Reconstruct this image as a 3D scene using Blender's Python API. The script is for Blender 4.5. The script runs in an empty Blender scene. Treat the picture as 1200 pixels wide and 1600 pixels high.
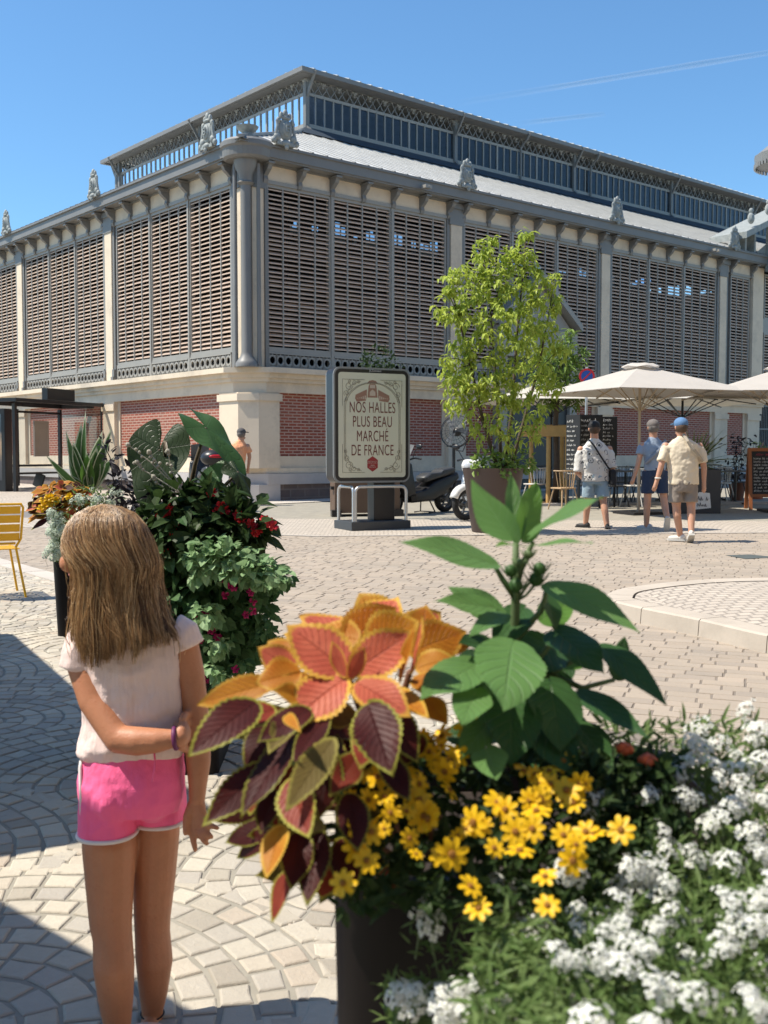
import bpy, bmesh, math, random
import numpy as np
from mathutils import Vector, Matrix, noise as mnoise
R = math.radians
random.seed(7); rng = np.random.default_rng(7)
S = bpy.context.scene; COL = S.collection

# ------------------------------------------------------------------ camera, sky, sun, exposure
F_PX, PITCH, HC, GS = 1664.0, R(3.16), 1.45, 0.0133
cam = bpy.data.cameras.new('camera'); camo = bpy.data.objects.new('camera', cam); COL.objects.link(camo)
cam.sensor_fit = 'VERTICAL'; cam.sensor_height = 36; cam.lens = F_PX / 1600 * 36
camo.location = (0, 0, HC); camo.rotation_euler = (R(90) - PITCH, 0, 0)
cam.clip_start = 0.05; cam.clip_end = 30000
cam.dof.use_dof = True; cam.dof.focus_distance = 7.0; cam.dof.aperture_fstop = 37.44 / 1000 / 0.0050
S.camera = camo
SUN_EL, SUN_AZ = R(58.5), R(-95)          # azimuth clockwise from +Y
sdir = Vector((math.sin(SUN_AZ) * math.cos(SUN_EL), math.cos(SUN_AZ) * math.cos(SUN_EL), math.sin(SUN_EL)))
W = bpy.data.worlds.new('World'); S.world = W; W.use_nodes = True
nt = W.node_tree; bg = nt.nodes['Background']; sky = nt.nodes.new('ShaderNodeTexSky')
sky.sky_type = 'NISHITA'; sky.sun_disc = False; sky.sun_elevation = SUN_EL; sky.sun_rotation = SUN_AZ
sky.air_density = 1.0; sky.dust_density = 0.4; sky.ozone_density = 2.0; sky.altitude = 200
tint = nt.nodes.new('ShaderNodeMix'); tint.data_type = 'RGBA'; tint.blend_type = 'MULTIPLY'; tint.inputs[0].default_value = 1
tint.inputs[7].default_value = (.72, 1.03, 1.19, 1)
nt.links.new(sky.outputs[0], tint.inputs[6]); nt.links.new(tint.outputs[2], bg.inputs[0]); bg.inputs[1].default_value = 0.112
sun = bpy.data.lights.new('sun', 'SUN'); suno = bpy.data.objects.new('sun', sun); COL.objects.link(suno)
sun.energy = 5.0; sun.angle = R(0.5); sun.color = (1.0, 0.925, 0.80)
suno.rotation_euler = sdir.to_track_quat('Z', 'Y').to_euler()
S.view_settings.view_transform = 'Standard'; S.view_settings.look = 'None'
S.view_settings.exposure = 0.52; S.view_settings.gamma = 1.0
S.render.engine = 'CYCLES'
S.cycles.max_bounces = 8; S.cycles.transparent_max_bounces = 16; S.cycles.use_denoising = True

# ------------------------------------------------------------------ helpers
def pray(x, y):
    cx = (x - 600) / F_PX; cy = -(y - 800) / F_PX
    return Vector((cx, math.cos(PITCH) + cy * math.sin(PITCH), -math.sin(PITCH) + cy * math.cos(PITCH)))
def at(x, y, D):
    d = pray(x, y); return Vector((0, 0, HC)) + d * (D / d.y)
def gz(x, y): return GS * min(y, 60)
def ground_at(x, y, h=0.0):
    d = pray(x, y); t = -(HC - h) / (d.z - GS * d.y); return Vector((0, 0, HC)) + d * t

class MB:
    def __init__(s): s.v = []; s.f = []; s.m = []
    def add(s, vs, fs, m=0, M=None):
        o = len(s.v)
        if M is not None: vs = [M @ Vector(v) for v in vs]
        s.v += [tuple(v) for v in vs]; s.f += [tuple(i + o for i in f) for f in fs]; s.m += [m] * len(fs); return s
    def box(s, x0, x1, y0, y1, z0, z1, m=0, M=None):
        v = [(x0,y0,z0),(x1,y0,z0),(x1,y1,z0),(x0,y1,z0),(x0,y0,z1),(x1,y0,z1),(x1,y1,z1),(x0,y1,z1)]
        return s.add(v, [(0,3,2,1),(4,5,6,7),(0,1,5,4),(1,2,6,5),(2,3,7,6),(3,0,4,7)], m, M)
    def cbox(s, c, d, m=0, M=None):
        return s.box(c[0]-d[0]/2,c[0]+d[0]/2,c[1]-d[1]/2,c[1]+d[1]/2,c[2]-d[2]/2,c[2]+d[2]/2,m,M)
    def bar(s, a, b, w, h=None, up=(0,0,1), m=0):
        a = Vector(a); b = Vector(b); d = (b-a); L = d.length
        if L < 1e-6: return s
        d /= L; u = Vector(up)
        if abs(d.dot(u)) > .98: u = Vector((1,0,0))
        sx = d.cross(u).normalized(); sz = sx.cross(d); h = h or w
        M = Matrix(((sx.x,d.x,sz.x,a.x),(sx.y,d.y,sz.y,a.y),(sx.z,d.z,sz.z,a.z),(0,0,0,1)))
        return s.box(-w/2,w/2,0,L,-h/2,h/2,m,M)
    def prism(s, pts, z0, z1, m=0, M=None):
        n = len(pts); v = [(p[0],p[1],z0) for p in pts] + [(p[0],p[1],z1) for p in pts]
        f = [tuple(range(n))[::-1], tuple(range(n,2*n))] + [(i,(i+1)%n,n+(i+1)%n,n+i) for i in range(n)]
        return s.add(v, f, m, M)
    def tube(s, pts, rad, n=8, m=0, cap=True, M=None):
        pts = [Vector(p) for p in pts]; k = len(pts)
        rad = [rad]*k if not hasattr(rad, '__len__') else rad
        vs = []; fs = []; ref = None
        for i, p in enumerate(pts):
            d = (pts[min(i+1,k-1)] - pts[max(i-1,0)]); d = d.normalized() if d.length > 1e-9 else Vector((0,0,1))
            if ref is None:
                ref = Vector((1,0,0)) if abs(d.x) < .9 else Vector((0,1,0))
            a = (ref - d*ref.dot(d)); a = a.normalized() if a.length > 1e-6 else d.orthogonal().normalized()
            b = d.cross(a); ref = a
            for j in range(n):
                t = 2*math.pi*j/n; vs.append(p + (a*math.cos(t)+b*math.sin(t))*rad[i])
        for i in range(k-1):
            for j in range(n): fs.append((i*n+j, i*n+(j+1)%n, (i+1)*n+(j+1)%n, (i+1)*n+j))
        if cap: fs += [tuple(range(n))[::-1], tuple((k-1)*n+j for j in range(n))]
        return s.add(vs, fs, m, M)
    def lathe(s, prof, n=24, c=(0,0,0), m=0, cap=True, M=None):
        vs = []; fs = []; k = len(prof)
        for r, z in prof:
            for j in range(n):
                t = 2*math.pi*j/n; vs.append((c[0]+r*math.cos(t), c[1]+r*math.sin(t), c[2]+z))
        for i in range(k-1):
            for j in range(n): fs.append((i*n+j, i*n+(j+1)%n, (i+1)*n+(j+1)%n, (i+1)*n+j))
        if cap: fs += [tuple(range(n))[::-1], tuple((k-1)*n+j for j in range(n))]
        return s.add(vs, fs, m, M)
    def ell(s, c, r, n=12, k=8, m=0, M=None):
        if not hasattr(r, '__len__'): r = (r,r,r)
        vs = [(c[0],c[1],c[2]-r[2])]; fs = []
        for i in range(1,k):
            ph = -math.pi/2 + math.pi*i/k
            for j in range(n):
                t = 2*math.pi*j/n
                vs.append((c[0]+r[0]*math.cos(ph)*math.cos(t), c[1]+r[1]*math.cos(ph)*math.sin(t), c[2]+r[2]*math.sin(ph)))
        vs.append((c[0],c[1],c[2]+r[2])); e = len(vs)-1
        for j in range(n): fs.append((0, 1+(j+1)%n, 1+j)); fs.append((e, 1+(k-2)*n+j, 1+(k-2)*n+(j+1)%n))
        for i in range(k-2):
            for j in range(n): fs.append((1+i*n+j, 1+i*n+(j+1)%n, 1+(i+1)*n+(j+1)%n, 1+(i+1)*n+j))
        return s.add(vs, fs, m, M)
    def cone(s, a, b, ra, rb, n=14, k=6, m=0):
        """tapered capsule from a to b with round ends"""
        a = Vector(a); b = Vector(b); d = (b-a).normalized(); pts = []; rad = []
        for i in range(k): t = math.pi/2*(1 - i/k); pts.append(a - d*ra*math.sin(t)); rad.append(max(ra*math.cos(t), 1e-4))
        pts.append(a); rad.append(ra); pts.append(b); rad.append(rb)
        for i in range(1,k+1): t = math.pi/2*i/k; pts.append(b + d*rb*math.sin(t)); rad.append(max(rb*math.cos(t), 1e-4))
        return s.tube(pts, rad, n, m)
    def build(s, name, mats, parent=None, smooth=False, recalc=False, bevel=0, label=None):
        me = bpy.data.meshes.new(name); me.from_pydata(s.v, [], s.f)
        mats = mats if isinstance(mats, (list, tuple)) else [mats]
        for mt in mats: me.materials.append(mt)
        if len(mats) > 1: me.polygons.foreach_set('material_index', s.m)
        if recalc:
            b = bmesh.new(); b.from_mesh(me); bmesh.ops.recalc_face_normals(b, faces=b.faces); b.to_mesh(me); b.free()
        if smooth: me.polygons.foreach_set('use_smooth', [True]*len(me.polygons))
        me.update()
        o = bpy.data.objects.new(name, me); COL.objects.link(o)
        if parent: o.parent = parent
        if bevel:
            bv = o.modifiers.new('bevel','BEVEL'); bv.width = bevel; bv.segments = 2; bv.limit_method = 'ANGLE'
        if smooth == 'auto':
            es = o.modifiers.new('es','EDGE_SPLIT'); es.split_angle = R(40)
        if label: o['label'] = label
        return o

def thing(name, label, cat, loc=(0,0,0), rz=0, group=None):
    o = bpy.data.objects.new(name, None); COL.objects.link(o); o.location = loc; o.rotation_euler = (0,0,rz)
    o.empty_display_size = .1; o['label'] = label; o['category'] = cat
    if group: o['group'] = group
    return o
def tag(o, label, cat, group=None):
    o['label'] = label; o['category'] = cat
    if group: o['group'] = group
    return o
def struct(o, kind='structure'): o['kind'] = kind; return o
def copy_tree(o, parent=None):
    c = o.copy(); COL.objects.link(c)
    if parent: c.parent = parent
    for ch in list(o.children): copy_tree(ch, c)
    return c

class NT:
    """tiny node-tree writer"""
    def __init__(s, mat): s.t = mat.node_tree; s.n = s.t.nodes
    def __call__(s, typ, **kw):
        n = s.n.new(typ)
        for k, v in kw.items():
            if k.startswith('i_'): n.inputs[int(k[2:]) if k[2:].isdigit() else k[2:].replace('_',' ')].default_value = v
            else: setattr(n, k, v)
        return n
    def link(s, a, b): s.t.links.new(a, b)
    def math(s, op, a, b=None, c=None):
        n = s.n.new('ShaderNodeMath'); n.operation = op
        for i, x in enumerate((a,b,c)):
            if x is None: continue
            if isinstance(x, (int,float)): n.inputs[i].default_value = x
            else: s.link(x, n.inputs[i])
        return n.outputs[0]
    def mix(s, fac, a, b, blend='MIX'):
        n = s.n.new('ShaderNodeMix'); n.data_type = 'RGBA'; n.blend_type = blend
        for i, x in ((0,fac),(6,a),(7,b)):
            if isinstance(x, (int,float)): n.inputs[i].default_value = x
            elif isinstance(x, (tuple,list)): n.inputs[i].default_value = (*x[:3],1)
            else: s.link(x, n.inputs[i])
        return n.outputs[2]
    def ramp(s, fac, stops):
        n = s.n.new('ShaderNodeValToRGB'); e = n.color_ramp.elements
        while len(e) < len(stops): e.new(.5)
        for i, (p, c) in enumerate(stops): e[i].position = p; e[i].color = (*c[:3],1) if hasattr(c,'__len__') else (c,c,c,1)
        s.link(fac, n.inputs[0]); return n.outputs[0]
    def noise(s, scale, detail=4, rough=.55, vec=None, dim='3D'):
        n = s.n.new('ShaderNodeTexNoise'); n.inputs['Scale'].default_value = scale; n.inputs['Detail'].default_value = detail
        n.inputs['Roughness'].default_value = rough
        s.link(vec if vec is not None else s.coord(), n.inputs['Vector']); return n.outputs[0]
    def coord(s):
        if not hasattr(s, '_c'): s._c = s.n.new('ShaderNodeTexCoord')
        return s._c.outputs['Object']
    def scaled(s, v):
        n = s.n.new('ShaderNodeMapping'); n.inputs['Scale'].default_value = v; s.link(s.coord(), n.inputs[0]); return n.outputs[0]
    def bump(s, h, strength=.3, dist=.01):
        n = s.n.new('ShaderNodeBump'); n.inputs['Strength'].default_value = strength; n.inputs['Distance'].default_value = dist
        s.link(h, n.inputs['Height']); return n.outputs[0]
    def attr(s, name):
        n = s.n.new('ShaderNodeAttribute'); n.attribute_name = name; return n
def newmat(name):
    m = bpy.data.materials.new(name); m.use_nodes = True; n = NT(m); b = m.node_tree.nodes['Principled BSDF']; return m, n, b
def pm(name, col, rough=.6, var=.18, scale=3, bump=.15, bscale=60, metal=0, spec=.4, dist=.004, stain=None, sheen=0, transl=0):
    """procedural material: base colour broken by two noises, fine bump"""
    m, n, b = newmat(name)
    f = n.noise(scale, 5, .6); f2 = n.noise(scale*9, 3)
    c = n.mix(f, [max(0,x*(1-var*1.4)) for x in col], [min(1,x*(1+var*1.4)) for x in col])
    c = n.mix(n.math('MULTIPLY', n.math('SUBTRACT', f2, .35), var*1.2), c, [x*.55 for x in col])
    if stain:
        g = n.ramp(n.noise(scale*.7, 6, .7), [(.5,(0,0,0)),(.72,(1,1,1))]); c = n.mix(n.math('MULTIPLY', g, .6), c, stain)
    n.link(c, b.inputs['Base Color'])
    b.inputs['Roughness'].default_value = rough; b.inputs['Metallic'].default_value = metal
    b.inputs['Specular IOR Level'].default_value = spec
    if sheen: b.inputs['Sheen Weight'].default_value = sheen
    if bump: n.link(n.bump(n.noise(bscale, 4), bump, dist), b.inputs['Normal'])
    if transl:
        out = n.n['Material Output']; tr = n('ShaderNodeBsdfTranslucent'); n.link(c, tr.inputs[0])
        mx = n('ShaderNodeMixShader', i_0=transl); n.link(b.outputs[0], mx.inputs[1]); n.link(tr.outputs[0], mx.inputs[2]); n.link(mx.outputs[0], out.inputs[0])
    return m
# ------------------------------------------------------------------ the market hall
CORN = at(388, 770, 24.5); CORN.z = 0
YAW = math.atan2(0.6468, 0.7627)
M_stone = pm('limestone', (.70,.59,.45), .85, .10, 1.2, .25, 25, stain=(.36,.31,.25))
M_stone2 = pm('pale_stone_frieze', (.70,.59,.46), .85,.08, 1.0, .15, 25)
M_granite = pm('grey_plinth_stone', (.46,.43,.41), .85, .15, 2, .3, 30)
M_iron = pm('grey_painted_iron', (.19,.185,.175), .5, .12, 2, .08, 40, spec=.5)
M_ironL = pm('light_grey_iron', (.30,.285,.255), .5, .10, 2, .06, 40, spec=.5)
M_orn = pm('weathered_zinc_ornament', (.27,.29,.28), .6, .3, 9, .3, 60, stain=(.42,.42,.38))
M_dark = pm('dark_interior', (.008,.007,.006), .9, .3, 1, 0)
# terracotta slats
M_slat, n, b = newmat('terracotta_slat')
c = n.mix(n.noise(2.2,5,.7), (.46,.33,.24), (.78,.62,.50)); c = n.mix(n.math('MULTIPLY', n.noise(24,3), .4), c, (.42,.28,.20))
n.link(c, b.inputs['Base Color']); b.inputs['Roughness'].default_value = .8
def brickmat(name, c1, c2, mort, bw=.23, bh=.068, ms=.011):
    m, n, b = newmat(name)
    sp = n('ShaderNodeSeparateXYZ'); n.link(n.coord(), sp.inputs[0]); cb = n('ShaderNodeCombineXYZ')
    n.link(n.math('ADD', sp.outputs[0], sp.outputs[1]), cb.inputs[0]); n.link(sp.outputs[2], cb.inputs[1])
    br = n('ShaderNodeTexBrick'); n.link(cb.outputs[0], br.inputs['Vector'])
    br.inputs['Color1'].default_value = (*c1,1); br.inputs['Color2'].default_value = (*c2,1); br.inputs['Mortar'].default_value = (*mort,1)
    br.inputs['Scale'].default_value = 1; br.inputs['Brick Width'].default_value = bw; br.inputs['Row Height'].default_value = bh
    br.inputs['Mortar Size'].default_value = ms; br.inputs['Bias'].default_value = -.1
    dirt = n.noise(1.1, 6, .7); c = n.mix(n.math('MULTIPLY', n.ramp(dirt, [(.46,0),(.8,1)]), .4), br.outputs[0], (.42,.27,.20))
    c = n.mix(n.math('MULTIPLY', n.noise(35,3), .35), c, (.13,.05,.035))
    n.link(c, b.inputs['Base Color']); b.inputs['Roughness'].default_value = .85
    n.link(n.bump(n.math('SUBTRACT', 1, br.outputs['Fac']), .6, .01), b.inputs['Normal']); return m
M_brick = brickmat('red_brick', (.36,.075,.04), (.22,.045,.025), (.52,.36,.29), .24, .072, .014)
M_rubble = brickmat('rubble_footing', (.16,.13,.12), (.10,.085,.08), (.2,.17,.15), .42, .2, .02)
# zinc roof, glass
M_zincD = pm('dark_roof_seam', (.30,.30,.29), .6, .25, 2, .1)
M_zinc = pm('zinc_roof', (.68,.67,.63), .55, .2, 1.5, .12, 20, metal=.15, stain=(.33,.33,.32))
def glassmat(name, tint, refl=(.9,.95,1)):
    m, n, b = newmat(name); out = n.n['Material Output']; n.n.remove(b)
    t = n('ShaderNodeBsdfTransparent'); t.inputs[0].default_value = (*tint,1)
    g = n('ShaderNodeBsdfGlossy'); g.inputs[0].default_value = (*refl,1); g.inputs['Roughness'].default_value = .03
    fr = n('ShaderNodeFresnel', i_0=1.5); mx = n('ShaderNodeMixShader')
    n.link(fr.outputs[0], mx.inputs[0]); n.link(t.outputs[0], mx.inputs[1]); n.link(g.outputs[0], mx.inputs[2]); n.link(mx.outputs[0], out.inputs[0]); return m
M_glassB = glassmat('blue_tinted_glass', (.56,.70,.95)); M_glassC = glassmat('clear_glass', (.66,.73,.82))

hall = thing('market_hall', 'long brick and stone covered market hall with terracotta louvre panels and glazed clerestory', 'market hall', CORN, YAW)
class FB(MB):
    """box writer in facade coordinates: face 0 = right facade, 1 = left facade; u along, d outward, z up"""
    def fb(s, face, u0, u1, d0, d1, z0, z1, m=0):
        if face == 0: return s.box(u0,u1,-d1,-d0,z0,z1,m)
        return s.box(-d1,-d0,u0,u1,z0,z1,m)
    def pt(s, face, u, d, z): return (u,-d,z) if face == 0 else (-d,u,z)
def fpt(face, u, d, z): return (u,-d,z) if face == 0 else (-d,u,z)
HX, HY = 44.0, 25.2
PIL = {0: [6.58,12.92,19.35], 1: [6.87,13.2,19.5]}
END = {0: 21.9, 1: HY}
BAYS = {0: [(.52,6.28),(6.88,12.62),(13.22,19.02),(19.86,21.12)], 1: [(.62,6.52),(7.22,12.85),(13.55,19.1),(19.8,24.9)]}
BRK = {0: [(.8,6.13),(7.02,12.4),(13.4,18.75),(19.82,20.82)], 1: [(1.04,6.4),(7.38,12.7),(13.7,19),(20,24.7)]}
def corner_band(mb, d, z0, z1, c=.45, m=0, k=.5):
    L0, L1 = END[0], END[1]
    mb.prism([(L0,-d),(c,-d),(-d,c),(-d,L1),(k,L1),(k,k),(L0,k)], z0, z1, m)
# --- base: stone frame round the brick panels
st = FB()
for d, z0, z1 in ((.10,2.86,3.10),(.17,3.10,3.19),(.24,3.19,3.30),(.36,3.30,3.42)): corner_band(st, d, z0, z1)
corner_band(st, .09, .98, 1.10); corner_band(st, .0, 1.10, 1.38, .3)
for f in (0,1):
    e = [(0,)] ; ed = BRK[f]
    edges = [(.0 if i == 0 else ed[i-1][1], ed[i][0]) for i in range(len(ed))] + [(ed[-1][1], END[f])]
    for i, (a, c2) in enumerate(edges):
        if i == 0: continue
        st.fb(f, a, c2, -.3, .0, 1.38, 2.86)
        st.fb(f, a+.14, c2-.16, 0, .1, .98, 2.86)
        st.fb(f, a+.10, c2-.12, .1, .14, 2.62, 2.80)
st.prism([(.8,-.12),(.22,-.12),(-.12,.22),(-.12,1.04),(.5,1.04),(.5,.5),(.8,.5)], 1.10, 2.855)
st.prism([(.86,-.16),(.2,-.16),(-.16,.2),(-.16,1.08),(.5,1.08),(.5,.5),(.86,.5)], 2.66, 2.82)
# blind wall blocks above the window head and flanking stone jambs
for f in (0,1):
    st.fb(f, .28, END[f], -.3, -.0, 7.72, 8.06)
st.build('stone_base', M_stone, hall)
gr = FB(); corner_band(gr, .15, .72, .975); gr.build('plinth_band', M_granite, hall)
ft = FB(); corner_band(ft, .08, .1, .718); ft.prism([(.8,-.14),(.2,-.14),(-.14,.2),(-.14,1.04),(.5,1.04),(.5,.5),(.8,.5)], .1, .719, 1)
ft.build('footing', [M_rubble, M_granite], hall)
for f in (0,1):
    for a, c2 in BRK[f]:
        mb = FB(); mb.fb(f, a-.02, c2+.02, -.35, -.035, 1.375, 2.865); mb.build('brick_panel', M_brick, hall)
# --- pilasters, corner jambs
for f in (0,1):
    for i, p in enumerate(PIL[f]):
        mb = FB(); mb.fb(f, p-.2, p+.2, -.25, .06, 3.42, 7.5); mb.fb(f, p-.27, p+.27, -.25, .04, 3.421, 3.62); mb.build('pilaster', M_stone, hall)
        ir = FB()
        for sgn in (-1,1):
            ir.fb(f, p+sgn*.27-.05, p+sgn*.27+.05, -.2, .03, 3.425, 7.72)
            ir.fb(f, p+sgn*.27-.07, p+sgn*.27+.07, 0, .13, 3.43, 3.55); ir.fb(f, p+sgn*.27-.06, p+sgn*.27+.06, 0, .09, 3.55, 3.75)
        ir.fb(f, p-.26, p+.26, -.2, .08, 7.5, 8.05)
        ir.fb(f, p-.33, p+.33, -.2, .12, 7.92, 8.06)
        ir.build('pilaster_cap', M_iron, hall)
for q in ((0,.14,.46,-.3,.02,3.42,7.6),(1,.14,.52,-.3,.02,3.42,7.6),(0,21.2,21.9,-.3,.08,3.42,8.06)): mb = FB(); mb.fb(*q); mb.build('corner_jamb', M_stone, hall)
cc = MB(); cc.lathe([(.26,3.42),(.26,3.5),(.22,3.56),(.15,3.66),(.125,3.75),(.12,7.2),(.125,7.5),(.2,7.56),(.16,7.6),(.17,7.75),(.24,7.9),(.27,8.02),(.27,8.08)], 24, (.0,.02,0))
cc.lathe([(.06,3.45),(.05,3.7),(.045,8.0)], 10, (-.16,.22,0)); cc.lathe([(.06,3.45),(.05,3.7),(.045,8.0)], 10, (.22,-.16,0))
cc.build('corner_column', M_iron, hall, smooth='auto')
mb = FB()
for f in (0,1): mb.fb(f,.12,.55,-.2,.05,7.5,8.06); mb.fb(f,.47,.57,-.2,.05,3.43,7.5)
mb.build('corner_cap', M_iron, hall)
# --- brackets under the gutter (each its own part)
def bracket(f, u):
    mb = FB(); prof = [(0,7.62),(.06,7.64),(.09,7.72),(.07,7.8),(.14,7.86),(.22,7.92),(.26,8.0),(.3,8.03),(.3,8.07),(0,8.07)]
    for s0, s1 in ((-.055,.055),):
        v = [fpt(f,u+s0,d,z) for d,z in prof] + [fpt(f,u+s1,d,z) for d,z in prof]; k = len(prof)
        mb.add(v, [tuple(range(k)), tuple(range(k,2*k))[::-1]] + [(i,(i+1)%k,k+(i+1)%k,k+i) for i in range(k)])
    mb.fb(f, u-.085, u+.085, 0, .33, 8.03, 8.072)
    return mb.build('bracket', M_iron, hall, recalc=True)
for f in (0,1):
    for a, c2 in BAYS[f]:
        w = c2-a; nb = 6 if w > 3 else 1
        for i in range(nb+1): bracket(f, a - .03 + (w+.06)*i/nb)
# --- gutter cornice
gut = FB()
for d, z0, z1 in ((.06,8.06,8.10),(.34,8.10,8.14),(.38,8.14,8.36),(.43,8.36,8.41)): corner_band(gut, d, z0, z1, .3)
gut.lathe([(.5,8.07),(.56,8.12),(.58,8.3),(.62,8.34),(.62,8.44),(.56,8.5),(.3,8.56)], 32, (.12,.12,0))
gut.build('gutter_cornice', M_iron, hall)
# --- louvre panels
def louvre(f, a, c2, z0, z1, det=True):
    fr = FB(); t = .05
    fr.fb(f,a,a+t,-.12,.0,z0,z1); fr.fb(f,c2-t,c2,-.12,.0,z0,z1); fr.fb(f,a+t,c2-t,-.12,-.001,z1-.07,z1); fr.fb(f,a+t,c2-t,-.12,-.001,z0,z0+.06)
    fo = fr.build('louvre_panel', M_ironL, hall)
    sl = FB(); h = z1-z0-.13; ns = int(round(h/.104)); dep = .118; an = R(27); ca, sa = math.cos(an)*dep, math.sin(an)*dep; th = .027
    for i in range(ns):
        z = z0 + .075 + h*(i+.25)/ns; z += rng.uniform(-.004,.004); tl = rng.uniform(-.012,.012)
        pr = [(-.02, z),(-.02, z+th),(-.02-ca, z+sa+th+tl),(-.02-ca, z+sa+tl)]
        v = [fpt(f,a+t,d,zz) for d,zz in pr] + [fpt(f,c2-t,d,zz) for d,zz in pr]
        sl.add(v, [(0,1,2,3),(4,7,6,5),(0,4,5,1),(1,5,6,2),(2,6,7,3),(3,7,4,0)], 0)
    nbar = 4 if c2-a > 1.3 else 3
    for i in range(1,nbar):
        u = a + (c2-a)*i/nbar; sl.fb(f,u-.016,u+.016,-.045,-.005,z0+.06,z1-.07,1)
    sl.build('slats', [M_slat, M_ironL], fo, recalc=True)
def frieze(f, a, c2):
    mb = FB(); z0, z1 = 3.43, 3.80
    mb.fb(f,a,c2,-.03,.03,z0,z0+.04); mb.fb(f,a,c2,-.03,.03,z1-.04,z1); mb.fb(f,a,c2,-.02,.0,z0+.045,z0+.07)
    k = max(3, int(round((c2-a)/.235))); w = (c2-a)/k; zc = (z0+z1)/2
    for i in range(k):
        u = a + w*(i+.5)
        for rr, wd in ((.105,.022),):
            N = 14; vs = []; fs = []
            for j in range(N):
                t = 2*math.pi*j/N
                for r2 in (rr-wd, rr+wd):
                    for d in (-.015,.02): vs.append(fpt(f, u+r2*math.cos(t)*.92, d, zc+r2*math.sin(t)))
            for j in range(N):
                p = 4*j; q = 4*((j+1)%N); fs += [(p,p+2,q+2,q),(p+1,q+1,q+3,p+3),(p,q,q+1,p+1),(p+2,p+3,q+3,q+2)]
            mb.add(vs, fs)
        for s in (-1,1):
            mb.fb(f,u-.012,u+.012,-.012,.015,zc+s*.14-.035,zc+s*.14+.035)
            mb.fb(f,u+s*w/2-.018,u+s*w/2+.018,-.012,.022,z0+.04,z1-.04)
            mb.fb(f,u+s*w/2*.72-.03,u+s*w/2*.72+.03,-.012,.012,z0+.06,z0+.1); mb.fb(f,u+s*w/2*.72-.03,u+s*w/2*.72+.03,-.012,.012,z1-.1,z1-.06)
    mb.build('iron_frieze', M_ironL, hall, recalc=True)
for f in (0,1):
    for bi, (a, c2) in enumerate(BAYS[f]):
        k = 3 if c2-a > 3 else 1; w = (c2-a)/k
        for i in range(k):
            u0, u1 = a+w*i+.03, a+w*(i+1)-.03
            louvre(f, u0, u1, 3.86, 7.64); frieze(f, u0+.02, u1-.02)
        mb = FB(); mb.fb(f,a,c2,-.15,.035,7.64,7.72); mb.fb(f,a,c2,-.12,.01,3.80,3.86)
        for i in range(1,k): mb.fb(f,a+w*i-.035,a+w*i+.035,-.15,.03,3.43,7.64)
        mb.build('bay_frame', M_ironL, hall)
# unseen dark boards added to block the sky, ragged gaps left near the top
mb = FB(); rs = random.Random(8); u = 1.0
while u < HX-1:
    w = rs.uniform(.10,.28); z1 = 6.8 + (rs.uniform(.0,.35) if rs.random() < .55 else .8); z2 = 7.6 - rs.uniform(0,.3)
    mb.fb(0,u,u+w,-2.05,-2.0,6.8,z1)
    if z1 < z2: mb.fb(0,u,u+w,-2.05,-2.0,z2,7.6)
    u += w
mb.fb(0,1.0,HX-1,-2.06,-1.99,4.5,6.8); mb.fb(0,1.0,HX-1,-2.06,-1.99,7.6,8.6); mb.fb(1,1.2,HY-1,-2.06,-1.99,4.5,7.75); mb.fb(1,3.5,HY-1,-2.05,-2.0,7.75,8.6); mb.build('sky_block_boards', M_dark, hall)
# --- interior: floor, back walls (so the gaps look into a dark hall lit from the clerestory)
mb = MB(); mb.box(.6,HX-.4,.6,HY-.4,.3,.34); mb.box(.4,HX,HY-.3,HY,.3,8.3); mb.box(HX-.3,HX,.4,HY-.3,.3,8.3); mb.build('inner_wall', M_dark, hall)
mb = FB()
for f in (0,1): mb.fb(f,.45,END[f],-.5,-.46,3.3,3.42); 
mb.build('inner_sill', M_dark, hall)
# --- lower roof with standing seams, hip at the corner
SB, ZB, ZE = 6.25, 11.30, 8.42
SBx=6.25
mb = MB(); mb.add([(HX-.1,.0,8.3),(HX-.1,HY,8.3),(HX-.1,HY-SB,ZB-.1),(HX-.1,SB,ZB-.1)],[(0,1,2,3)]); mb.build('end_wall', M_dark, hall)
def lowroof():
    mb = MB(); e = -.42; xi, yi = HX, HY+.42; s2 = SB
    v = [(e,e,ZE),(xi,e,ZE),(xi,s2,ZB),(s2,s2,ZB),(s2,HY-s2,ZB),(e,yi,ZE),(xi,yi,ZE),(xi,HY-s2,ZB)]
    mb.add(v, [(0,1,2,3),(0,3,4,5),(5,4,7,6)])
    lo = [(p[0],p[1],p[2]-.06) for p in v]; mb.add(lo, [(0,1,2,3),(0,3,4,5),(5,4,7,6)])
    sl = (ZB-ZE)/(s2-e); nr = MB
    def rib(p, q, h=.022, w=.045, m=0): mb.bar(Vector(p)+Vector((0,0,h/2)), Vector(q)+Vector((0,0,h/2)), w, h, m=m)
    nf0 = len(mb.f); x = -.1
    while x < HX-.5:
        y1 = min(x, s2) if x > 0 else 0
        if x > .2: rib((x,e,ZE),(x,y1,ZE+sl*(y1-e)))
        x += .42
    y = .2
    while y < HY+.2:
        x1 = min(y, s2) if y < HY/2 else min(HY-y, s2)
        if x1 > .1: rib((e,y,ZE),(x1,y,ZE+sl*(x1-e)))
        y += .36
    rib((e,e,ZE),(s2,s2,ZB),.07,.12); mb.m = [0]*nf0+[1]*(len(mb.f)-nf0)
    return mb.build('lower_roof', [M_zinc, M_zincD], hall)
lowroof()
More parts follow.
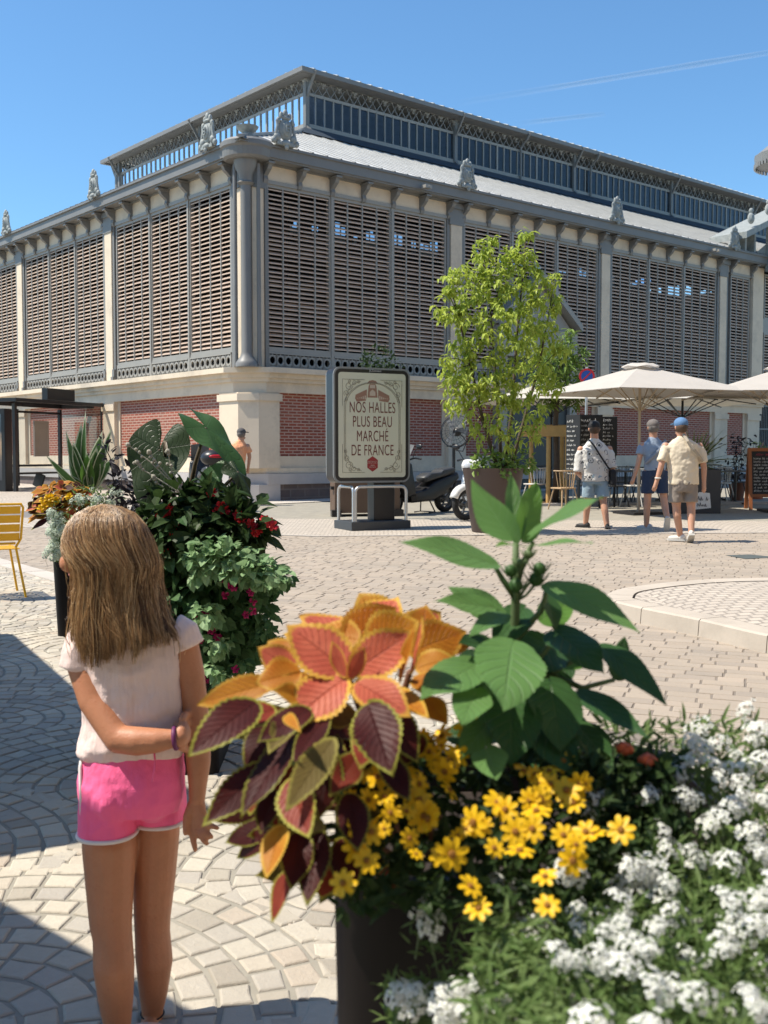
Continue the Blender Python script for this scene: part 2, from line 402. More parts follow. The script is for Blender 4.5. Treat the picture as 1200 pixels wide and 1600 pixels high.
mb = MB(); q = .35; mb.add([(.2,.2,8.25),(HX-.3,.2,8.25),(HX-.3,SB+.3,ZB-.25),(SB+.3,SB+.3,ZB-.25),(SB+.3,HY-SB-.3,ZB-.25),(.2,HY-.2,8.25),(HX-.3,HY-.2,8.25),(HX-.3,HY-SB-.3,ZB-.25)],[(0,1,2,3),(0,3,4,5),(5,4,7,6)]); mb.build('gap_darkening_liner', M_dark, hall)  # dark liner added under the roof to keep the louvre gaps dark
# flashing at the clerestory foot, widened to paint its shade on the roof
# --- clerestory
CX0, CX1, CY0, CY1 = SB, HX-4, SB, HY-SB
ZW0, ZW1, ZV = 11.5, 12.45, 12.93
cf = MB(); cl = MB()
M_roofshade = pm('flashing_and_roof_shade', (.045,.06,.08), .5, .2, 2, .1)
cf.box(CX0-.05,CX1,CY0-.05,CY0+.1,ZB-.1,ZW0); cf.box(CX0-.05,CX0+.1,CY0+.1,CY1,ZB-.1,ZW0); cf.box(CX0,CX1,CY1-.1,CY1+.05,ZB-.1,ZW0); cf.box(CX1-.1,CX1,CY0+.1,CY1-.1,ZB-.1,ZW0)
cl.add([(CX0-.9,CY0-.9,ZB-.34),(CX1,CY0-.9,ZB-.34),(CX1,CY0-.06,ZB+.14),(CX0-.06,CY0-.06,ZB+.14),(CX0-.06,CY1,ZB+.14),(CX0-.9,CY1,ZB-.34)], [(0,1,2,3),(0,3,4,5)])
for (x0,x1,y0,y1) in ((CX0,CX1,CY0,CY0+.07),(CX0,CX0+.07,CY0,CY1),(CX0,CX1,CY1-.07,CY1),(CX1-.07,CX1,CY0+.08,CY1-.08)):
    cf.box(x0-.02,x1+.02,y0-.02,y1+.02,ZW1-.03,ZW1+.06); cf.box(x0-.03,x1+.03,y0-.03,y1+.03,ZW0-.002,ZW0+.07)
cf.build('clerestory_rail', M_ironL, hall); cl.build('flashing_shade_strip', M_roofshade, hall)
def clr_side(axis, fixed, a, b, first, step, glass, detail=True):
    pos = []; p = first
    while p < b-.2: pos.append(p); p += step
    mul = MB(); u = a+.16
    npan = int(round((b-a)/.352)); w = (b-a)/npan
    for i in range(1,npan):
        u = a+w*i; big = .035 if i % 6 == 0 else .02
        if axis == 'x': mul.box(u-big,u+big,fixed-.035,fixed+.035,ZW0,ZW1)
        else: mul.box(fixed-.035,fixed+.035,u-big,u+big,ZW0,ZW1)
    mul.build('mullions', M_ironL, hall)
    g = MB()
    if axis == 'x': g.add([(a,fixed,ZW0),(b,fixed,ZW0),(b,fixed,ZW1),(a,fixed,ZW1)], [(0,1,2,3)])
    else: g.add([(fixed,a,ZW0),(fixed,b,ZW0),(fixed,b,ZW1),(fixed,a,ZW1)], [(0,1,2,3)])
    g.build('glass_pane', glass, hall)
    v = MB(); k = int((b-a)/.62); w = (b-a)/k; s = -1 if True else 1
    outd = -1 if fixed < 10 else 1
    def P(u, d, z): return (u, fixed+outd*d, z) if axis == 'x' else (fixed+outd*d, u, z)
    for i in range(k):
        u0 = a+w*i; um = u0+w/2; u1 = u0+w
        v.bar(P(u0,0,ZW1+.05),P(um,0,ZV),.035,.03); v.bar(P(um,0,ZV),P(u1,0,ZW1+.05),.035,.03)
        v.bar(P(u0,.01,ZV),P(um,.01,ZW1+.05),.03,.03); v.bar(P(um,.01,ZW1+.05),P(u1,.01,ZV),.03,.03)
        v.ell(P(u0,.05,ZV-.10),.062,8,5,1); v.ell(P(u0,.05,ZV-.19),.04,6,4,1); v.ell(P(um,.04,ZV-.06),.035,6,4,1)
        v.ell(P(u0+.075,.05,ZV-.07),.04,6,4,1); v.ell(P(u0-.075,.05,ZV-.07),.04,6,4,1)
    p0 = P(a,.0,ZV); p1 = P(b,.0,ZV); v.bar(p0,p1,.08,.07)
    v.build('valance_lattice', [M_iron, M_ironL], hall)
    for p in pos:
        q = MB()
        if axis == 'x': q.box(p-.07,p+.07,fixed-.09,fixed+.05,ZB-.1,ZV+.05)
        else: q.box(fixed-.09,fixed+.05,p-.07,p+.07,ZB-.1,ZV+.05)
        q.bar(P(p,.05,ZW1-.1),P(p,.5,ZV+.1),.06,.08); q.bar(P(p,.02,ZB+.2),P(p,.28,ZB-.08),.1,.1)
        q.build('clerestory_post', M_iron, hall)
clr_side('x', CY0, CX0, CX1, CX0, 6.33, M_glassB); clr_side('y', CX0, CY0, CY1, CY0+6.2, 6.2, M_glassC)
clr_side('x', CY1, CX0, CX1, CX0, 6.33, M_glassC); clr_side('y', CX1, CY0, CY1, CY0+6.2, 6.2, M_glassB)
# rain pipes on the right clerestory
for u in (16.2+SB-2.6, 8.4+SB+1.2):
    mb = MB(); mb.tube([(u,CY0-.55,ZV+.05),(u,CY0-.4,ZV-.15),(u,CY0-.1,ZV-.35),(u,CY0-.1,ZB)],.04,8); mb.build('rain_pipe', M_iron, hall)
# upper roof: hipped slab with gutter
ur = MB(); o = .42; zr = 13.02; h2 = 2.3; ym = (CY0+CY1)/2; ri = (CY1-CY0)/2
a0, a1, b0, b1 = CX0-o, CX1+o, CY0-o, CY1+o
ur.add([(a0,b0,zr),(a1,b0,zr),(a1,b1,zr),(a0,b1,zr),(a0+ri+o,ym,zr+h2),(a1-ri-o,ym,zr+h2),(a0,b0,zr+.05),(a1,b0,zr+.05),(a1,b1,zr+.05),(a0,b1,zr+.05)],
       [(3,2,1,0),(0,1,7,6),(1,2,8,7),(2,3,9,8),(3,0,6,9),(6,7,5,4),(7,8,5),(8,9,4,5),(9,6,4)])
y = b0
k = 0
while y < b1:
    x1 = min(y-b0, b1-y); 
    if x1 > .1: ur.bar((a0,y,zr+.07),(a0+x1*.99,y,zr+.07+h2*x1/(ri+o)),.06,.05)
    y += .45
x = a0+.45
while x < a1:
    y1 = min(x-a0, ri+o, a1-x); ur.bar((x,b0,zr+.07),(x,b0+y1*.99,zr+.07+h2*y1/(ri+o)),.06,.05); x += .45
ur.build('upper_roof', M_zinc, hall)
ug = MB()
for q in ((a0-.06,a1+.06,b0-.06,b0+.04),(a0-.06,a1+.06,b1-.04,b1+.06),(a0-.061,a0+.041,b0+.04,b1-.04),(a1-.04,a1+.06,b0+.04,b1-.04)):
    ug.box(*q, zr-.09, zr+.045)
ug.box(a0+.05,a1-.05,b0+.05,CY0,zr-.1,zr-.06); ug.box(a0+.05,CX0,CY0,CY1,zr-.1,zr-.06)
ug.build('upper_gutter', M_iron, hall)
# --- ornaments: escutcheons on the gutter
def escutcheon(loc, ang, sc=1.0):
    mb = MB(); M = Matrix.Translation(loc) @ Matrix.Rotation(ang,4,'Z') @ Matrix.Scale(sc,4)
    mb.ell((0,0,.36),(.2,.07,.27),14,8,0,M); mb.ell((0,-.06,.36),(.13,.04,.18),12,6,0,M)
    for s in (-1,1):
        mb.ell((s*.23,0,.16),(.1,.07,.1),10,6,0,M); mb.ell((s*.33,0,.07),(.07,.06,.08),10,6,0,M); mb.ell((s*.2,0,.55),(.06,.05,.08),8,6,0,M)
        mb.ell((s*.12,0,.68),(.05,.05,.09),8,6,0,M); mb.tube([(s*.18,0,.05),(s*.27,0,.22),(s*.22,0,.42),(s*.25,0,.55)],[.05,.045,.04,.03],8,0,True,M)
    mb.ell((0,0,.72),(.07,.06,.12),10,6,0,M); mb.ell((0,-.02,.63),(.14,.06,.05),10,6,0,M); mb.ell((0,-.03,.03),(.14,.08,.08),10,6,0,M); mb.ell((0,-.06,-.06),(.06,.05,.07),8,5,0,M)
    mb.box(-.26,.26,-.05,.09,-.02,.05,0,M)
    # letter on the shield
    for (x0,x1,z0,z1) in ((-.05,-.02,.28,.46),(-.02,.05,.43,.46),(-.02,.05,.355,.385),(-.02,.05,.28,.31),(.05,.075,.31,.355),(.05,.075,.385,.43)):
        mb.box(x0,x1,-.115,-.09,z0,z1,0,M)
    return mb.build('escutcheon', M_orn, hall, smooth='auto')
escutcheon((.75,-.48,8.44),0,.95); escutcheon((-.48,.85,8.44),-math.pi/2,.95)
for p in PIL[0]: escutcheon((p,-.45,8.42),0,.9)
for p in PIL[1]: escutcheon((-.45,p,8.42),-math.pi/2,.9)
mb = MB(); mb.lathe([(.3,8.5),(.3,8.58),(.16,8.62),(.12,8.72),(.24,8.82),(.26,8.86),(.05,8.9)],20,(.12,.12,0)); mb.build('corner_urn', M_orn, hall, smooth='auto')
# small floodlights clipped on the gutter
for u in (5.0, 5.12, 18.0, 18.2):
    mb = FB(); mb.fb(0,u-.05,u+.05,.45,.62,8.14,8.22); mb.tube([fpt(0,u,.43,8.2),fpt(0,u,.5,8.2)],.02,6); mb.build('floodlight', M_ironL, hall)
# --- right end: gabled entrance bay with gates
gb = MB()
gb.box(21.95,29.5,-.5,.2,8.05,8.5); 
def rake(mb, u0, z0, u1, z1, t, d0, d1):
    mb.add([(u0,d0,z0),(u1,d0,z1),(u1,d0,z1+t),(u0,d0,z0+t),(u0,d1,z0),(u1,d1,z1),(u1,d1,z1+t),(u0,d1,z0+t)],[(0,1,2,3),(7,6,5,4),(0,4,5,1),(1,5,6,2),(2,6,7,3),(3,7,4,0)])
rake(gb, 19.6, 8.75, 25.8, 11.3, .22, -.75, .7); rake(gb, 32, 8.75, 25.8, 11.3, .22, -.75, .7)
gb.add([(21.0,-.3,8.5),(25.8,-.3,11.3),(30.6,-.3,8.5)],[(0,1,2)])
gb.box(21.6,22.7,-.75,-.3,7.9,9.55); gb.box(21.5,22.8,-.82,-.28,9.55,9.65)
for u in (20.3,20.9): gb.box(u-.05,u+.05,-.3,.0,8.4,9.1)
gb.build('entrance_gable', M_orn, hall, recalc=True)
mb = MB(); M = Matrix.Translation((22.15,-.76,8.7)); mb.ell((0,0,0),(.3,.06,.45),14,8,0,M)
for s in (-1,1): mb.ell((s*.3,0,-.3),(.14,.06,.14),8,6,0,M); mb.ell((s*.25,0,.4),(.1,.06,.12),8,6,0,M)
mb.ell((0,-.05,0),(.17,.05,.26),12,6,0,M); mb.build('coat_of_arms', M_orn, hall, smooth='auto')
mb = MB()
for u in (20.1,21.2): mb.ell((u,-.6,9.5+.42*(u-20.1)),(.13,.12,.2),8,6); mb.ell((u,-.6,9.75+.42*(u-20.1)),(.08,.08,.1),8,6)
mb.ell((22.2,-.55,10.3),(.2,.2,.3),10,6); mb.build('gable_finial', M_orn, hall, smooth='auto')
louvre(0, 22.1, 24.4, 6.3, 7.9); louvre(0, 22.1, 24.4, 3.9, 5.8)
mb = FB(); mb.fb(0,22.0,24.5,-.2,.0,5.8,6.3); mb.fb(0,24.5,29,-.2,0,3.9,8.05); mb.fb(0,21.9,29.5,-.25,-.01,3.42,3.9); mb.build('transom_panel', M_ironL, hall)
mb = FB(); mb.fb(0,21.95,29,-.5,-.45,.3,3.42); mb.build('gate_back', M_dark, hall)
mb = FB()
for i in range(34): mb.fb(0,21.98+.12*i,22.01+.12*i,-.14,-.11,.45,3.2)
mb.fb(0,21.95,26,-.15,-.1,.6,.66); mb.fb(0,21.95,26,-.15,-.1,3.15,3.2); mb.fb(0,21.95,26,-.16,-.09,2.3,2.36); mb.build('iron_gate', M_iron, hall)
# lantern turret above the entrance
lt = MB(); LC = (38.2,8.0,1.7)
lt.lathe([(.85,11),(.85,14.4)],8,LC); lt.build('lantern_drum', M_glassB, hall)
lt = MB()
for j in range(8):
    t = 2*math.pi*j/8; lt.tube([(LC[0]+.86*math.cos(t),LC[1]+.86*math.sin(t),12.7),(LC[0]+.86*math.cos(t),LC[1]+.86*math.sin(t),16.2)],.06,6)
for j in range(48):
    t = 2*math.pi*j/48; lt.cbox((LC[0]+1.78*math.cos(t),LC[1]+1.78*math.sin(t),16.15),(.1,.1,.22))
lt.lathe([(.9,14.4),(1.8,14.5),(1.85,14.95),(1.75,15.0),(.9,15.7),(.3,16.6),(.05,17.6)],16,LC); lt.build('lantern_roof', M_iron, hall)
# small pedimented doorway in the second bay
mb = FB(); U = 9.75
for s in (-1,1):
    rake(mb, U+s*1.75, 5.02, U, 6.4, .2, -.35, .05); mb.fb(0,U+s*1.5-.16,U+s*1.5+.16,-.1,.22,.4,5.0)
mb.add([(U-1.6,-.1,5.0),(U+1.6,-.1,5.0),(U,-.1,6.4)],[(0,1,2)]); mb.fb(0,U-1.62,U+1.62,-.1,.2,4.25,5.0); mb.fb(0,U-1.8,U+1.8,-.1,.3,4.15,4.25)
mb.build('doorway_pediment', M_ironL, hall, recalc=True)
mb = FB(); mb.fb(0,U-1.34,U+1.34,-.05,.12,.38,4.15); mb.build('doorway', pm('dark_green_door',(.03,.035,.04),.4,.2), hall)
# ------------------------------------------------------------------ ground, paving, kerbs
def gp(x, y, h=0): return (x, y, gz(x, y) + h)
M_grout = pm('paving_grout', (.30,.275,.225), .95, .2, 6, .3, 90, stain=(.2,.19,.17))
M_pale = pm('pale_sidewalk_stone', (.5,.45,.39), .85, .12, 1.5, .2, 40, stain=(.36,.32,.28))
def stonemat(name, cols, spec=.3):
    m, n, b = newmat(name); a = n.attr('rnd').outputs['Fac']
    c = n.ramp(a, [(i/(len(cols)-1), c) for i, c in enumerate(cols)])
    w = n.noise(38, 5, .7); c = n.mix(n.math('MULTIPLY', w, .55), c, (.36,.31,.25)); 
    c = n.mix(n.math('MULTIPLY', n.ramp(n.noise(1.3,6,.7), [(.45,0),(.75,1)]), .45), c, (.24,.215,.18)); c = n.mix(n.math('MULTIPLY', n.ramp(n.noise(9,3,.5), [(.70,0),(.76,1)]), .5), c, (.13,.115,.10))
    n.link(c, b.inputs['Base Color']); b.inputs['Roughness'].default_value = .8; b.inputs['Specular IOR Level'].default_value = spec
    n.link(n.bump(n.noise(60,6,.7), .7, .006), b.inputs['Normal']); return m
M_cobble = stonemat('limestone_cobble', [(.33,.295,.24),(.53,.48,.385),(.39,.36,.315),(.58,.53,.425),(.45,.375,.295)])
M_paver = stonemat('beige_brick_paver', [(.33,.265,.205),(.38,.31,.24),(.29,.24,.195),(.41,.33,.255),(.345,.29,.235)])
g = MB(); n_ = 0
ys = [-12, 60, 400]
for i in range(2):
    y0, y1 = ys[i], ys[i+1]
    g.add([(-200,y0,gz(0,y0)),(200,y0,gz(0,y0)),(200,y1,gz(0,y1)),(-200,y1,gz(0,y1))], [(0,1,2,3)])
struct(g.build('ground', M_grout))
# far pavement: fan-laid setts as shader
M_sett, n, b = newmat('fan_laid_setts')
sp = n('ShaderNodeSeparateXYZ'); n.link(n.coord(), sp.inputs[0]); X, Y = sp.outputs[0], sp.outputs[1]
Wd = 1.5; fx = n.math('PINGPONG', X, Wd/2); fx = n.math('SUBTRACT', fx, Wd/4)
arc = n.math('SQRT', n.math('MAXIMUM', n.math('SUBTRACT', .85*.85, n.math('MULTIPLY', n.math('SUBTRACT', n.math('PINGPONG', X, Wd/2), 0), n.math('PINGPONG', X, Wd/2))), .01))
cb = n('ShaderNodeCombineXYZ'); n.link(X, cb.inputs[0]); n.link(n.math('SUBTRACT', Y, arc), cb.inputs[1])
br = n('ShaderNodeTexBrick'); n.link(cb.outputs[0], br.inputs['Vector']); br.inputs['Scale'].default_value = 1
br.inputs['Brick Width'].default_value = .13; br.inputs['Row Height'].default_value = .115; br.inputs['Mortar Size'].default_value = .012
br.inputs['Color1'].default_value = (.52,.45,.37,1); br.inputs['Color2'].default_value = (.43,.375,.31,1); br.inputs['Mortar'].default_value = (.28,.24,.20,1)
c = n.mix(n.math('MULTIPLY', n.ramp(n.noise(.8,6,.65), [(.4,0),(.75,1)]), .5), br.outputs[0], (.36,.31,.26))
n.link(c, b.inputs['Base Color']); b.inputs['Roughness'].default_value = .85
n.link(n.bump(n.math('SUBTRACT', 1, br.outputs['Fac']), .8, .012), b.inputs['Normal'])
def sheet(name, pts, h, mat):
    m = MB(); m.add([gp(p[0],p[1],h) for p in pts], [tuple(range(len(pts)))]); return struct(m.build(name, mat))
RE = [(-9,18.6),(-6.44,17.6),(-0.94,15.75),(5.9,16.35),(14,17.0)]      # far edge of the brick road
sheet('sidewalk', RE + [(60,17),(60,80),(-80,80),(-80,30)], .006, M_sett)
ln = MB()
for a, c2 in zip(RE[1:-1], RE[2:]): ln.bar(gp(*a,.012), gp(*c2,.012), .09, .012)
struct(ln.build('gutter_line', M_pale))
def stones_mesh(name, polys, mat, hmin, hmax, taper=.006):
    v = []; f = []; rn = []
    for poly, rv in polys:
        k = len(poly); h = rng.uniform(hmin, hmax); o = len(v)
        cx = sum(p[0] for p in poly)/k; cy = sum(p[1] for p in poly)/k; tx, ty = rng.uniform(-.012,.012,2)
        for p in poly: v.append((p[0],p[1],gz(*p)+.001))
        for p in poly:
            L = math.hypot(p[0]-cx,p[1]-cy)+1e-6; q = (p[0]-(p[0]-cx)/L*taper, p[1]-(p[1]-cy)/L*taper)
            v.append((q[0],q[1],gz(*q)+h*.7+(q[0]-cx)*tx+(q[1]-cy)*ty))
        for p in poly:
            L = math.hypot(p[0]-cx,p[1]-cy)+1e-6; t2 = taper*2.6; q = (p[0]-(p[0]-cx)/L*t2, p[1]-(p[1]-cy)/L*t2)
            v.append((q[0],q[1],gz(*q)+h+(q[0]-cx)*tx+(q[1]-cy)*ty))
        for r in (0,k):
            for i in range(k): f.append((o+r+i, o+r+(i+1)%k, o+r+k+(i+1)%k, o+r+k+i))
        f.append(tuple(o+2*k+i for i in range(k))); rn += [rv]*(3*k)
    me = bpy.data.meshes.new(name); me.from_pydata(v,[],f); me.materials.append(mat)
    a = me.attributes.new('rnd','FLOAT','POINT'); a.data.foreach_set('value', rn); me.update()
    o = bpy.data.objects.new(name, me); COL.objects.link(o); return struct(o)
# near plaza: overlapping fans of cut limestone setts
def side(x, y): return (y - 7.6) + 1.3*(x + .78)          # >0: brick road side
polys = []; FR = .96; PC = .096
cents = []
for j in range(-3, 14):
    for i in range(-8, 8):
        cents.append((i*2*FR + (FR if j % 2 else 0) - .12, 1.55 + j*FR, j))
for (cx, cy, j) in cents:
    if abs(cx) > 9 or side(cx, cy) > 3.5: continue
    fr = [(c2[0],c2[1]) for c2 in cents if c2[2] in (j-1, j-2) and abs(c2[0]-cx) < 2.2*FR]
    K = int(FR/PC)
    for k in range(K, -1, -1):
        r0, r1 = k*PC+.007, (k+1)*PC-.007
        nst = max(3, int(round(2*math.pi*(r0+r1)/2/.108))); off = rng.uniform(0,1)
        cuts = [(q+off+rng.uniform(-.16,.16))*2*math.pi/nst for q in range(nst)]
        for q in range(nst):
            t0 = cuts[q] + .0065/max(r1,.05); t1 = (cuts[(q+1) % nst] + (2*math.pi if q == nst-1 else 0)) - .0065/max(r1,.05)
            tm = (t0+t1)/2; rm = (r0+r1)/2; px, py = cx+rm*math.cos(tm), cy+rm*math.sin(tm)
            if py < 1.4 or py > 13.2 or abs(px) > .42*py+.9 or side(px,py) > -.02: continue
            if any(math.hypot(px-a, py-b2) < FR+.012 for a, b2 in fr): continue
            jr = lambda: rng.uniform(-.006,.006)
            pts = [(cx+(r0+jr())*math.cos(t0), cy+(r0+jr())*math.sin(t0)), (cx+(r1+jr())*math.cos(t0+jr()), cy+(r1+jr())*math.sin(t0)),
                   (cx+(r1+jr()*.6)*math.cos(tm), cy+(r1+jr()*.6)*math.sin(tm)),
                   (cx+(r1+jr())*math.cos(t1), cy+(r1+jr())*math.sin(t1)), (cx+(r0+jr())*math.cos(t1), cy+(r0+jr())*math.sin(t1))]
            qs = []
            for (a, b2) in pts:
                for (u, w) in fr:
                    d = math.hypot(a-u, b2-w)
                    if d < FR+.012: a, b2 = u+(a-u)/d*(FR+.012), w+(b2-w)/d*(FR+.012)
                qs.append((a, b2))
            polys.append((qs, rng.uniform(0,1)))
stones_mesh('plaza_paving', polys, M_cobble, .0045, .0075, .0035)
# brick road
polys = []; rd = Vector((.945,-.327)); rp = Vector((.327,.945))
def inroad(x, y):
    if side(x,y) < .06: return False
    for (a, c2) in zip(RE, RE[1:]):
        if a[0] <= x <= c2[0]: return y < a[1] + (c2[1]-a[1])*(x-a[0])/(c2[0]-a[0]) - .07
    return False
rowh = .118
for r in range(-10, 175):
    o = rd*-16 + rp*(r*rowh); s = rng.uniform(0,.2)
    while s < 30:
        L = rng.choice([.165,.2,.225,.25]); a = o + rd*s; m_ = a + rd*(L/2)
        if m_.y > 2.5 and abs(m_.x) < .42*m_.y+.6 and inroad(m_.x, m_.y):
            g2 = .0042; w = rowh-.005
            q = [a+rd*g2, a+rd*(L-g2), a+rd*(L-g2)+rp*w, a+rd*g2+rp*w]
            polys.append(([(p.x+rng.uniform(-.003,.003), p.y+rng.uniform(-.0015,.0015)) for p in q], rng.uniform(0,1)))
        s += L
M_roadbed = pm('road_joint_sand', (.20,.17,.14), .95, .2, 5, .2)
sheet('road_bed', [(-12,22),(-4.4,12.3),(-.78,7.6),(4.5,.7),(9,.7),(20,17.4)] + RE[::-1][0:4] + [(-9,18.6)], .003, M_roadbed) if False else None
rb = MB(); rb.add([gp(*p,.0035) for p in [(-5.6,13.87),(-.78,7.6),(4.4,.87),(16,.87),(16,17.1),(5.9,16.35),(-.94,15.75),(-6.44,17.6),(-9,18.6),(-9.2,18.5)]], [tuple(range(10))]); struct(rb.build('road_bed', M_roadbed))
stones_mesh('brick_road', polys, M_paver, .007, .010, .0025)
# gutter strip between plaza and road (left)
gs = MB()
for k in range(9):
    t0 = k*.9; a = Vector((-1.6,8.666)) + Vector((-.61,.793))*t0; b2 = a + Vector((-.61,.793))*.88
    gs.bar(gp(a.x,a.y,.008), gp(b2.x,b2.y,.008), .24, .016)
struct(gs.build('gutter_strip', M_pale))
# raised kerb and pavement in front of the bus stop
kb = MB(); KL = [(-16,25.5),(-11.5,22.3),(-7.6,20.1),(-5.9,19.6),(-4.6,19.9)]
for a, c2 in zip(KL, KL[1:]): kb.bar(gp(*a,.06), gp(*c2,.06), .3, .13)
struct(kb.build('kerb', M_granite))
bp = MB(); pts = [(-16,25.55),(-11.5,22.35),(-7.6,20.15),(-5.9,19.65),(-4.6,19.95),(-3.6,22.4),(-4.4,25.0),(-16.5,38)]
bp.prism([(p[0],p[1]) for p in pts], .2, .3)
for i in range(len(bp.v)): v = bp.v[i]; bp.v[i] = (v[0], v[1], gz(v[0],v[1]) + (.118 if v[2] > .25 else -.05))
struct(bp.build('bus_stop_pavement', M_sett))
# foot of the hall: pale stone apron and ramp on the right face
ap = MB()
for f, L in ((0, 22), (1, 24)):
    a = Vector((CORN.x,CORN.y)); d = Vector((.7627,.6468)) if f == 0 else Vector((-.6468,.7627)); nn = Vector((.6468,-.7627)) if f == 0 else Vector((-.7627,-.6468))
    q = [a+nn*.15-d*.3, a+nn*1.1-d*.9, a+nn*1.1+d*L, a+nn*.15+d*L]; ap.add([gp(p.x,p.y,.014 + f*.003) for p in q], [(0,1,2,3)])
struct(ap.build('pavement_apron', M_pale))
# raised kerb island on the right
def smooth_path(P, n=6):
    out = []; k = len(P)
    for i in range(k-1):
        p0, p1, p2, p3 = P[max(i-1,0)], P[i], P[i+1], P[min(i+2,k-1)]
        for j in range(n):
            t = j/n; out.append(tuple(.5*((2*p1[c]) + (-p0[c]+p2[c])*t + (2*p0[c]-5*p1[c]+4*p2[c]-p3[c])*t*t + (-p0[c]+3*p1[c]-3*p2[c]+p3[c])*t**3) for c in (0,1)))
    return out + [tuple(P[-1])]
def G2(px, py, h=0): v = ground_at(px, py, h); return (v.x, v.y)
IH = .135
ctrl = [G2(1420,1062), G2(1290,1042), G2(1184,1020), G2(1090,996), G2(1000,976), G2(958,957,.04), G2(944,938,.10), G2(972,918,IH), G2(1093,905,IH), G2(1250,902,IH), G2(1500,905,IH)]
outer = smooth_path(ctrl, 8); cxy = (sum(p[0] for p in outer)/len(outer)+1.5, sum(p[1] for p in outer)/len(outer))
def offset(path, d):
    out = []
    for i, p in enumerate(path):
        a = path[max(i-1,0)]; b2 = path[min(i+1,len(path)-1)]; t = Vector((b2[0]-a[0], b2[1]-a[1])).normalized(); out.append((p[0]+t.y*d, p[1]-t.x*d))
    return out
inner = offset(outer, .23)
kk = MB(); seg = [0,7,15,24,32,40,44,50,56,64,72,80]
for a, e in zip(seg, seg[1:]):
    e = min(e, len(outer)-1)
    if a >= e: continue
    po = outer[a:e+1]; pi = inner[a:e+1]
    def shr(path):
        q = [list(p) for p in path]; 
        for end, nb in ((0,1),(-1,-2)):
            d = Vector((q[nb][0]-q[end][0], q[nb][1]-q[end][1])).normalized()*.004; q[end][0] += d.x; q[end][1] += d.y
        return q
    po, pi = shr(po), shr(pi); k = len(po); vs = []; fs = []
    for (p, q) in zip(po, pi):
        dx = Vector((q[0]-p[0], q[1]-p[1])).normalized()
        vs += [gp(p[0],p[1],-.02), gp(p[0]+dx.x*.012,p[1]+dx.y*.012,IH-.012), gp(p[0]+dx.x*.03,p[1]+dx.y*.03,IH), gp(q[0],q[1],IH), gp(q[0],q[1],-.02)]
    for i in range(k-1):
        for r in range(4): fs.append((i*5+r, (i+1)*5+r, (i+1)*5+r+1, i*5+r+1))
    fs += [(0,1,2,3,4), tuple((k-1)*5+r for r in (4,3,2,1,0))]; kk.add(vs, fs)
M_kerb = pm('pale_kerb_stone', (.46,.40,.33), .85, .12, 2.5, .3, 50, stain=(.33,.285,.235))
struct(kk.build('kerb_island_edge', M_kerb, recalc=True))
polys = []
isl = offset(outer, .25)
tp = MB(); tp.add([gp(p[0],p[1],IH-.004) for p in isl], [tuple(range(len(isl)))]); struct(tp.build('kerb_island', M_sett))
# drain cover
dc = MB(); q = [G2(1133,869), G2(1172,868), G2(1215,872), G2(1165,875)]; dc.add([gp(*p,.0135) for p in q], [(0,1,2,3)])
struct(dc.build('drain_cover', pm('dark_cast_iron', (.09,.10,.09), .6, .2, 8, .3)))
# ------------------------------------------------------------------ people
def skinmat(name, col):
    m, n, b = newmat(name); f = n.noise(11,6,.7); c = n.mix(f, [x*.68 for x in col], [min(1,x*1.25) for x in col]); c = n.mix(n.math('MULTIPLY', n.noise(45,3,.6), .35), c, (col[0]*1.05, col[1]*.72, col[2]*.62))
    c = n.mix(n.math('MULTIPLY', n.ramp(n.noise(90,2), [(.62,0),(.75,1)]), .25), c, (col[0]*.7, col[1]*.5, col[2]*.45))
    n.link(c, b.inputs['Base Color']); b.inputs['Roughness'].default_value = .5; b.inputs['Specular IOR Level'].default_value = .4
    b.inputs['Subsurface Weight'].default_value = .12; b.inputs['Subsurface Radius'].default_value = (.012,.005,.003); b.inputs['Subsurface Scale'].default_value = .6
    n.link(n.bump(n.math('ADD', n.noise(180,3), n.math('MULTIPLY', n.noise(26,4), 1.5)), .22, .004), b.inputs['Normal']); return m
M_skinG = skinmat('tanned_skin', (.47,.215,.115)); M_skin = skinmat('light_skin', (.52,.30,.20))
def clothmat(name, col, var=.12, weave=500, fold=7, fs=.5, fd=.02, sx=(1,1,.35)):
    m, n, b = newmat(name); f = n.noise(6,5,.6); c = n.mix(f, [x*(1-var) for x in col], [min(1,x*(1+var)) for x in col])
    n.link(c, b.inputs['Base Color']); b.inputs['Roughness'].default_value = .85; b.inputs['Sheen Weight'].default_value = .15; b.inputs['Specular IOR Level'].default_value = .2
    h = n.math('ADD', n.noise(fold, 3, .55, n.scaled(sx)), n.math('MULTIPLY', n.noise(weave,2), .06)); n.link(n.bump(h, fs, fd), b.inputs['Normal']); return m
def remesh(mb, name, mat, parent, voxel=.005, it=6, fold=0, fsize=.09, seed=0):
    o = mb.build(name, mat, parent, smooth=True)
    r = o.modifiers.new('remesh','REMESH'); r.mode = 'VOXEL'; r.voxel_size = voxel; r.use_smooth_shade = True
    if it: s = o.modifiers.new('smooth','SMOOTH'); s.factor = .5; s.iterations = it
    if fold:
        t = bpy.data.textures.new(name+'_folds','CLOUDS'); t.noise_scale = fsize; t.noise_depth = 2
        d = o.modifiers.new('folds','DISPLACE'); d.texture = t; d.strength = fold; d.mid_level = .5; d.texture_coords = 'LOCAL'
    return o
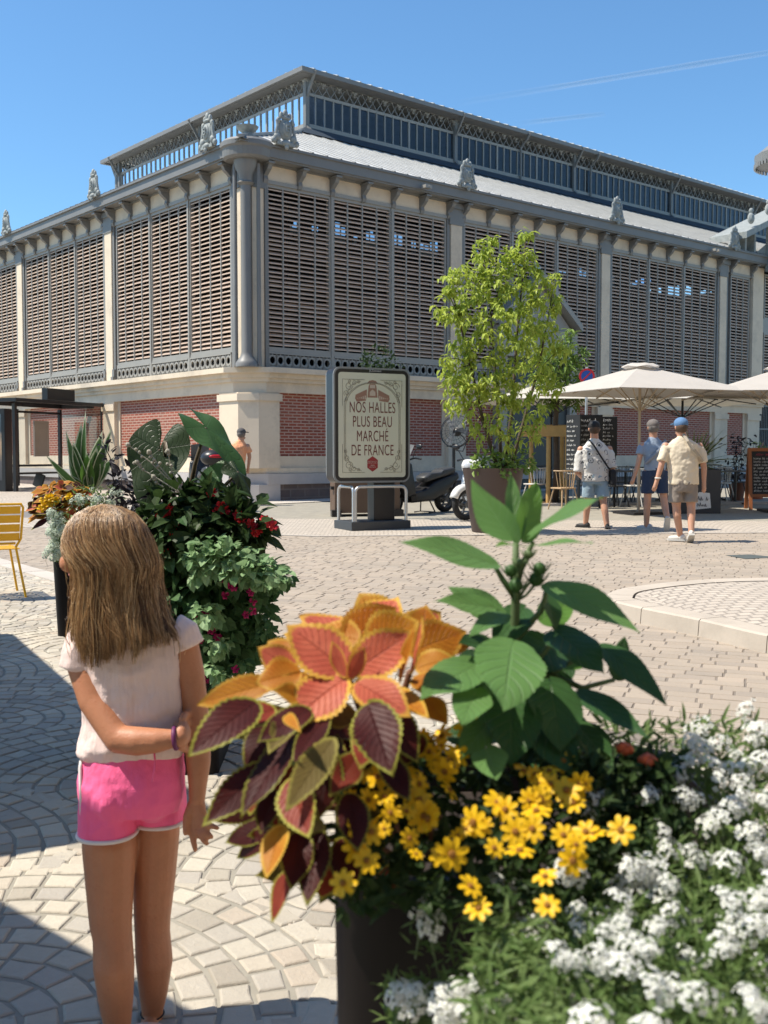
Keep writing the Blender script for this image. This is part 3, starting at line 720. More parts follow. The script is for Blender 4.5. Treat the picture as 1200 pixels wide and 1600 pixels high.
def loft(mb, secs, n=24, m=0):
    """closed tube through elliptical sections (centre, rx, ry)"""
    vs = []; fs = []
    for c, rx, ry in secs:
        for j in range(n):
            t = 2*math.pi*j/n; e = 2.3; ct, st = math.cos(t), math.sin(t)
            vs.append((c[0]+rx*math.copysign(abs(ct)**(2/e),ct), c[1]+ry*math.copysign(abs(st)**(2/e),st), c[2]))
    k = len(secs)
    for i in range(k-1):
        for j in range(n): fs.append((i*n+j, (i+1)*n+j, (i+1)*n+(j+1)%n, i*n+(j+1)%n))
    fs += [tuple(range(n)), tuple((k-1)*n+j for j in range(n))[::-1]]; return mb.add(vs, fs, m)

# ---- the girl in the foreground
g0 = ground_at(205, 1628); GB = Vector((g0.x, 2.54, gz(0,2.54)))
girl = thing('person', 'girl with long blond hair in white T-shirt and pink shorts seen from behind', 'person', GB)
def gp3(px, py, D): return at(px, py, D) - GB
# px scale at depth 2.54
body = MB(); D = 2.54
def limb(mb, pts, n=16):
    for (a, ra), (b2, rb) in zip(pts, pts[1:]): mb.cone(a, b2, ra, rb, n)
# legs
limb(body, [(gp3(172,1235,2.53),.056),(gp3(171,1285,2.518),.058),(gp3(171,1318,2.515),.0655),(gp3(172,1390,2.51),.057),(gp3(173,1440,2.50),.051),(gp3(176,1465,2.49),.047),(gp3(178,1510,2.475),.049),(gp3(181,1560,2.48),.042),(gp3(184,1610,2.485),.031),(gp3(185,1645,2.485),.028)])
limb(body, [(gp3(245,1230,2.57),.052),(gp3(247,1262,2.58),.054),(gp3(244,1300,2.585),.0585),(gp3(241,1370,2.59),.053),(gp3(238,1430,2.59),.046),(gp3(238,1455,2.585),.044),(gp3(241,1500,2.575),.046),(gp3(240,1545,2.585),.037),(gp3(238,1580,2.595),.027),(gp3(238,1592,2.595),.026)])
for (px, py, dd) in ((185,1655,2.485),(238,1598,2.595)):
    c = gp3(px, py, dd); body.cone(c+Vector((0,-.02,.0)), c+Vector((-.01,.12,-.012)), .028, .022); body.ell(c+Vector((-.012,.13,-.012)), (.034,.03,.016), 12, 6)
# pelvis and trunk (kept just inside the clothes)
loft(body, [(gp3(206,1245,D),.09,.066),(gp3(206,1215,D),.108,.076),(gp3(207,1165,D),.102,.068),(gp3(209,1120,D),.102,.066),(gp3(208,1060,D),.108,.066),(gp3(205,1005,D),.105,.058),(gp3(202,985,D),.07,.045),(gp3(198,968,D),.04,.04)])
limb(body, [(gp3(198,985,D),.042),(gp3(180,935,2.545),.040),(gp3(172,905,2.55),.045)])
# head turned to the left
hc = gp3(163,868,2.55); HF = Vector((-math.sin(R(62)), math.cos(R(62)), 0)); HS = Vector((HF.y,-HF.x,0)); HU = Vector((0,0,1))
def hp(f, s, u): return hc + HF*f + HS*s + HU*u
HM = Matrix(((HF.x,HS.x,0,hc.x),(HF.y,HS.y,0,hc.y),(HF.z,HS.z,1,hc.z),(0,0,0,1)))
body.ell((-.012,0,.018), (.096,.076,.092), 20, 12, 0, HM); body.ell((.025,0,-.03), (.07,.06,.075), 18, 10, 0, HM); body.ell((.055,0,-.072), (.03,.03,.026), 12, 8, 0, HM)
body.cone(hp(.085,0,.012), hp(.104,0,-.022), .009, .012, 10); body.ell((.093,0,-.05), (.012,.022,.009), 10, 6, 0, HM); body.ell((.091,0,.028), (.014,.045,.012), 10, 6, 0, HM)
for s in (-1,1):
    body.ell((.075,s*.042,-.018), (.024,.022,.024), 10, 6, 0, HM); body.ell((-.005,s*.076,-.012), (.016,.008,.028), 10, 6, 0, HM)
# arms
limb(body, [(gp3(140,1000,2.54),.042),(gp3(128,1030,2.525),.040),(gp3(148,1095,2.49),.038),(gp3(176,1142,2.455),.033),(gp3(186,1155,2.445),.033),(gp3(215,1158,2.435),.034),(gp3(245,1157,2.43),.029),(gp3(270,1154,2.43),.022),(gp3(280,1152,2.432),.021)])
limb(body, [(gp3(284,1000,2.54),.038),(gp3(296,1050,2.54),.036),(gp3(305,1110,2.535),.032),(gp3(308,1150,2.53),.033),(gp3(310,1190,2.525),.030),(gp3(309,1225,2.52),.023),(gp3(308,1246,2.515),.020)])
# right hand, palm to the back, loosely open
def finger(pts, r): limb(body, [(gp3(*p), q) for p, q in zip(pts, r)], 10)
pal = [(308,1250,2.515),(301,1270,2.51),(303,1290,2.505),(312,1290,2.50),(319,1284,2.50)]
for a, b2 in (((306,1248,2.515),(299,1288,2.508)),((309,1250,2.512),(306,1292,2.503)),((311,1250,2.512),(314,1290,2.5)),((312,1250,2.515),(319,1284,2.5))): body.cone(gp3(*a), gp3(*b2), .0125, .0105, 10)
finger([(299,1258,2.51),(292,1275,2.50),(290,1290,2.495),(290,1302,2.49)], [.0115,.0098,.0085,.007])
finger([(299,1290,2.506),(301,1305,2.498),(303,1317,2.494),(305,1328,2.492)], [.0098,.009,.008,.0065])
finger([(307,1293,2.503),(314,1305,2.492),(319,1313,2.488),(323,1318,2.49)], [.0098,.009,.008,.0065])
finger([(314,1291,2.50),(322,1300,2.49),(327,1305,2.487),(331,1308,2.49)], [.0095,.0085,.0075,.0062])
finger([(319,1286,2.50),(328,1289,2.492),(335,1292,2.489),(340,1294,2.49)], [.0085,.0078,.007,.006])
# left hand closing on the right arm
body.ell(gp3(285,1147,2.45), (.02,.034,.03), 12, 8)
for k, py in enumerate((1120,1133,1147,1160)):
    finger([(285,py+3,2.455),(289,py-3,2.475-.0),(300,py-6,2.575),(312,py-6,2.578)], [.0095,.009,.0085,.007])
finger([(281,1166,2.445),(292,1172,2.48),(303,1172,2.488)], [.0105,.009,.0075])
remesh(body, 'body', M_skinG, girl, .0042, 5)
# eyes, lips on the half-hidden face
for s in (-1,1):
    e = MB(); e.ell(hp(.078,s*.032,.002), .012, 12, 8); e.build('eye', pm('eye_white',(.7,.7,.68),.2,.02,5,0), girl, smooth=True)
e = MB(); e.ell((0,0,0), (.008,.02,.006), 10, 6, 0, Matrix.Translation(hp(.097,0,-.05)) @ Matrix.Rotation(math.atan2(HF.y,HF.x),4,'Z')); e.build('lips', pm('lip_pink',(.5,.2,.18),.4,.1,5,0), girl, smooth=True)
# T-shirt
M_shirt = clothmat('white_slub_cotton', (.78,.61,.565), .05, 420, 15, .8, .03, (1,1,.13))
sh = MB()
loft(sh, [(gp3(207,1178,D),.124,.091),(gp3(207,1160,D),.131,.098),(gp3(209,1130,D),.124,.090),(gp3(210,1090,D),.123,.085),(gp3(207,1040,D),.128,.083),(gp3(205,1005,D),.126,.072),(gp3(203,986,D),.105,.058),(gp3(201,972,D),.062,.048),(gp3(200,963,D),.05,.046)], 32)
sh.tube([gp3(150,992,D), gp3(136,1002,2.535), gp3(128,1022,2.525), gp3(123,1046,2.52)], [.048,.05,.048,.0475], 18)
sh.tube([gp3(272,990,D), gp3(284,994,D), gp3(292,1012,D)], [.046,.047,.044], 18)
sh.ell(gp3(150,1172,2.52), (.045,.06,.022), 14, 8)
remesh(sh, 't_shirt', M_shirt, girl, .0042, 5, .012, .06)
for c, dv, r in ((gp3(123,1045,2.52), gp3(123,1046,2.52)-gp3(128,1022,2.525), .0475),):
    pass
# shorts with white trim
M_pink = clothmat('pink_towelling', (.96,.14,.32), .10, 260, 14, .8, .022, (1,1,.5)); M_trim = clothmat('white_cotton_trim', (.72,.66,.64), .06, 300, 9, .2, .005)
so = MB()
loft(so, [(gp3(206,1262,D),.116,.092),(gp3(206,1240,D),.127,.108),(gp3(206,1212,D),.128,.109),(gp3(207,1180,D),.122,.095),(gp3(207,1150,D),.112,.080)], 32)
HL = [gp3(170,1215,2.53), gp3(169.5,1260,2.52), gp3(169,1299,2.515)]; HRr = [gp3(248,1212,2.57), gp3(250,1250,2.575), gp3(251,1279,2.58)]
loft(so, [(HL[2],.069,.079),(HL[1],.069,.085),(HL[0],.066,.09)], 28); loft(so, [(HRr[2],.0625,.074),(HRr[1],.0625,.08),(HRr[0],.060,.085)], 28)
so.ell(gp3(178,1243,2.50), (.060,.078,.075), 18, 12); so.ell(gp3(238,1238,2.52), (.055,.078,.07), 18, 12)
remesh(so, 'shorts', M_pink, girl, .0042, 6, .008, .05)
def ring(name, pts_axis, r, thick, mat, tilt=0, parent=girl):
    a, b2 = pts_axis; d = (b2-a).normalized(); u = d.orthogonal().normalized(); w = d.cross(u); mb = MB()
    P = [b2 + (u*math.cos(2*math.pi*j/36)+w*math.sin(2*math.pi*j/36))*r for j in range(37)]
    mb.tube(P, thick, 8, 0, False); return mb.build(name, mat, parent, smooth=True)
def hem(c, rx, ry):
    mb = MB(); P = []
    for j in range(41):
        t = 2*math.pi*j/40; ct, st2 = math.cos(t), math.sin(t); P.append((c.x+rx*math.copysign(abs(ct)**.87,ct), c.y+ry*math.copysign(abs(st2)**.87,st2), c.z))
    mb.tube(P, .0052, 8, 0, False); mb.build('hem_trim', M_trim, girl, smooth=True)
hem(HL[2], .0685, .0785); hem(HRr[2], .062, .0735)
sp_ = MB(); sp_.tube([gp3(128,1182,2.50), gp3(125,1200,2.475), gp3(126.5,1240,2.462), gp3(127,1272,2.462), gp3(134,1291,2.462), gp3(146,1298,2.455)], .0042, 8); sp_.build('side_piping', M_trim, girl, smooth=True)
st_ = MB(); st_.tube([gp3(240,1166,2.452), gp3(242,1185,2.440), gp3(242,1200,2.4345), gp3(238,1222,2.43)], .0022, 6); st_.build('seam', M_pink, girl, smooth=True)
ring('wristband', (gp3(262,1155,2.43), gp3(274,1153.5,2.431)), .0235, .0055, pm('purple_band',(.13,.02,.09),.5,.1))
ring('anklet', (gp3(238,1560,2.59), gp3(238,1583,2.595)), .0285, .0022, pm('black_cord',(.01,.01,.01),.5,.1))
sd = MB()
for (px, py, dd) in ((185,1655,2.485),(238,1598,2.595)):
    c = gp3(px, py, dd)
    sd.prism([(c.x-.035,c.y-.045),(c.x+.028,c.y-.045),(c.x+.034,c.y+.08),(c.x+.02,c.y+.165),(c.x-.035,c.y+.165),(c.x-.048,c.y+.08)], c.z-.045, c.z-.024)
    sd.tube([c+Vector((-.034,-.01,-.02)), c+Vector((-.03,-.036,.012)), c+Vector((0,-.044,.02)), c+Vector((.026,-.034,.012)), c+Vector((.03,-.01,-.02))], .006, 8)
    sd.build('sandal', pm('blush_sandal',(.62,.45,.40),.5,.1), girl, smooth='auto'); sd = MB()
# hair
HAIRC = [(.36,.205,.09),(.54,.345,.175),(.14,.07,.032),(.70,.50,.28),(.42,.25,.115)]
HM_ = []
for i, c in enumerate(HAIRC):
    m, n, b = newmat('blond_hair_%s' % ('honey','light','dark','pale','mid')[i]); n.link(n.mix(n.noise(30,3), [x*.75 for x in c], [x*1.15 for x in c]), b.inputs['Base Color'])
    b.inputs['Roughness'].default_value = .36; b.inputs['Specular IOR Level'].default_value = .6; out = n.n['Material Output']; tr_ = n('ShaderNodeBsdfTranslucent'); tr_.inputs[0].default_value = (*[min(1,x*1.5) for x in c],1); mx = n('ShaderNodeMixShader', i_0=.28); n.link(b.outputs[0], mx.inputs[1]); n.link(tr_.outputs[0], mx.inputs[2]); n.link(mx.outputs[0], out.inputs[0]); HM_.append(m)
RINGS = [(788,164,4,2.55,.012),(792,164,24,2.55,.036),(802,165,43,2.55,.064),(818,166,56,2.55,.084),(842,168,66,2.548,.098),(862,172,69,2.545,.101),(880,180,66,2.542,.101),(905,182,63,2.54,.097),(935,184,67,2.53,.09),(965,188,72,2.515,.082),(990,195,79,2.503,.076),(1012,200,80,2.497,.070),(1040,201,77,2.494,.066)]
RY = [r[0] for r in RINGS]
def henv(py, a, k=1.0):
    f = lambda c: float(np.interp(py, RY, [r[c] for r in RINGS]))
    Dc = f(3); cx, rx, ry = f(1), f(2)*Dc/1664, f(4)
    c = gp3(cx, py, Dc); return Vector((c.x + rx*k*math.sin(a), c.y - ry*k*math.cos(a), c.z))
def amax(py): return float(np.interp(py, [789,830,858,880,930,1040], [3.1,2.2,1.75,1.42,1.42,1.45])), float(np.interp(py, [789,830,900,960,1030], [3.1,2.3,2.0,1.75,1.5]))
shl = MB(); NA = 40; NYs = [789,793,798,806,818,835,855,880,905,930,955,975,988]
vs = []; fs = []
for py in NYs:
    l, r = amax(py)
    for j in range(NA+1): vs.append(henv(py, -l+(l+r)*j/NA, .94))
for i in range(len(NYs)-1):
    for j in range(NA): q = i*(NA+1)+j; fs.append((q, q+1, q+NA+2, q+NA+1))
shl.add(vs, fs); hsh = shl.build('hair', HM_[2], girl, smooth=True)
hs = MB(); NSTR = 7600
CLUMP = [(rng.uniform(0,1), rng.uniform(0,1), rng.uniform(-.22,.22), rng.uniform(.3,1.9), rng.uniform(0,6.28)) for _ in range(105)]
for i in range(NSTR):
    cu, ctone, cdr, cl, cph = CLUMP[int(rng.integers(0,105))]
    start = 788 + 66*rng.uniform(0,1)**2.0 if rng.random() < .84 else rng.uniform(800,930)
    low = 998 + 34*math.exp(-((cu-.28)/.16)**2) + 20*math.exp(-((cu-.55)/.12)**2) + 10*ctone - 12*max(0,cu-.8)*5
    end = low - 16*cl + 8 - 62*rng.uniform(0,1)**2.2
    lay = rng.uniform(.96,1.02) + .075*(math.sin(cu*61)*.5) + (.05*rng.random() if rng.random() < .06 else 0); spread = rng.normal(0,.03) if rng.random() < .75 else rng.normal(0,.07)
    N = 15; P = []; rad = []; w1 = rng.uniform(0,.03); cdr2 = rng.normal(0,.10) if rng.random() < .3 else rng.normal(0,.02); lay += rng.normal(0,.012)
    for k in range(N):
        t = k/(N-1); py = start + (end-start)*t; l, r = amax(py); pinch = 1 - .86*t**1.3
        u = cu + spread*pinch + .0*t; a = -l + (l+r)*min(max(u,0),1)
        a += (cdr*.9 + cdr2)*t*t + .05*math.sin(cph + t*5.5*cl) + w1*math.sin(i + t*9)
        bulge = .03*math.sin(cph*2 + t*4)*t
        p = henv(py, a, lay + bulge); P.append(p); rad.append(.00078*(1 if t < .75 else 1-.7*(t-.75)/.25)*rng.uniform(.85,1.2))
    mi = min(4, int(ctone*4.99)) if rng.random() < .6 else int(rng.integers(0,5))
    hs.tube(P, rad, 3, mi, False)
# fly-away strands
for i in range(110):
    s = 1 if i % 3 else -1; py = rng.uniform(850,970); l, r = amax(py); a = (r if s > 0 else -l)*rng.uniform(.65,1.0); P = []
    L = rng.uniform(30,80); d0 = rng.uniform(.2,1)
    for k in range(8):
        t = k/7; q = henv(py+L*t, a, 1.02 + .16*d0*math.sin(t*2.2)); P.append(q + Vector((0,0,.01*math.sin(t*5+i))))
    hs.tube(P, .0006, 3, int(rng.integers(1,4)), False)
hs.build('strands', HM_, hsh, smooth=True)

# ---- walkers
def man(label, D, J, cols, ext=None, hat='cap', voxel=.011):
    base = at(J['foot'][0], J['foot'][1], D); base.z = gz(base.x, base.y)
    root = thing('person', label, 'person', base)
    def q(p, dd=0): return at(p[0], p[1], D + (p[2] if len(p) > 2 else 0) + dd) - base
    b = MB(); s = D/1664.0
    hd = q(J['head'])
    b.ell(hd+Vector((0,0,.012)), (.086,.104,.112), 16, 10); b.ell(hd+Vector((0,.03,-.05)), (.062,.07,.075), 14, 8)
    f = J.get('face', (0,1)); fv = Vector((f[0],f[1],0)).normalized(); b.cone(hd+fv*.09, hd+fv*.108+Vector((0,0,-.025)), .012, .015, 8); b.ell(hd+fv*.075+Vector((0,0,-.085)), (.035,.035,.03), 10, 6)
    sx = Vector((fv.y,-fv.x,0))
    for e in (-1,1): b.ell(hd+sx*e*.088+Vector((0,0,-.01)), (.014,.02,.032), 8, 6)
    nk = q(J['neck']); limb(b, [(hd+Vector((0,-.005,-.05)),.064),(nk,.07)], 12)
    L, Rr = q(J['sl']), q(J['sr']); hp_ = q(J['hip']); w = (Rr-L).length/2
    mid = (L+Rr)/2
    loft(b, [(hp_+Vector((0,0,-.08)),w*.72,.11),(hp_,w*.78,.125),(hp_.lerp(mid,.45),w*.76,.115),(hp_.lerp(mid,.8),w*.86,.12),(mid+Vector((0,0,.01)),w*.8,.09),(mid+Vector((0,0,.07)),w*.4,.06)], 20)
    for arm in ('al','ar'):
        pts = [q(p) for p in J[arm]]; rr = [.052,.042,.030]; limb(b, list(zip(pts, rr)), 12)
        hd_ = pts[-1]; dv = (pts[-1]-pts[-2]).normalized()
        b.cone(hd_+dv*.01, hd_+dv*.085, .032, .03, 10); sd2 = dv.orthogonal().normalized()
        for k in range(4): 
            o2 = Vector((0,1,0)).cross(dv).normalized()*((k-1.5)*.017); b.cone(hd_+dv*.08+o2, hd_+dv*(.15 - abs(k-1.4)*.01)+o2+Vector((0,.02,0)), .010, .008, 8)
        b.cone(hd_+dv*.03+Vector((0,.02,0)), hd_+dv*.085+Vector((0,.045,0)), .011, .009, 8)
    for leg in ('ll','lr'):
        pts = [q(p) for p in J[leg]]; rr = [.088,.06,.058,.04][:len(pts)]; limb(b, list(zip(pts, rr)), 12)
    remesh(b, 'body', cols['skin'], root, voxel, 3)
    # shirt
    t = MB(); hem = q(J['hem'])
    bl = J.get('bulk', 1.0)
    loft(t, [(hem,w*.84*bl,.15),(hem.lerp(mid,.3),w*.85*bl,.15),(hem.lerp(mid,.65),w*.9*bl,.142),(mid+Vector((0,0,-.05)),w*.95,.13),(mid+Vector((0,0,.0)),w*.88,.112),(mid.lerp(nk,.55)+Vector((0,0,.01)),w*.6,.09),(nk+Vector((0,0,.02)),.078,.078),(nk+Vector((0,0,.045)),.068,.068)], 24)
    for arm in ('al','ar'):
        p = [q(x) for x in J[arm]]; k = J.get('sleeve', .62); e = p[0].lerp(p[1], k); t.tube([p[0].lerp(mid,.3)+Vector((0,0,-.03)), p[0].lerp(p[1],.12)+Vector((0,0,-.012)), p[0].lerp(p[1],.3), e], [.06,.066,.072,.074], 14)
    remesh(t, 'shirt', cols['shirt'], root, voxel, 5, .03, .1)
    # shorts
    h = MB(); ht = hp_+Vector((0,0,.07)); loft(h, [(hp_+Vector((0,0,-.12)),w*.74,.135),(hp_,w*.82,.15),(ht,w*.76,.135)], 22)
    for leg, pe in (('ll','hl'),('lr','hr')):
        p0 = q(J[leg][0]); e = q(J[pe]); h.tube([p0+Vector((0,0,.04)), p0.lerp(e,.5), e], [.10,.102,.104], 18)
    remesh(h, 'shorts', cols['shorts'], root, voxel, 3, .018, .07)
    # shoes
    for sh_ in J['shoes']:
        c = q(sh_[0]); dv = Vector(sh_[1]).normalized(); up = Vector((0,0,1)); up = (up - dv*up.dot(dv)).normalized(); si = dv.cross(up)
        M = Matrix(((dv.x,si.x,up.x,c.x),(dv.y,si.y,up.y,c.y),(dv.z,si.z,up.z,c.z),(0,0,0,1)))
        f2 = MB(); f2.prism([(-.09,-.035),(-.06,-.042),(.08,-.048),(.15,-.04),(.185,0),(.15,.042),(.06,.046),(-.06,.04),(-.09,.035)], -.0, .028, 1, M)
        f2.ell((-.03,0,.05), (.062,.04,.052), 12, 8, 0, M); f2.ell((.06,0,.04), (.11,.045,.035), 12, 8, 0, M); f2.build('shoe', [cols['shoe'], cols['sole']], root, smooth='auto')
    if hat:
        c = MB(); c.ell(hd+Vector((0,0,.045)), (.099,.118,.09), 18, 10)
        if hat == 'cap':
            pts = []
            for k in range(9):
                a = -1.0 + 2.0*k/8; pts.append(hd + fv*(.08+.11*math.cos(a)) + sx*(.085*math.sin(a)*1.1) + Vector((0,0,.042-.015*math.cos(a))))
            base_ = [hd + fv*.05 - sx*.09 + Vector((0,0,.045)), hd + fv*.05 + sx*.09 + Vector((0,0,.045))]
            allp = [base_[0]] + pts + [base_[1]]; nn = len(allp); c.add(allp + [x+Vector((0,0,.008)) for x in allp], [tuple(range(nn)), tuple(range(nn,2*nn))[::-1]] + [(i,(i+1)%nn,nn+(i+1)%nn,nn+i) for i in range(nn)])
            c.ell(hd+Vector((0,0,.13)), (.009,.009,.006), 8, 4)
        else:
            c.ell(hd+fv*.06+Vector((0,0,.05)), (.09,.1,.03), 14, 6)
        c.build('cap', cols['cap'], root, smooth='auto', recalc=True)
    hr = MB(); hr.ell(hd+Vector((0,-.008,-.005)) - fv*.006, (.091,.108,.09), 16, 10); hr.build('hair', cols['hair'], root, smooth=True)
    if ext: ext(root, q, mid, hd, w)
    return root
M_black = pm('black_fabric', (.02,.02,.022), .8, .2, 8, .2); M_whiteshoe = pm('off_white_shoe', (.62,.58,.52), .6, .1, 8, .1); M_blackshoe = pm('black_shoe', (.025,.024,.024), .6, .2, 8, .1)
M_greysole = pm('pale_rubber_sole', (.5,.48,.44), .7, .15, 20, .2); M_greyhair = pm('grey_hair', (.16,.14,.125), .7, .3, 30, .4, 90); M_brownhair = pm('brown_hair', (.09,.055,.035), .7, .3, 30, .4, 90)
# printed shirt: pale ground with dark scribbled motifs
M_print, n, b = newmat('printed_cotton'); v = n('ShaderNodeTexVoronoi', feature='F1'); v.inputs['Scale'].default_value = 7.5; v.inputs['Randomness'].default_value = .35; n.link(n.coord(), v.inputs['Vector'])
dd = n.math('ADD', v.outputs['Distance'], n.math('MULTIPLY', n.math('SUBTRACT', n.noise(24,3), .5), .25))
rg = n.math('MAXIMUM', n.math('LESS_THAN', dd, .16), n.math('MULTIPLY', n.math('LESS_THAN', n.math('ABSOLUTE', n.math('SUBTRACT', dd, .34)), .035), n.math('GREATER_THAN', n.noise(9,2), .5)))
n.link(n.mix(rg, (.62,.60,.56), (.04,.04,.045)), b.inputs['Base Color']); b.inputs['Roughness'].default_value = .8
def bag1(root, q, mid, hd, w):
    mb = MB(); mb.tube([q((921,688,-.02)), q((928,696,-.15)), q((938,712,-.175)), q((950,730,-.165)), q((956,738,-.1))], .016, 6); mb.build('bag_strap', M_black, root)
    mb = MB(); mb.cbox(q((957,746,-.06)), (.09,.2,.26)); mb.build('shoulder_bag', M_black, root, bevel=.03)
J1 = dict(foot=(930,826), head=(928.5,670), neck=(929,689), sl=(907,700), sr=(952,699), hip=(930,745), hem=(930,752), bulk=1.12, face=(-.1,1),
    al=[(907,702),(902,738,-.02),(909,746,.3)], ar=[(952,701),(957,732,-.02),(950,741,.3)], sleeve=.98,
    ll=[(920,752),(919,785,.03),(917,795,.0),(915,819,.06)], lr=[(940,752),(943,785,-.05),(945,797,-.1),(949,826,-.16)], hl=(919,777,.02), hr=(942,777,-.04),
    shoes=[((914,825,.06),(-.75,.6,0)),((949,829,-.2),(.05,.75,-.55))])
man('man in black cap and white printed shirt with light denim shorts walking away', 17.3, J1, dict(skin=M_skin, shirt=M_print, shorts=clothmat('light_denim',(.27,.36,.42),.15,300,12,.3,.01), shoe=M_blackshoe, sole=M_blackshoe, cap=M_black, hair=M_brownhair), bag1)
def bag2(root, q, mid, hd, w):
    mb = MB(); mb.tube([q((1040,688,-.05)), q((1033,700,-.17)), q((1022,712,-.175)), q((1008,724,-.12))], .024, 6); mb.build('bag_strap', pm('grey_strap',(.22,.24,.28),.8,.1), root)
J2 = dict(foot=(1020,830), head=(1020.5,668), neck=(1021,687), sl=(1003,694), sr=(1041,694), hip=(1024,733), hem=(1023,735), face=(-.25,1),
    al=[(1003,696),(998,722,-.05),(991,744,-.1)], ar=[(1041,696),(1046,722,.05),(1044,744,.1)], sleeve=.55,
    ll=[(1013,740),(1012,778,.0),(1011,792,.0),(1010,822,.03)], lr=[(1035,740),(1037,778,-.02),(1039,792,-.08),(1043,812,-.25)], hl=(1012,771), hr=(1036,771,-.02),
    shoes=[((1011,828,.03),(-.9,.5,0)),((1043,817,-.3),(.0,.35,-.9))])
man('man in grey flat cap and grey-blue T-shirt with navy shorts mid-stride', 16.9, J2, dict(skin=M_skin, shirt=clothmat('grey_blue_jersey',(.26,.32,.41),.1,300,10,.3,.012), shorts=clothmat('navy_cotton',(.03,.045,.085),.2,300,10,.3,.012), shoe=pm('pale_grey_shoe',(.45,.45,.46),.6,.1,8,.1), sole=M_greysole, cap=pm('grey_tweed',(.16,.14,.13),.9,.2,40,.3), hair=M_greyhair), bag2, hat='flat')
def bag3(root, q, mid, hd, w):
    mb = MB(); mb.tube([q((1068,679,-.06)), q((1075,690,-.165)), q((1084,702,-.18)), q((1092,712,-.15)), q((1097,720,-.06))], .022, 6); mb.build('bag_strap', pm('khaki_strap',(.36,.31,.24),.8,.1), root)
    mb = MB(); mb.tube([q((1028,747,-.055)) + Vector((.035*math.cos(t*.5236), .035*math.sin(t*.5236), 0)) for t in range(13)], .012, 6); mb.build('watch', M_whiteshoe, root)
J3 = dict(foot=(1068,850), head=(1064,667), neck=(1066,686), sl=(1041,694), sr=(1092,693), hip=(1067,755), hem=(1068,757), bulk=1.08, face=(-.35,1),
    al=[(1040,697),(1033,728,-.05),(1026,752,-.05)], ar=[(1093,697),(1100,730,0),(1100,754,0)], sleeve=.78,
    ll=[(1056,762),(1057,792,.0),(1058,805,-.02),(1063,838,.05)], lr=[(1079,762),(1080,792,-.02),(1080,805,-.05),(1080,832,-.15)], hl=(1056,785), hr=(1079,785,-.02),
    shoes=[((1062,845,.05),(-.8,.55,0)),((1080,841,-.2),(.1,.8,-.5))])
man('stocky man in blue cap and cream T-shirt with taupe shorts walking away', 14.9, J3, dict(skin=M_skin, shirt=clothmat('cream_jersey',(.68,.58,.43),.06,300,9,.3,.012), shorts=clothmat('taupe_cotton',(.25,.21,.175),.12,300,10,.3,.012), shoe=M_whiteshoe, sole=M_greysole, cap=pm('blue_denim_cap',(.10,.20,.36),.85,.15,30,.2), hair=M_brownhair), bag3)
J4 = dict(foot=(378,787), head=(377,678), neck=(376,690), sl=(359,695), sr=(386,694), hip=(369,737), hem=(370,735), bulk=1.1, face=(.7,.7),
    al=[(358,697),(355,715,-.03),(356,733,.05)], ar=[(387,697),(390,714,.03),(388,730,.08)], sleeve=.6,
    ll=[(364,742),(367,764),(368,768),(371,782,-.05)], lr=[(378,742),(381,764,.05),(381,768,.05),(385,781,.1)], hl=(366,759), hr=(379,759),
    shoes=[((371,785,-.05),(.7,.5,0)),((385,785,.1),(.7,.5,-.1))])
man('man in grey cap and peach T-shirt with black shorts rounding the hall corner', 23.2, J4, dict(skin=M_skin, shirt=clothmat('peach_jersey',(.82,.37,.19),.06,300,9,.3,.012), shorts=M_black, shoe=M_whiteshoe, sole=M_greysole, cap=pm('dark_grey_cap',(.09,.085,.085),.9,.2,30,.2), hair=M_greyhair))
# ------------------------------------------------------------------ planters and plants
def leafmat(name, build, rough=.45, transl=.35, spec=.4, tcol=None):
    m, n, b = newmat(name); col, h = build(n)
    n.link(col, b.inputs['Base Color']); b.inputs['Roughness'].default_value = rough; b.inputs['Specular IOR Level'].default_value = spec*.5
    if h is not None: n.link(n.bump(h, .5, .004), b.inputs['Normal'])
    out = n.n['Material Output']; tr = n('ShaderNodeBsdfTranslucent')
    n.link(n.mix(1.0, col, tcol, 'MULTIPLY') if tcol else col, tr.inputs[0])
    mx = n('ShaderNodeMixShader', i_0=transl); n.link(b.outputs[0], mx.inputs[1]); n.link(tr.outputs[0], mx.inputs[2]); n.link(mx.outputs[0], out.inputs[0]); return m
def veins(n, k=9, slope=.75):
    U = n.attr('lu').outputs['Fac']; Vv = n.attr('lv').outputs['Fac']; au = n.math('ABSOLUTE', U)
    ph = n.math('MULTIPLY', n.math('SUBTRACT', Vv, n.math('MULTIPLY', au, slope*.4)), k)
    fr = n.math('ABSOLUTE', n.math('SUBTRACT', n.math('FRACT', ph), .5))
    lat = n.math('SUBTRACT', 1, n.math('MULTIPLY', n.math('MINIMUM', fr, .12), 1/.12))
    mid = n.math('SUBTRACT', 1, n.math('MULTIPLY', n.math('MINIMUM', au, .05), 20))
    return n.math('MAXIMUM', n.math('MULTIPLY', lat, .7), mid), au, Vv
def coleus_col(centre, dark, edge, mid2, e0=.13, e1=.23):
    def f(n):
        v, au, Vv = veins(n, 10); e = n.attr('edge').outputs['Fac']; r = n.attr('rnd').outputs['Fac']
        c = n.mix(n.ramp(n.noise(28,4,.65), [(.35,0),(.7,1)]), centre, mid2); c = n.mix(n.math('MULTIPLY', v, .55), c, dark)
        ee = n.math('ADD', e, n.math('MULTIPLY', n.math('SUBTRACT', n.noise(55,3), .5), .20))
        c = n.mix(n.ramp(ee, [(e0,1),(e1,0)]), c, edge)
        c = n.mix(n.math('MULTIPLY', r, .4), c, dark); c = n.mix(n.math('MULTIPLY', n.ramp(n.noise(75,4,.7), [(.60,0),(.72,1)]), .55), c, dark); return c, n.math('SUBTRACT', 0, v)
    return f
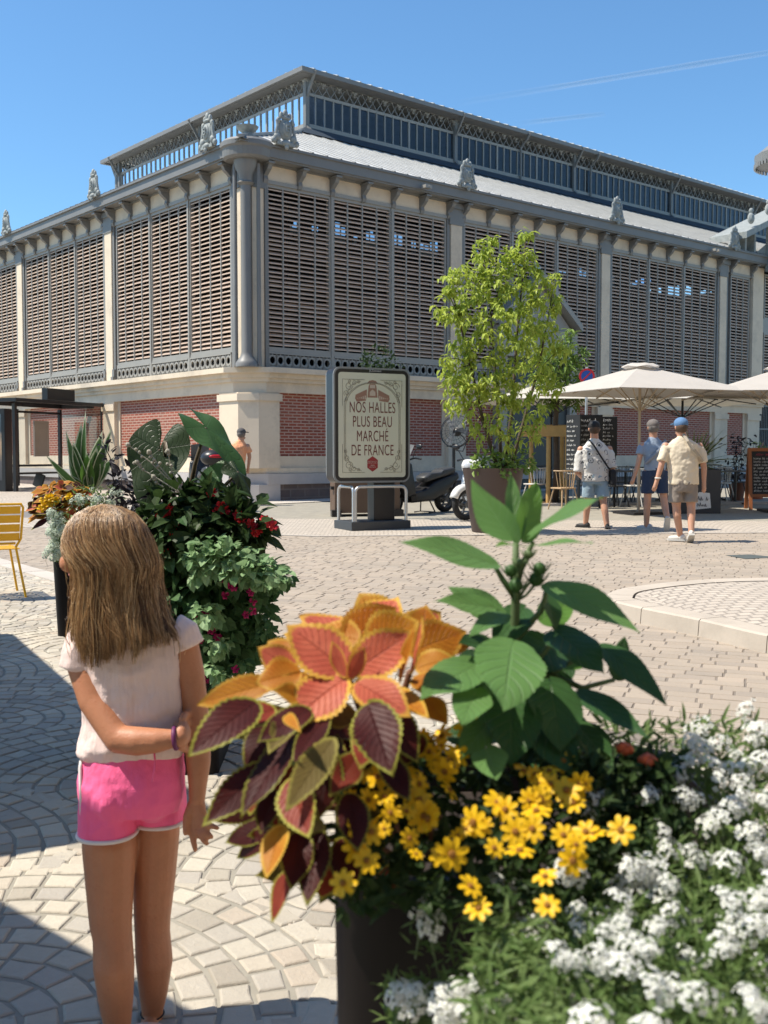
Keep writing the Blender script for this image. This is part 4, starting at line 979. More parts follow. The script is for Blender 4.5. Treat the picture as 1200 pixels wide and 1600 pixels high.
M_coral = leafmat('coleus_coral', coleus_col((.50,.10,.055),(.22,.03,.022),(.72,.42,.06),(.62,.17,.09)), .5, .25)
M_orange = leafmat('coleus_orange_backlit', coleus_col((.55,.20,.02),(.34,.09,.012),(.70,.42,.06),(.62,.30,.03)), .5, .4)  # orange puts the backlit look of the leaves into the colour
M_maroon = leafmat('coleus_maroon_shaded', coleus_col((.05,.007,.006),(.018,.004,.004),(.30,.29,.04),(.085,.013,.009), .06, .15), .5, .25)  # coral leaf again, with the shade put into its colour
M_rust = leafmat('coleus_rust', coleus_col((.24,.028,.018),(.08,.012,.01),(.42,.40,.06),(.32,.06,.025), .09, .19), .5, .25)
M_olive = leafmat('coleus_underside', coleus_col((.13,.10,.02),(.085,.05,.015),(.30,.26,.05),(.16,.115,.03)), .6, .25)
def green_col(a, c2, dk):
    def f(n):
        v, au, Vv = veins(n, 7); r = n.attr('rnd').outputs['Fac']; c = n.mix(n.noise(18,4), a, c2); c = n.mix(n.math('MULTIPLY', v, .45), c, dk); c = n.mix(n.math('MULTIPLY', r, .4), c, [x*.55 for x in a]); return c, n.math('SUBTRACT', n.math('MULTIPLY', n.noise(45,3), .6), v)
    return f
M_green = leafmat('broad_green_leaf', green_col((.13,.26,.075),(.17,.32,.10),(.23,.39,.15)), .45, .4)
M_greenD = leafmat('deep_green_leaf', green_col((.04,.105,.03),(.06,.13,.04),(.085,.17,.06)), .4, .3)
M_lime = leafmat('backlit_lime_leaf', green_col((.13,.28,.05),(.17,.34,.07),(.22,.4,.1)), .45, .45)  # lime tone carries the backlight of the top leaves in its colour
def simplegreen(a, c2):
    def f(n): r = n.attr('rnd').outputs['Fac']; return n.mix(n.math('ADD', n.math('MULTIPLY', n.noise(30,3), .3), n.math('MULTIPLY', r, .7)), a, c2), None
    return f
M_alyF = leafmat('alyssum_foliage', simplegreen((.06,.12,.025),(.22,.30,.11)), .5, .35)
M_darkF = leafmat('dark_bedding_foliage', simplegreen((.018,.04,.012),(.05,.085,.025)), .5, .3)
M_stem = pm('green_stem', (.10,.15,.06), .6, .25, 12, .1); M_stemD = pm('brown_stem', (.08,.05,.035), .7, .25, 12, .2)
M_white = pm('white_petal', (.80,.80,.76), .6, .05, 30, 0, transl=.3); M_eye = pm('alyssum_centre', (.35,.40,.12), .6, .1, 5, 0)
M_yel = pm('yellow_petal', (.82,.50,.008), .5, .10, 40, .05, 90, transl=.25); M_yelC = pm('brown_disc', (.28,.12,.015), .8, .3, 60, .3, 200)
M_pot = pm('brown_lacquered_planter', (.006,.004,.004), .5, .15, 2, .05, 60, spec=.2); M_potIn = pm('potting_soil', (.03,.02,.014), .95, .4, 20, .6, 40)
class Leaves:
    """collects leaves with lu, lv, edge, rnd attributes and builds ONE mesh"""
    def __init__(s): s.v=[]; s.f=[]; s.lu=[]; s.lv=[]; s.e=[]; s.r=[]; s.m=[]
    def leaf(s, a, b, width, nrm, droop=.12, fold=.15, serr=14, samp=.05, shape=.42, heart=0, nu=16, nv=6, wave=.0, twist=0, m=0, rnd=None, tip=1.0):
        """blade from a to b; width full width; nrm: side the upper face looks to"""
        a = Vector(a); b = Vector(b); L = (b-a).length; d = (b-a)/L; nn = Vector(nrm); nn = (nn - d*nn.dot(d)).normalized(); sd = d.cross(nn)
        rnd = random.random() if rnd is None else rnd; o = len(s.v); ph = random.uniform(0,6)
        for i in range(nu+1):
            v = i/nu
            # outline: rises to the widest point at `shape`, tapers to a point
            if v < shape: w = math.sin(math.pi/2*(v/shape))**(.75 if not heart else .5)
            else: w = math.cos(math.pi/2*((v-shape)/(1-shape)))**(1.0*tip)
            se = 1 + samp*(math.cos(6.283*v*serr)) if 0 < i < nu else 1
            w *= width/2*se
            back = -heart*L*math.exp(-(v/.12)**2)
            c = a + d*(L*v) + nn*(-droop*L*(v*v) + droop*L*.35*v)
            tw = twist*v; s2 = sd*math.cos(tw) + nn*math.sin(tw); n2 = nn*math.cos(tw) - sd*math.sin(tw)
            for j in range(-nv, nv+1):
                u = j/nv; au = abs(u)
                p = c + s2*(w*u) + n2*(fold*w*au**1.3 + wave*width*math.sin(ph+v*9+ (2 if u > 0 else 0))*au*au) + d*(back*au*au)
                s.v.append(tuple(p)); s.lu.append(u); s.lv.append(v); s.r.append(rnd); s.e.append(min((1-au)*max(w,1e-4)/(width/2), (1-v)*1.6))
        k = 2*nv+1
        for i in range(nu):
            for j in range(k-1): q = o+i*k+j; s.f.append((q,q+1,q+k+1,q+k)); s.m.append(m)
    def heart(s, c, tipdir, nrm, size, droop=.2, cup=.1, m=0, rnd=None, nr=12, na=40, wave=.03):
        """big arrow-heart blade attached at c (petiole notch)"""
        d = Vector(tipdir).normalized(); nn = Vector(nrm); nn = (nn-d*nn.dot(d)).normalized(); sd = d.cross(nn); o = len(s.v); rnd = random.random() if rnd is None else rnd
        for i in range(nr+1):
            q = i/nr
            for j in range(na+1):
                t = -math.pi + 2*math.pi*j/na; at_ = abs(t)
                # radius by angle from the tip
                r = .62*math.exp(-(at_/.55)**2*.9)*.62 + .52*(1-.18*math.cos(2*at_)) 
                if at_ > 2.72: r *= max(.05, 1 - ((at_-2.72)/.42)**1.6*.95)
                x = math.cos(t)*r*q*size; y = math.sin(t)*r*q*size*.92
                z = -droop*size*(x/size)**2*math.copysign(1,1) + cup*size*(y/size)**2 + wave*size*math.sin(t*5+rnd*9)*q*q
                s.v.append(tuple(Vector(c)+d*x+sd*y+nn*z)); s.lu.append(math.sin(t*3.5)*q if True else 0); s.lv.append(q); s.r.append(rnd); s.e.append(1-q)
        k = na+1
        for i in range(nr):
            for j in range(na): p = o+i*k+j; s.f.append((p,p+1,p+k+1,p+k)); s.m.append(m)
    def cards(s, P, Dv, Nn, L, Wd, m=0, fold=.18, droop=.15):
        """many small leaves: 7 vertices each (numpy)"""
        P, Dv, Nn = np.asarray(P,float), np.asarray(Dv,float), np.asarray(Nn,float); N = len(P)
        Dv /= np.linalg.norm(Dv,axis=1,keepdims=True)+1e-9; Nn = Nn - Dv*(Nn*Dv).sum(1,keepdims=True); Nn /= np.linalg.norm(Nn,axis=1,keepdims=True)+1e-9
        Sd = np.cross(Dv,Nn); L = np.broadcast_to(np.asarray(L,float).reshape(-1,1),(N,1)); Wd = np.broadcast_to(np.asarray(Wd,float).reshape(-1,1),(N,1))
        up = fold*Wd*Nn; a = P; m1 = P+Dv*L*.45; t = P+Dv*L-Nn*droop*L
        l1 = P+Dv*L*.3+Sd*Wd*.46+up; r1 = P+Dv*L*.3-Sd*Wd*.46+up; l2 = P+Dv*L*.68+Sd*Wd*.34+up*.7-Nn*droop*L*.35; r2 = P+Dv*L*.68-Sd*Wd*.34+up*.7-Nn*droop*L*.35
        V = np.stack([a,m1,t,l1,l2,r1,r2],1).reshape(-1,3); o = len(s.v); s.v += [tuple(x) for x in V]
        rr = rng.uniform(0,1,N)
        for i in range(N):
            q = o+7*i; s.f += [(q,q+3,q+4,q+1),(q+1,q+4,q+2),(q,q+1,q+6,q+5),(q+1,q+2,q+6)]
        s.m += [m]*(4*N)
        s.r += list(np.repeat(rr,7)); s.lu += [0,0,0,-1,-1,1,1]*N; s.lv += [0,.45,1,.3,.68,.3,.68]*N; s.e += [0]*7*N
    def build(s, name, mats, parent=None, smooth=True):
        me = bpy.data.meshes.new(name); me.from_pydata(s.v, [], s.f)
        mats = mats if isinstance(mats,(list,tuple)) else [mats]
        for mt in mats: me.materials.append(mt)
        if len(mats) > 1: me.polygons.foreach_set('material_index', s.m)
        for nm, arr in (('lu',s.lu),('lv',s.lv),('edge',s.e),('rnd',s.r)):
            at2 = me.attributes.new(nm,'FLOAT','POINT'); at2.data.foreach_set('value', arr)
        if smooth: me.polygons.foreach_set('use_smooth', [True]*len(me.polygons))
        me.update(); o = bpy.data.objects.new(name, me); COL.objects.link(o)
        if parent: o.parent = parent
        return o
def planter(label, cx, cy, h, wt, wb, sq=True, group='tall brown planters'):
    z = gz(cx,cy); root = thing('planter', label, 'planter', (cx,cy,z), R(2), group); mb = MB(); k = 6
    def sec(w, zz, r):
        pts = []
        for qx, qy, a0 in ((1,1,0),(-1,1,90),(-1,-1,180),(1,-1,270)):
            for j in range(k): t = R(a0 + 90*j/(k-1)); pts.append((qx*(w-r)+r*math.cos(t), qy*(w-r)+r*math.sin(t), zz))
        return pts
    secs = [sec(wb/2,0,.06), sec(wt/2,h-.005,.07), sec(wt/2-.005,h,.07), sec(wt/2-.03,h,.06), sec(wt/2-.035,h-.08,.06)]; n2 = 4*k; vs = []; fs = []
    for sc in secs: vs += sc
    for i in range(len(secs)-1):
        for j in range(n2): fs.append((i*n2+j, i*n2+(j+1)%n2, (i+1)*n2+(j+1)%n2, (i+1)*n2+j))
    fs.append(tuple(range(n2))[::-1]); mb.add(vs, fs); mb.build('pot', M_pot, root, smooth='auto')
    so2 = MB(); so2.add(sec(wt/2-.036,h-.07,.06), [tuple(range(n2))]); so2.build('soil', M_potIn, root); return root
# --- the near planter (only its left side shows)
PX, PY, PH = .235, 1.63, .885
planter('large dark brown planter nearest the camera packed with coleus, yellow and white flowers', PX, PY, PH, .62, .58)
PZ = gz(PX,PY)+PH
def V3(px, py, D): return at(px, py, D)
TOC = Vector((0,-1,.25))
# coleus: hand-placed leaves  (base, tip, width px, normal, material, droop, fold)
co = Leaves()
def CL(bx,by,bd, tx,ty,td, w, nrm=(0,-.6,.8), m=0, droop=.1, fold=.12, wave=.02, twist=0, shape=.4):
    a, b2 = V3(bx,by,bd), V3(tx,ty,td); wave = wave*random.uniform(1.2,3.0); twist += random.uniform(-.28,.28); droop *= random.uniform(.7,1.6); m = 4 if (m == 2 and random.random() < .3) else m; nrm = (nrm[0]+random.gauss(0,.1), nrm[1]+random.gauss(0,.08), nrm[2]+random.gauss(0,.1)); co.leaf(a, b2, w/F_PX*(bd+td)/2, nrm, droop, fold, 13, .045, shape, .03, 66, 8, wave, twist, m)
# 0 coral, 1 orange, 2 maroon, 3 olive underside
# top rosette
CL(545,1052,1.24, 447,972,1.27, 92, (-.2,-.75,.65), 0, .06, .10)
CL(552,1050,1.24, 650,985,1.26, 78, (.25,-.7,.7), 0, .05, .2)
CL(540,1060,1.23, 447,1128,1.19, 92, (-.15,-.85,.5), 0, .12, .12)
CL(556,1066,1.22, 642,1112,1.17, 74, (.1,-.75,.65), 0, .12, .12)
CL(540,1058,1.225, 518,1000,1.235, 30, (-.6,-.7,.3), 0, .0, .25); CL(545,1060,1.222, 570,1010,1.235, 30, (.6,-.7,.3), 0, .0, .25)
CL(640,1050,1.26, 660,962,1.24, 46, (.9,-.3,.1), 0, .0, .35); CL(625,1065,1.25, 652,968,1.22, 30, (-.8,-.5,.2), 1, .0, .3)
# behind: coral and orange leaves lit from behind
CL(560,1000,1.34, 466,958,1.38, 62, (-.1,-.5,.85), 0, .05, .1); CL(575,990,1.36, 622,930,1.40, 74, (0,-.7,.7), 0, .05, .1)
CL(540,1005,1.33, 620,948,1.36, 80, (0,-.85,.5), 1, .05, .1); CL(575,1010,1.31, 655,968,1.32, 86, (.1,-.8,.6), 1, .08, .1); CL(560,1000,1.32, 490,985,1.36, 60, (-.1,-.8,.6), 1, .05, .1)
CL(640,1020,1.33, 730,985,1.36, 78, (.3,-.7,.6), 1, .06, .12); CL(660,1000,1.35, 665,945,1.4, 60, (.1,-.8,.5), 1, .0, .1); CL(650,1045,1.3, 712,1025,1.3, 56, (.2,-.6,.8), 1, .12, .12)
CL(645,1060,1.28, 700,1075,1.25, 50, (.2,-.7,.7), 1, .12, .1); CL(690,1010,1.36, 742,1000,1.36, 40, (.2,-.7,.7), 1, .1, .1); CL(600,1080,1.28, 668,1110,1.2, 52, (.1,-.7,.7), 1, .2, .1)
# left orange arms
CL(462,1050,1.26, 402,1010,1.27, 52, (-.3,-.7,.6), 0, .05, .15); CL(470,1052,1.25, 398,1064,1.24, 66, (-.2,-.8,.6), 1, .15, .15); CL(425,1068,1.26, 302,1098,1.27, 50, (-.1,-.8,.6), 1, .1, .18, .02)
CL(455,1030,1.30, 418,1000,1.33, 44, (-.3,-.7,.6), 1, .05, .1); CL(470,1090,1.22, 430,1075,1.2, 36, (-.2,-.7,.6), 1, .1, .2)
# second tier left, maroon upper faces
CL(402,1098,1.20, 294,1172,1.13, 78, (-.35,-.75,.5), 2, .14, .12); CL(485,1110,1.2, 402,1150,1.15, 56, (-.2,-.8,.5), 2, .15, .1); CL(470,1140,1.2, 372,1270,1.10, 72, (-.5,-.75,.3), 2, .1, .15)
CL(425,1195,1.17, 315,1282,1.11, 62, (-.3,-.8,.4), 2, .12, .15); CL(575,1100,1.18, 610,1205,1.10, 84, (.15,-.95,.25), 2, .12, .16); CL(600,1100,1.2, 655,1190,1.16, 60, (.3,-.9,.2), 2, .15, .12)
CL(510,1120,1.2, 455,1190,1.12, 44, (-.2,-.9,.3), 2, .1, .1); CL(520,1155,1.14, 445,1268,1.07, 56, (-.35,-.9,.15), 3, .03, .12)
CL(455,1215,1.13, 480,1308,1.06, 72, (-.1,-.97,.2), 2, .05, .16); CL(515,1170,1.16, 500,1280,1.11, 60, (.1,-.95,.2), 2, .1, .12); CL(430,1235,1.16, 405,1300,1.12, 44, (-.5,-.8,.2), 2, .1, .14)
CL(440,1290,1.13, 415,1372,1.08, 48, (-.4,-.9,.1), 1, .05, .2); CL(470,1300,1.14, 455,1390,1.09, 56, (-.1,-.95,.15), 2, .05, .15); CL(500,1300,1.14, 478,1415,1.08, 58, (-.1,-.95,.1), 2, .03, .15)
CL(452,1360,1.12, 424,1442,1.10, 42, (-.6,-.75,.1), 2, .02, .2); CL(535,1310,1.14, 548,1400,1.09, 56, (.1,-.95,.2), 2, .05, .12); CL(545,1240,1.15, 560,1330,1.10, 56, (.2,-.95,.2), 2, .06, .12)
CL(500,1230,1.17, 430,1330,1.13, 58, (-.3,-.9,.2), 3, .1, .12); CL(560,1180,1.18, 520,1240,1.12, 50, (0,-.95,.2), 2, .1, .12); CL(520,1350,1.13, 500,1405,1.1, 46, (0,-.95,.1), 2, .04, .12)
CL(455,1120,1.19, 418,1175,1.14, 40, (-.3,-.85,.4), 3, .1, .12); CL(600,1180,1.18, 640,1250,1.13, 46, (.2,-.9,.3), 2, .1, .1)
CL(430,1130,1.24, 380,1200,1.2, 60, (-.4,-.8,.4), 2, .12, .12); CL(480,1190,1.2, 400,1245,1.16, 58, (-.3,-.85,.4), 2, .12, .12)
CL(600,985,1.40, 560,925,1.43, 70, (-.1,-.8,.5), 1, .05, .12); CL(520,1000,1.38, 440,985,1.41, 62, (-.2,-.7,.6), 1, .1, .12); CL(630,1000,1.40, 690,955,1.43, 66, (.2,-.7,.6), 0, .06, .12); CL(430,1110,1.22, 345,1125,1.2, 56, (-.3,-.7,.6), 4, .15, .12)
CL(500,1080,1.25, 430,1060,1.24, 46, (-.2,-.8,.5), 0, .1, .12); CL(660,1090,1.27, 700,1130,1.24, 46, (.3,-.8,.4), 1, .12, .12); CL(585,1120,1.22, 560,1200,1.15, 54, (-.1,-.9,.3), 4, .1, .12)
# tiny unfurling leaves
CL(425,1150,1.13, 440,1128,1.11, 26, (0,-.8,.5), 3, -.3, .4); CL(447,1118,1.14, 462,1135,1.1, 20, (0,-.8,.5), 1, .3, .3)
random.seed(5)
for i in range(85):          # inner dark mass
    bx, by = random.uniform(400,640), random.uniform(1110,1370); an = random.uniform(0,6.28); L = random.uniform(50,90)
    CL(bx,by,1.22+random.uniform(0,.12), bx+L*math.cos(an)*.8-20, by+abs(L*math.sin(an))*.7+10, 1.2+random.uniform(0,.1), random.uniform(36,60), (random.uniform(-.5,.4),-.8,random.uniform(.1,.5)), random.choice([2,2,2,3]), .12, .12)
cp = thing('coleus_plant', 'coleus with coral, orange and maroon yellow-edged leaves at the left of the near planter', 'plant', (0,0,0))
co.build('foliage', [M_coral, M_orange, M_maroon, M_olive, M_rust], cp)
stm = MB()
for (x, y, d) in ((545,1060,1.24),(640,1050,1.27),(470,1060,1.26),(575,1000,1.34),(440,1140,1.21),(470,1260,1.16),(450,1330,1.14),(600,1110,1.22)):
    t = V3(x,y,d); r0 = Vector((PX-.17+random.uniform(-.05,.05), PY-.17+random.uniform(-.06,.06), PZ-.05)); stm.tube([r0, r0.lerp(t,.5)+Vector((-.02,0,.05)), t], [.007,.0055,.004], 7)
stm.build('stem', pm('maroon_stem', (.15,.06,.03), .6, .2, 10, .1), cp, smooth=True)
# --- tall green plant
tg = Leaves()
def TL(bx,by,bd, tx,ty,td, w, nrm=(0,-.6,.8), m=0, droop=.1, fold=.1, heart=.06, wave=.02, twist=0, shape=.32):
    a, b2 = V3(bx,by,bd), V3(tx,ty,td); wave = wave*random.uniform(1.2,3.2); twist += random.uniform(-.25,.25); tg.leaf(a, b2, w/F_PX*(bd+td)/2, nrm, droop, fold, 14, .02, shape, heart, 56, 8, wave, twist, m)
# 0 green, 1 deep, 2 lime
TL(800,842,1.36, 736,750,1.28, 62, (-.5,-.75,.4), 0, .02, .25); TL(806,842,1.38, 797,738,1.42, 36, (.3,-.9,.1), 0, .0, .3); TL(815,842,1.38, 838,752,1.43, 56, (.6,-.75,.1), 2, .0, .2)
TL(830,835,1.36, 938,772,1.28, 62, (.05,-.55,.85), 0, .06, .15); TL(835,852,1.33, 925,843,1.2, 50, (0,-.5,.85), 0, .05, .08); TL(820,855,1.33, 775,845,1.22, 36, (-.1,-.5,.85), 2, .08, .1)
TL(772,882,1.37, 628,838,1.33, 66, (-.1,-.55,.85), 0, .1, .12); TL(856,915,1.36, 1002,975,1.28, 74, (.15,-.55,.8), 0, .16, .12)
TL(855,930,1.4, 870,985,1.36, 40, (.5,-.8,.2), 1, .1, .2); TL(770,950,1.4, 680,935,1.37, 44, (-.1,-.7,.7), 0, .1, .15); TL(785,965,1.4, 700,915,1.42, 46, (-.2,-.7,.6), 0, .05, .15); TL(790,960,1.38, 735,985,1.3, 40, (-.1,-.7,.7), 0, .15, .1)
TL(865,985,1.38, 945,1045,1.3, 80, (.2,-.7,.65), 1, .12, .1); TL(940,1010,1.38, 1045,1093,1.3, 56, (.25,-.65,.7), 1, .14, .12); TL(965,1060,1.4, 975,995,1.42, 46, (.3,-.9,.2), 1, .0, .2)
TL(905,1082,1.36, 1015,1148,1.27, 56, (.2,-.7,.6), 1, .1, .1); TL(800,1010,1.3, 788,1100,1.17, 118, (0,-.75,.65), 0, .12, .08, .16); TL(745,1040,1.3, 660,1082,1.2, 92, (-.2,-.7,.7), 0, .14, .08, .14)
TL(745,1080,1.25, 722,1128,1.18, 66, (-.1,-.85,.5), 0, .1, .1, .14); TL(860,1070,1.33, 880,1170,1.26, 96, (.2,-.8,.5), 1, .14, .1, .12); TL(800,1090,1.31, 800,1190,1.22, 96, (0,-.85,.5), 1, .12, .1, .12)
TL(830,1120,1.32, 905,1210,1.24, 84, (.3,-.8,.4), 1, .14, .1, .1); TL(770,1120,1.3, 720,1180,1.22, 60, (-.2,-.8,.5), 0, .14, .1, .1); TL(900,1130,1.34, 960,1200,1.28, 66, (.4,-.75,.5), 1, .12, .1)
TL(760,1170,1.24, 775,1215,1.18, 60, (0,-.8,.5), 0, .1, .1, .14); TL(820,950,1.42, 770,1010,1.36, 60, (-.2,-.7,.6), 1, .1, .1); TL(845,970,1.42, 900,935,1.46, 50, (.2,-.7,.6), 2, .05, .1); TL(870,1010,1.42, 800,1040,1.36, 90, (0,-.7,.7), 1, .1, .1)
TL(775,1010,1.36, 720,1000,1.3, 60, (-.2,-.7,.7), 1, .12, .1); TL(880,1040,1.42, 930,1010,1.45, 40, (.2,-.6,.7), 2, .05, .1)
for i in range(26):
    bx, by = random.uniform(730,900), random.uniform(1020,1190); an = random.uniform(-.3,3.4); L = random.uniform(40,75)
    TL(bx,by,1.40+random.uniform(0,.1), bx+L*math.cos(an), by+L*abs(math.sin(an))*.8, 1.36+random.uniform(0,.1), random.uniform(34,60), (random.uniform(-.4,.4),-.8,random.uniform(.2,.6)), 1, .12, .1)
tp_ = thing('tall_leafy_plant', 'tall plant with broad green leaves and round buds on its upright stem', 'plant', (0,0,0)); tg.build('foliage', [M_green, M_greenD, M_lime], tp_)
stm = MB(); s0 = Vector((PX-.16,PY-.28,PZ-.05))
stm.tube([s0, V3(800,1150,1.40), V3(803,1010,1.40), V3(806,920,1.39), V3(806,845,1.38)], [.010,.009,.007,.006,.004], 9)
for p in ([(806,935,1.39),(785,905,1.385),(772,883,1.375)],[(808,900,1.39),(822,870,1.38),(833,848,1.36)],[(806,1000,1.40),(845,955,1.39),(856,918,1.37)],[(805,1060,1.40),(850,1020,1.39),(870,988,1.38)],[(806,1090,1.4),(880,1040,1.4),(938,1012,1.39)],[(805,1120,1.4),(860,1090,1.39),(905,1084,1.37)],[(803,1000,1.40),(775,968,1.4),(765,950,1.4)],[(850,1050,1.4),(910,1075,1.4),(960,1062,1.4)],[(806,1050,1.4),(770,1030,1.35),(748,1040,1.31)]):
    stm.tube([V3(*q) for q in p], [.005,.004,.003], 7)
BUDS = ((843,889,1.36,.0085),(838,905,1.37,.0095),(798,892,1.37,.008),(806,915,1.36,.009),(826,866,1.37,.006),(812,880,1.37,.006))
for x, y, d, r in BUDS: stm.tube([V3(806,940,1.39), V3((806+x)/2,y+25,1.385), V3(x,y+6,d)], .0022, 6)
stm.build('stem', M_stem, tp_, smooth=True)
for x, y, d, r in BUDS:
    mb = MB(); c = V3(x,y,d); mb.ell(c, (r,r,r*1.05), 12, 8)
    for k in range(9):
        t = 6.28*k/9; mb.tube([c+Vector((r*.5*math.cos(t),r*.5*math.sin(t),-r*.8)), c+Vector((r*1.25*math.cos(t),r*1.25*math.sin(t),0)), c+Vector((r*1.9*math.cos(t),r*1.9*math.sin(t),r*1.0))], [.0012,.001,.0004], 4)
    mb.build('bud', M_greenD if y > 885 else M_stem, tp_, smooth=True)
# --- yellow daisies
yl = thing('yellow_daisy_bush', 'bush of small yellow daisies at the foot of the coleus', 'plant', (0,0,0))
def petalflower(r, npet=8, seed=0):
    rs = random.Random(seed); mb = MB()
    for k in range(npet):
        t = 6.283*k/npet + rs.uniform(-.08,.08); L = r*rs.uniform(.9,1.05); w = r*.42; z = rs.uniform(-.08,.12)*r; d = Vector((math.cos(t),math.sin(t),0)); s2 = Vector((-d.y,d.x,0))
        P = [d*r*.18-s2*w*.25, d*r*.18+s2*w*.25, d*L*.55+s2*w*.55+Vector((0,0,z+.10*r)), d*L*.9+s2*w*.4+Vector((0,0,z*1.5)), d*L+Vector((0,0,z*1.6-.05*r)), d*L*.9-s2*w*.4+Vector((0,0,z*1.5)), d*L*.55-s2*w*.55+Vector((0,0,z+.10*r)), d*L*.55+Vector((0,0,z+.03*r))]
        mb.add(P, [(0,7,6),(0,1,7),(1,2,7),(7,2,3),(7,3,4),(7,4,5),(7,5,6)], 0)
    mb.ell((0,0,.06*r), (r*.24,r*.24,r*.15), 10, 5, 1)
    for k in range(9): t = k*2.4; q = r*.2*math.sqrt((k+1)/9); mb.ell((q*math.cos(t),q*math.sin(t),.17*r), r*.05, 5, 3, 1)
    return mb
YF = [(566,1200,1.2),(590,1215,1.17),(548,1245,1.16),(575,1250,1.14),(600,1245,1.14),(620,1232,1.15),(640,1240,1.15),(612,1215,1.18),(632,1208,1.19),(655,1225,1.18),(560,1280,1.12),(540,1285,1.11),(590,1280,1.11),(610,1270,1.12),(635,1268,1.13),(655,1250,1.15),(662,1275,1.14),(580,1300,1.10),(600,1295,1.1),(548,1300,1.10),(572,1345,1.08),(536,1380,1.06),(555,1325,1.09),(640,1310,1.11),(650,1335,1.1),(670,1280,1.13),(690,1165,1.22),(705,1190,1.2),(680,1190,1.2),(715,1180,1.21),(695,1205,1.19),(670,1175,1.22),(690,1150,1.24),
      (740,1285,1.12),(728,1295,1.12),(755,1290,1.12),(706,1335,1.09),(690,1335,1.1),(715,1305,1.12),(778,1255,1.16),(790,1265,1.15),(772,1325,1.1),(812,1330,1.09),(805,1300,1.12),(832,1295,1.12),(838,1268,1.14),(845,1250,1.16),(828,1250,1.16),(735,1385,1.05),(748,1420,1.04),(852,1370,1.06),(880,1305,1.11),(900,1320,1.1),(915,1300,1.12),(895,1345,1.09),(925,1305,1.12),(885,1235,1.18),(905,1225,1.19),(860,1225,1.19),(915,1225,1.19),(895,1255,1.17),(845,1225,1.2),(970,1297,1.13),(855,1415,1.04),(818,1205,1.22),(835,1210,1.22),(858,1205,1.22),(880,1190,1.24),(730,1135,1.26),(660,1150,1.24),(702,1235,1.18)]
yp = [petalflower(.0145,8,i) for i in range(4)]; ym = []
for i, (x, y, d) in enumerate(YF):
    c = V3(x,y,d*1.02); nrm = Vector((random.gauss(0,.5)-.1, -.7+random.gauss(0,.35), .75+random.gauss(0,.35))).normalized()
    if i < 4: fo = yp[i].build('flower', [M_yel, M_yelC], yl, smooth=True); ym.append(fo)
    else: fo = ym[i % 4].copy(); COL.objects.link(fo); fo.parent = yl
    fo.location = c; fo.rotation_mode = 'QUATERNION'; fo.rotation_quaternion = nrm.to_track_quat('Z','Y') @ Matrix.Rotation(random.uniform(0,6),3,'Z').to_quaternion(); sc = random.choice([.65,.85,1.0,1.1,1.2,1.3]); fo.scale = (sc,sc,sc)
def fill(n2, xr, yr, dr, Lr, wr, mat, name, parent, down=0, stems=None):
    lf = Leaves(); P=[];Dd=[];Nn=[];Ls=[];Ws=[]
    for i in range(n2):
        c = V3(random.uniform(*xr), random.uniform(*yr), 1); y01 = (yr[1]-0)
        px, py = random.uniform(*xr), random.uniform(*yr); dd = dr(px,py) + abs(random.gauss(0,.05)); P.append(V3(px,py,dd)); Dd.append((random.gauss(0,.8), random.gauss(-.3,.7), random.gauss(.25-down,.6))); Nn.append((random.gauss(0,.5),-.5+random.gauss(0,.4),.9))
        L = random.uniform(*Lr); Ls.append(L); Ws.append(L*random.uniform(*wr))
    lf.cards(P,Dd,Nn,Ls,Ws); return lf.build(name, mat, parent, False)
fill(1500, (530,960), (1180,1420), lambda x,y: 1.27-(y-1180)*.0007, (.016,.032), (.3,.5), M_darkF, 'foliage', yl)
# --- white alyssum mounds
def cluster(seed, n2=26, r=.0165):
    rs = random.Random(seed); mb = MB()
    for k in range(n2):
        t = k*2.39996; q = math.sqrt((k+.5)/n2); d = Vector((q*math.cos(t), q*math.sin(t), math.sqrt(max(0,1-q*q))*.6)); c = d*r*(1+rs.uniform(-.25,.2)); nn = (d+Vector((rs.gauss(0,.2),rs.gauss(0,.2),.3))).normalized()
        u = nn.orthogonal().normalized(); w = nn.cross(u); a0 = rs.uniform(0,1.5); pr = .0038*rs.uniform(.85,1.2)*r/.0165
        for p in range(4):
            a = a0+p*1.5708; e = u*math.cos(a)+w*math.sin(a); f2 = nn.cross(e)
            mb.add([c, c+e*pr*.6+f2*pr*.5+nn*pr*.15, c+e*pr*1.15+f2*pr*.28, c+e*pr*1.15-f2*pr*.28, c+e*pr*.6-f2*pr*.5+nn*pr*.15], [(0,1,2),(0,2,3),(0,3,4)], 0)
        mb.add([c+nn*.0006+u*pr*.25, c+nn*.0006+w*pr*.25, c+nn*.0006-u*pr*.25, c+nn*.0006-w*pr*.25], [(0,1,2,3)], 1)
    for k in range(7): t = k*.9; mb.tube([(0,0,-r*1.2), (r*.6*math.cos(t),r*.6*math.sin(t),r*.2)], .0005, 3, 2)
    return mb
CM = [cluster(i, 12+3*(i % 4), .0125+.002*(i % 3)) for i in range(5)]
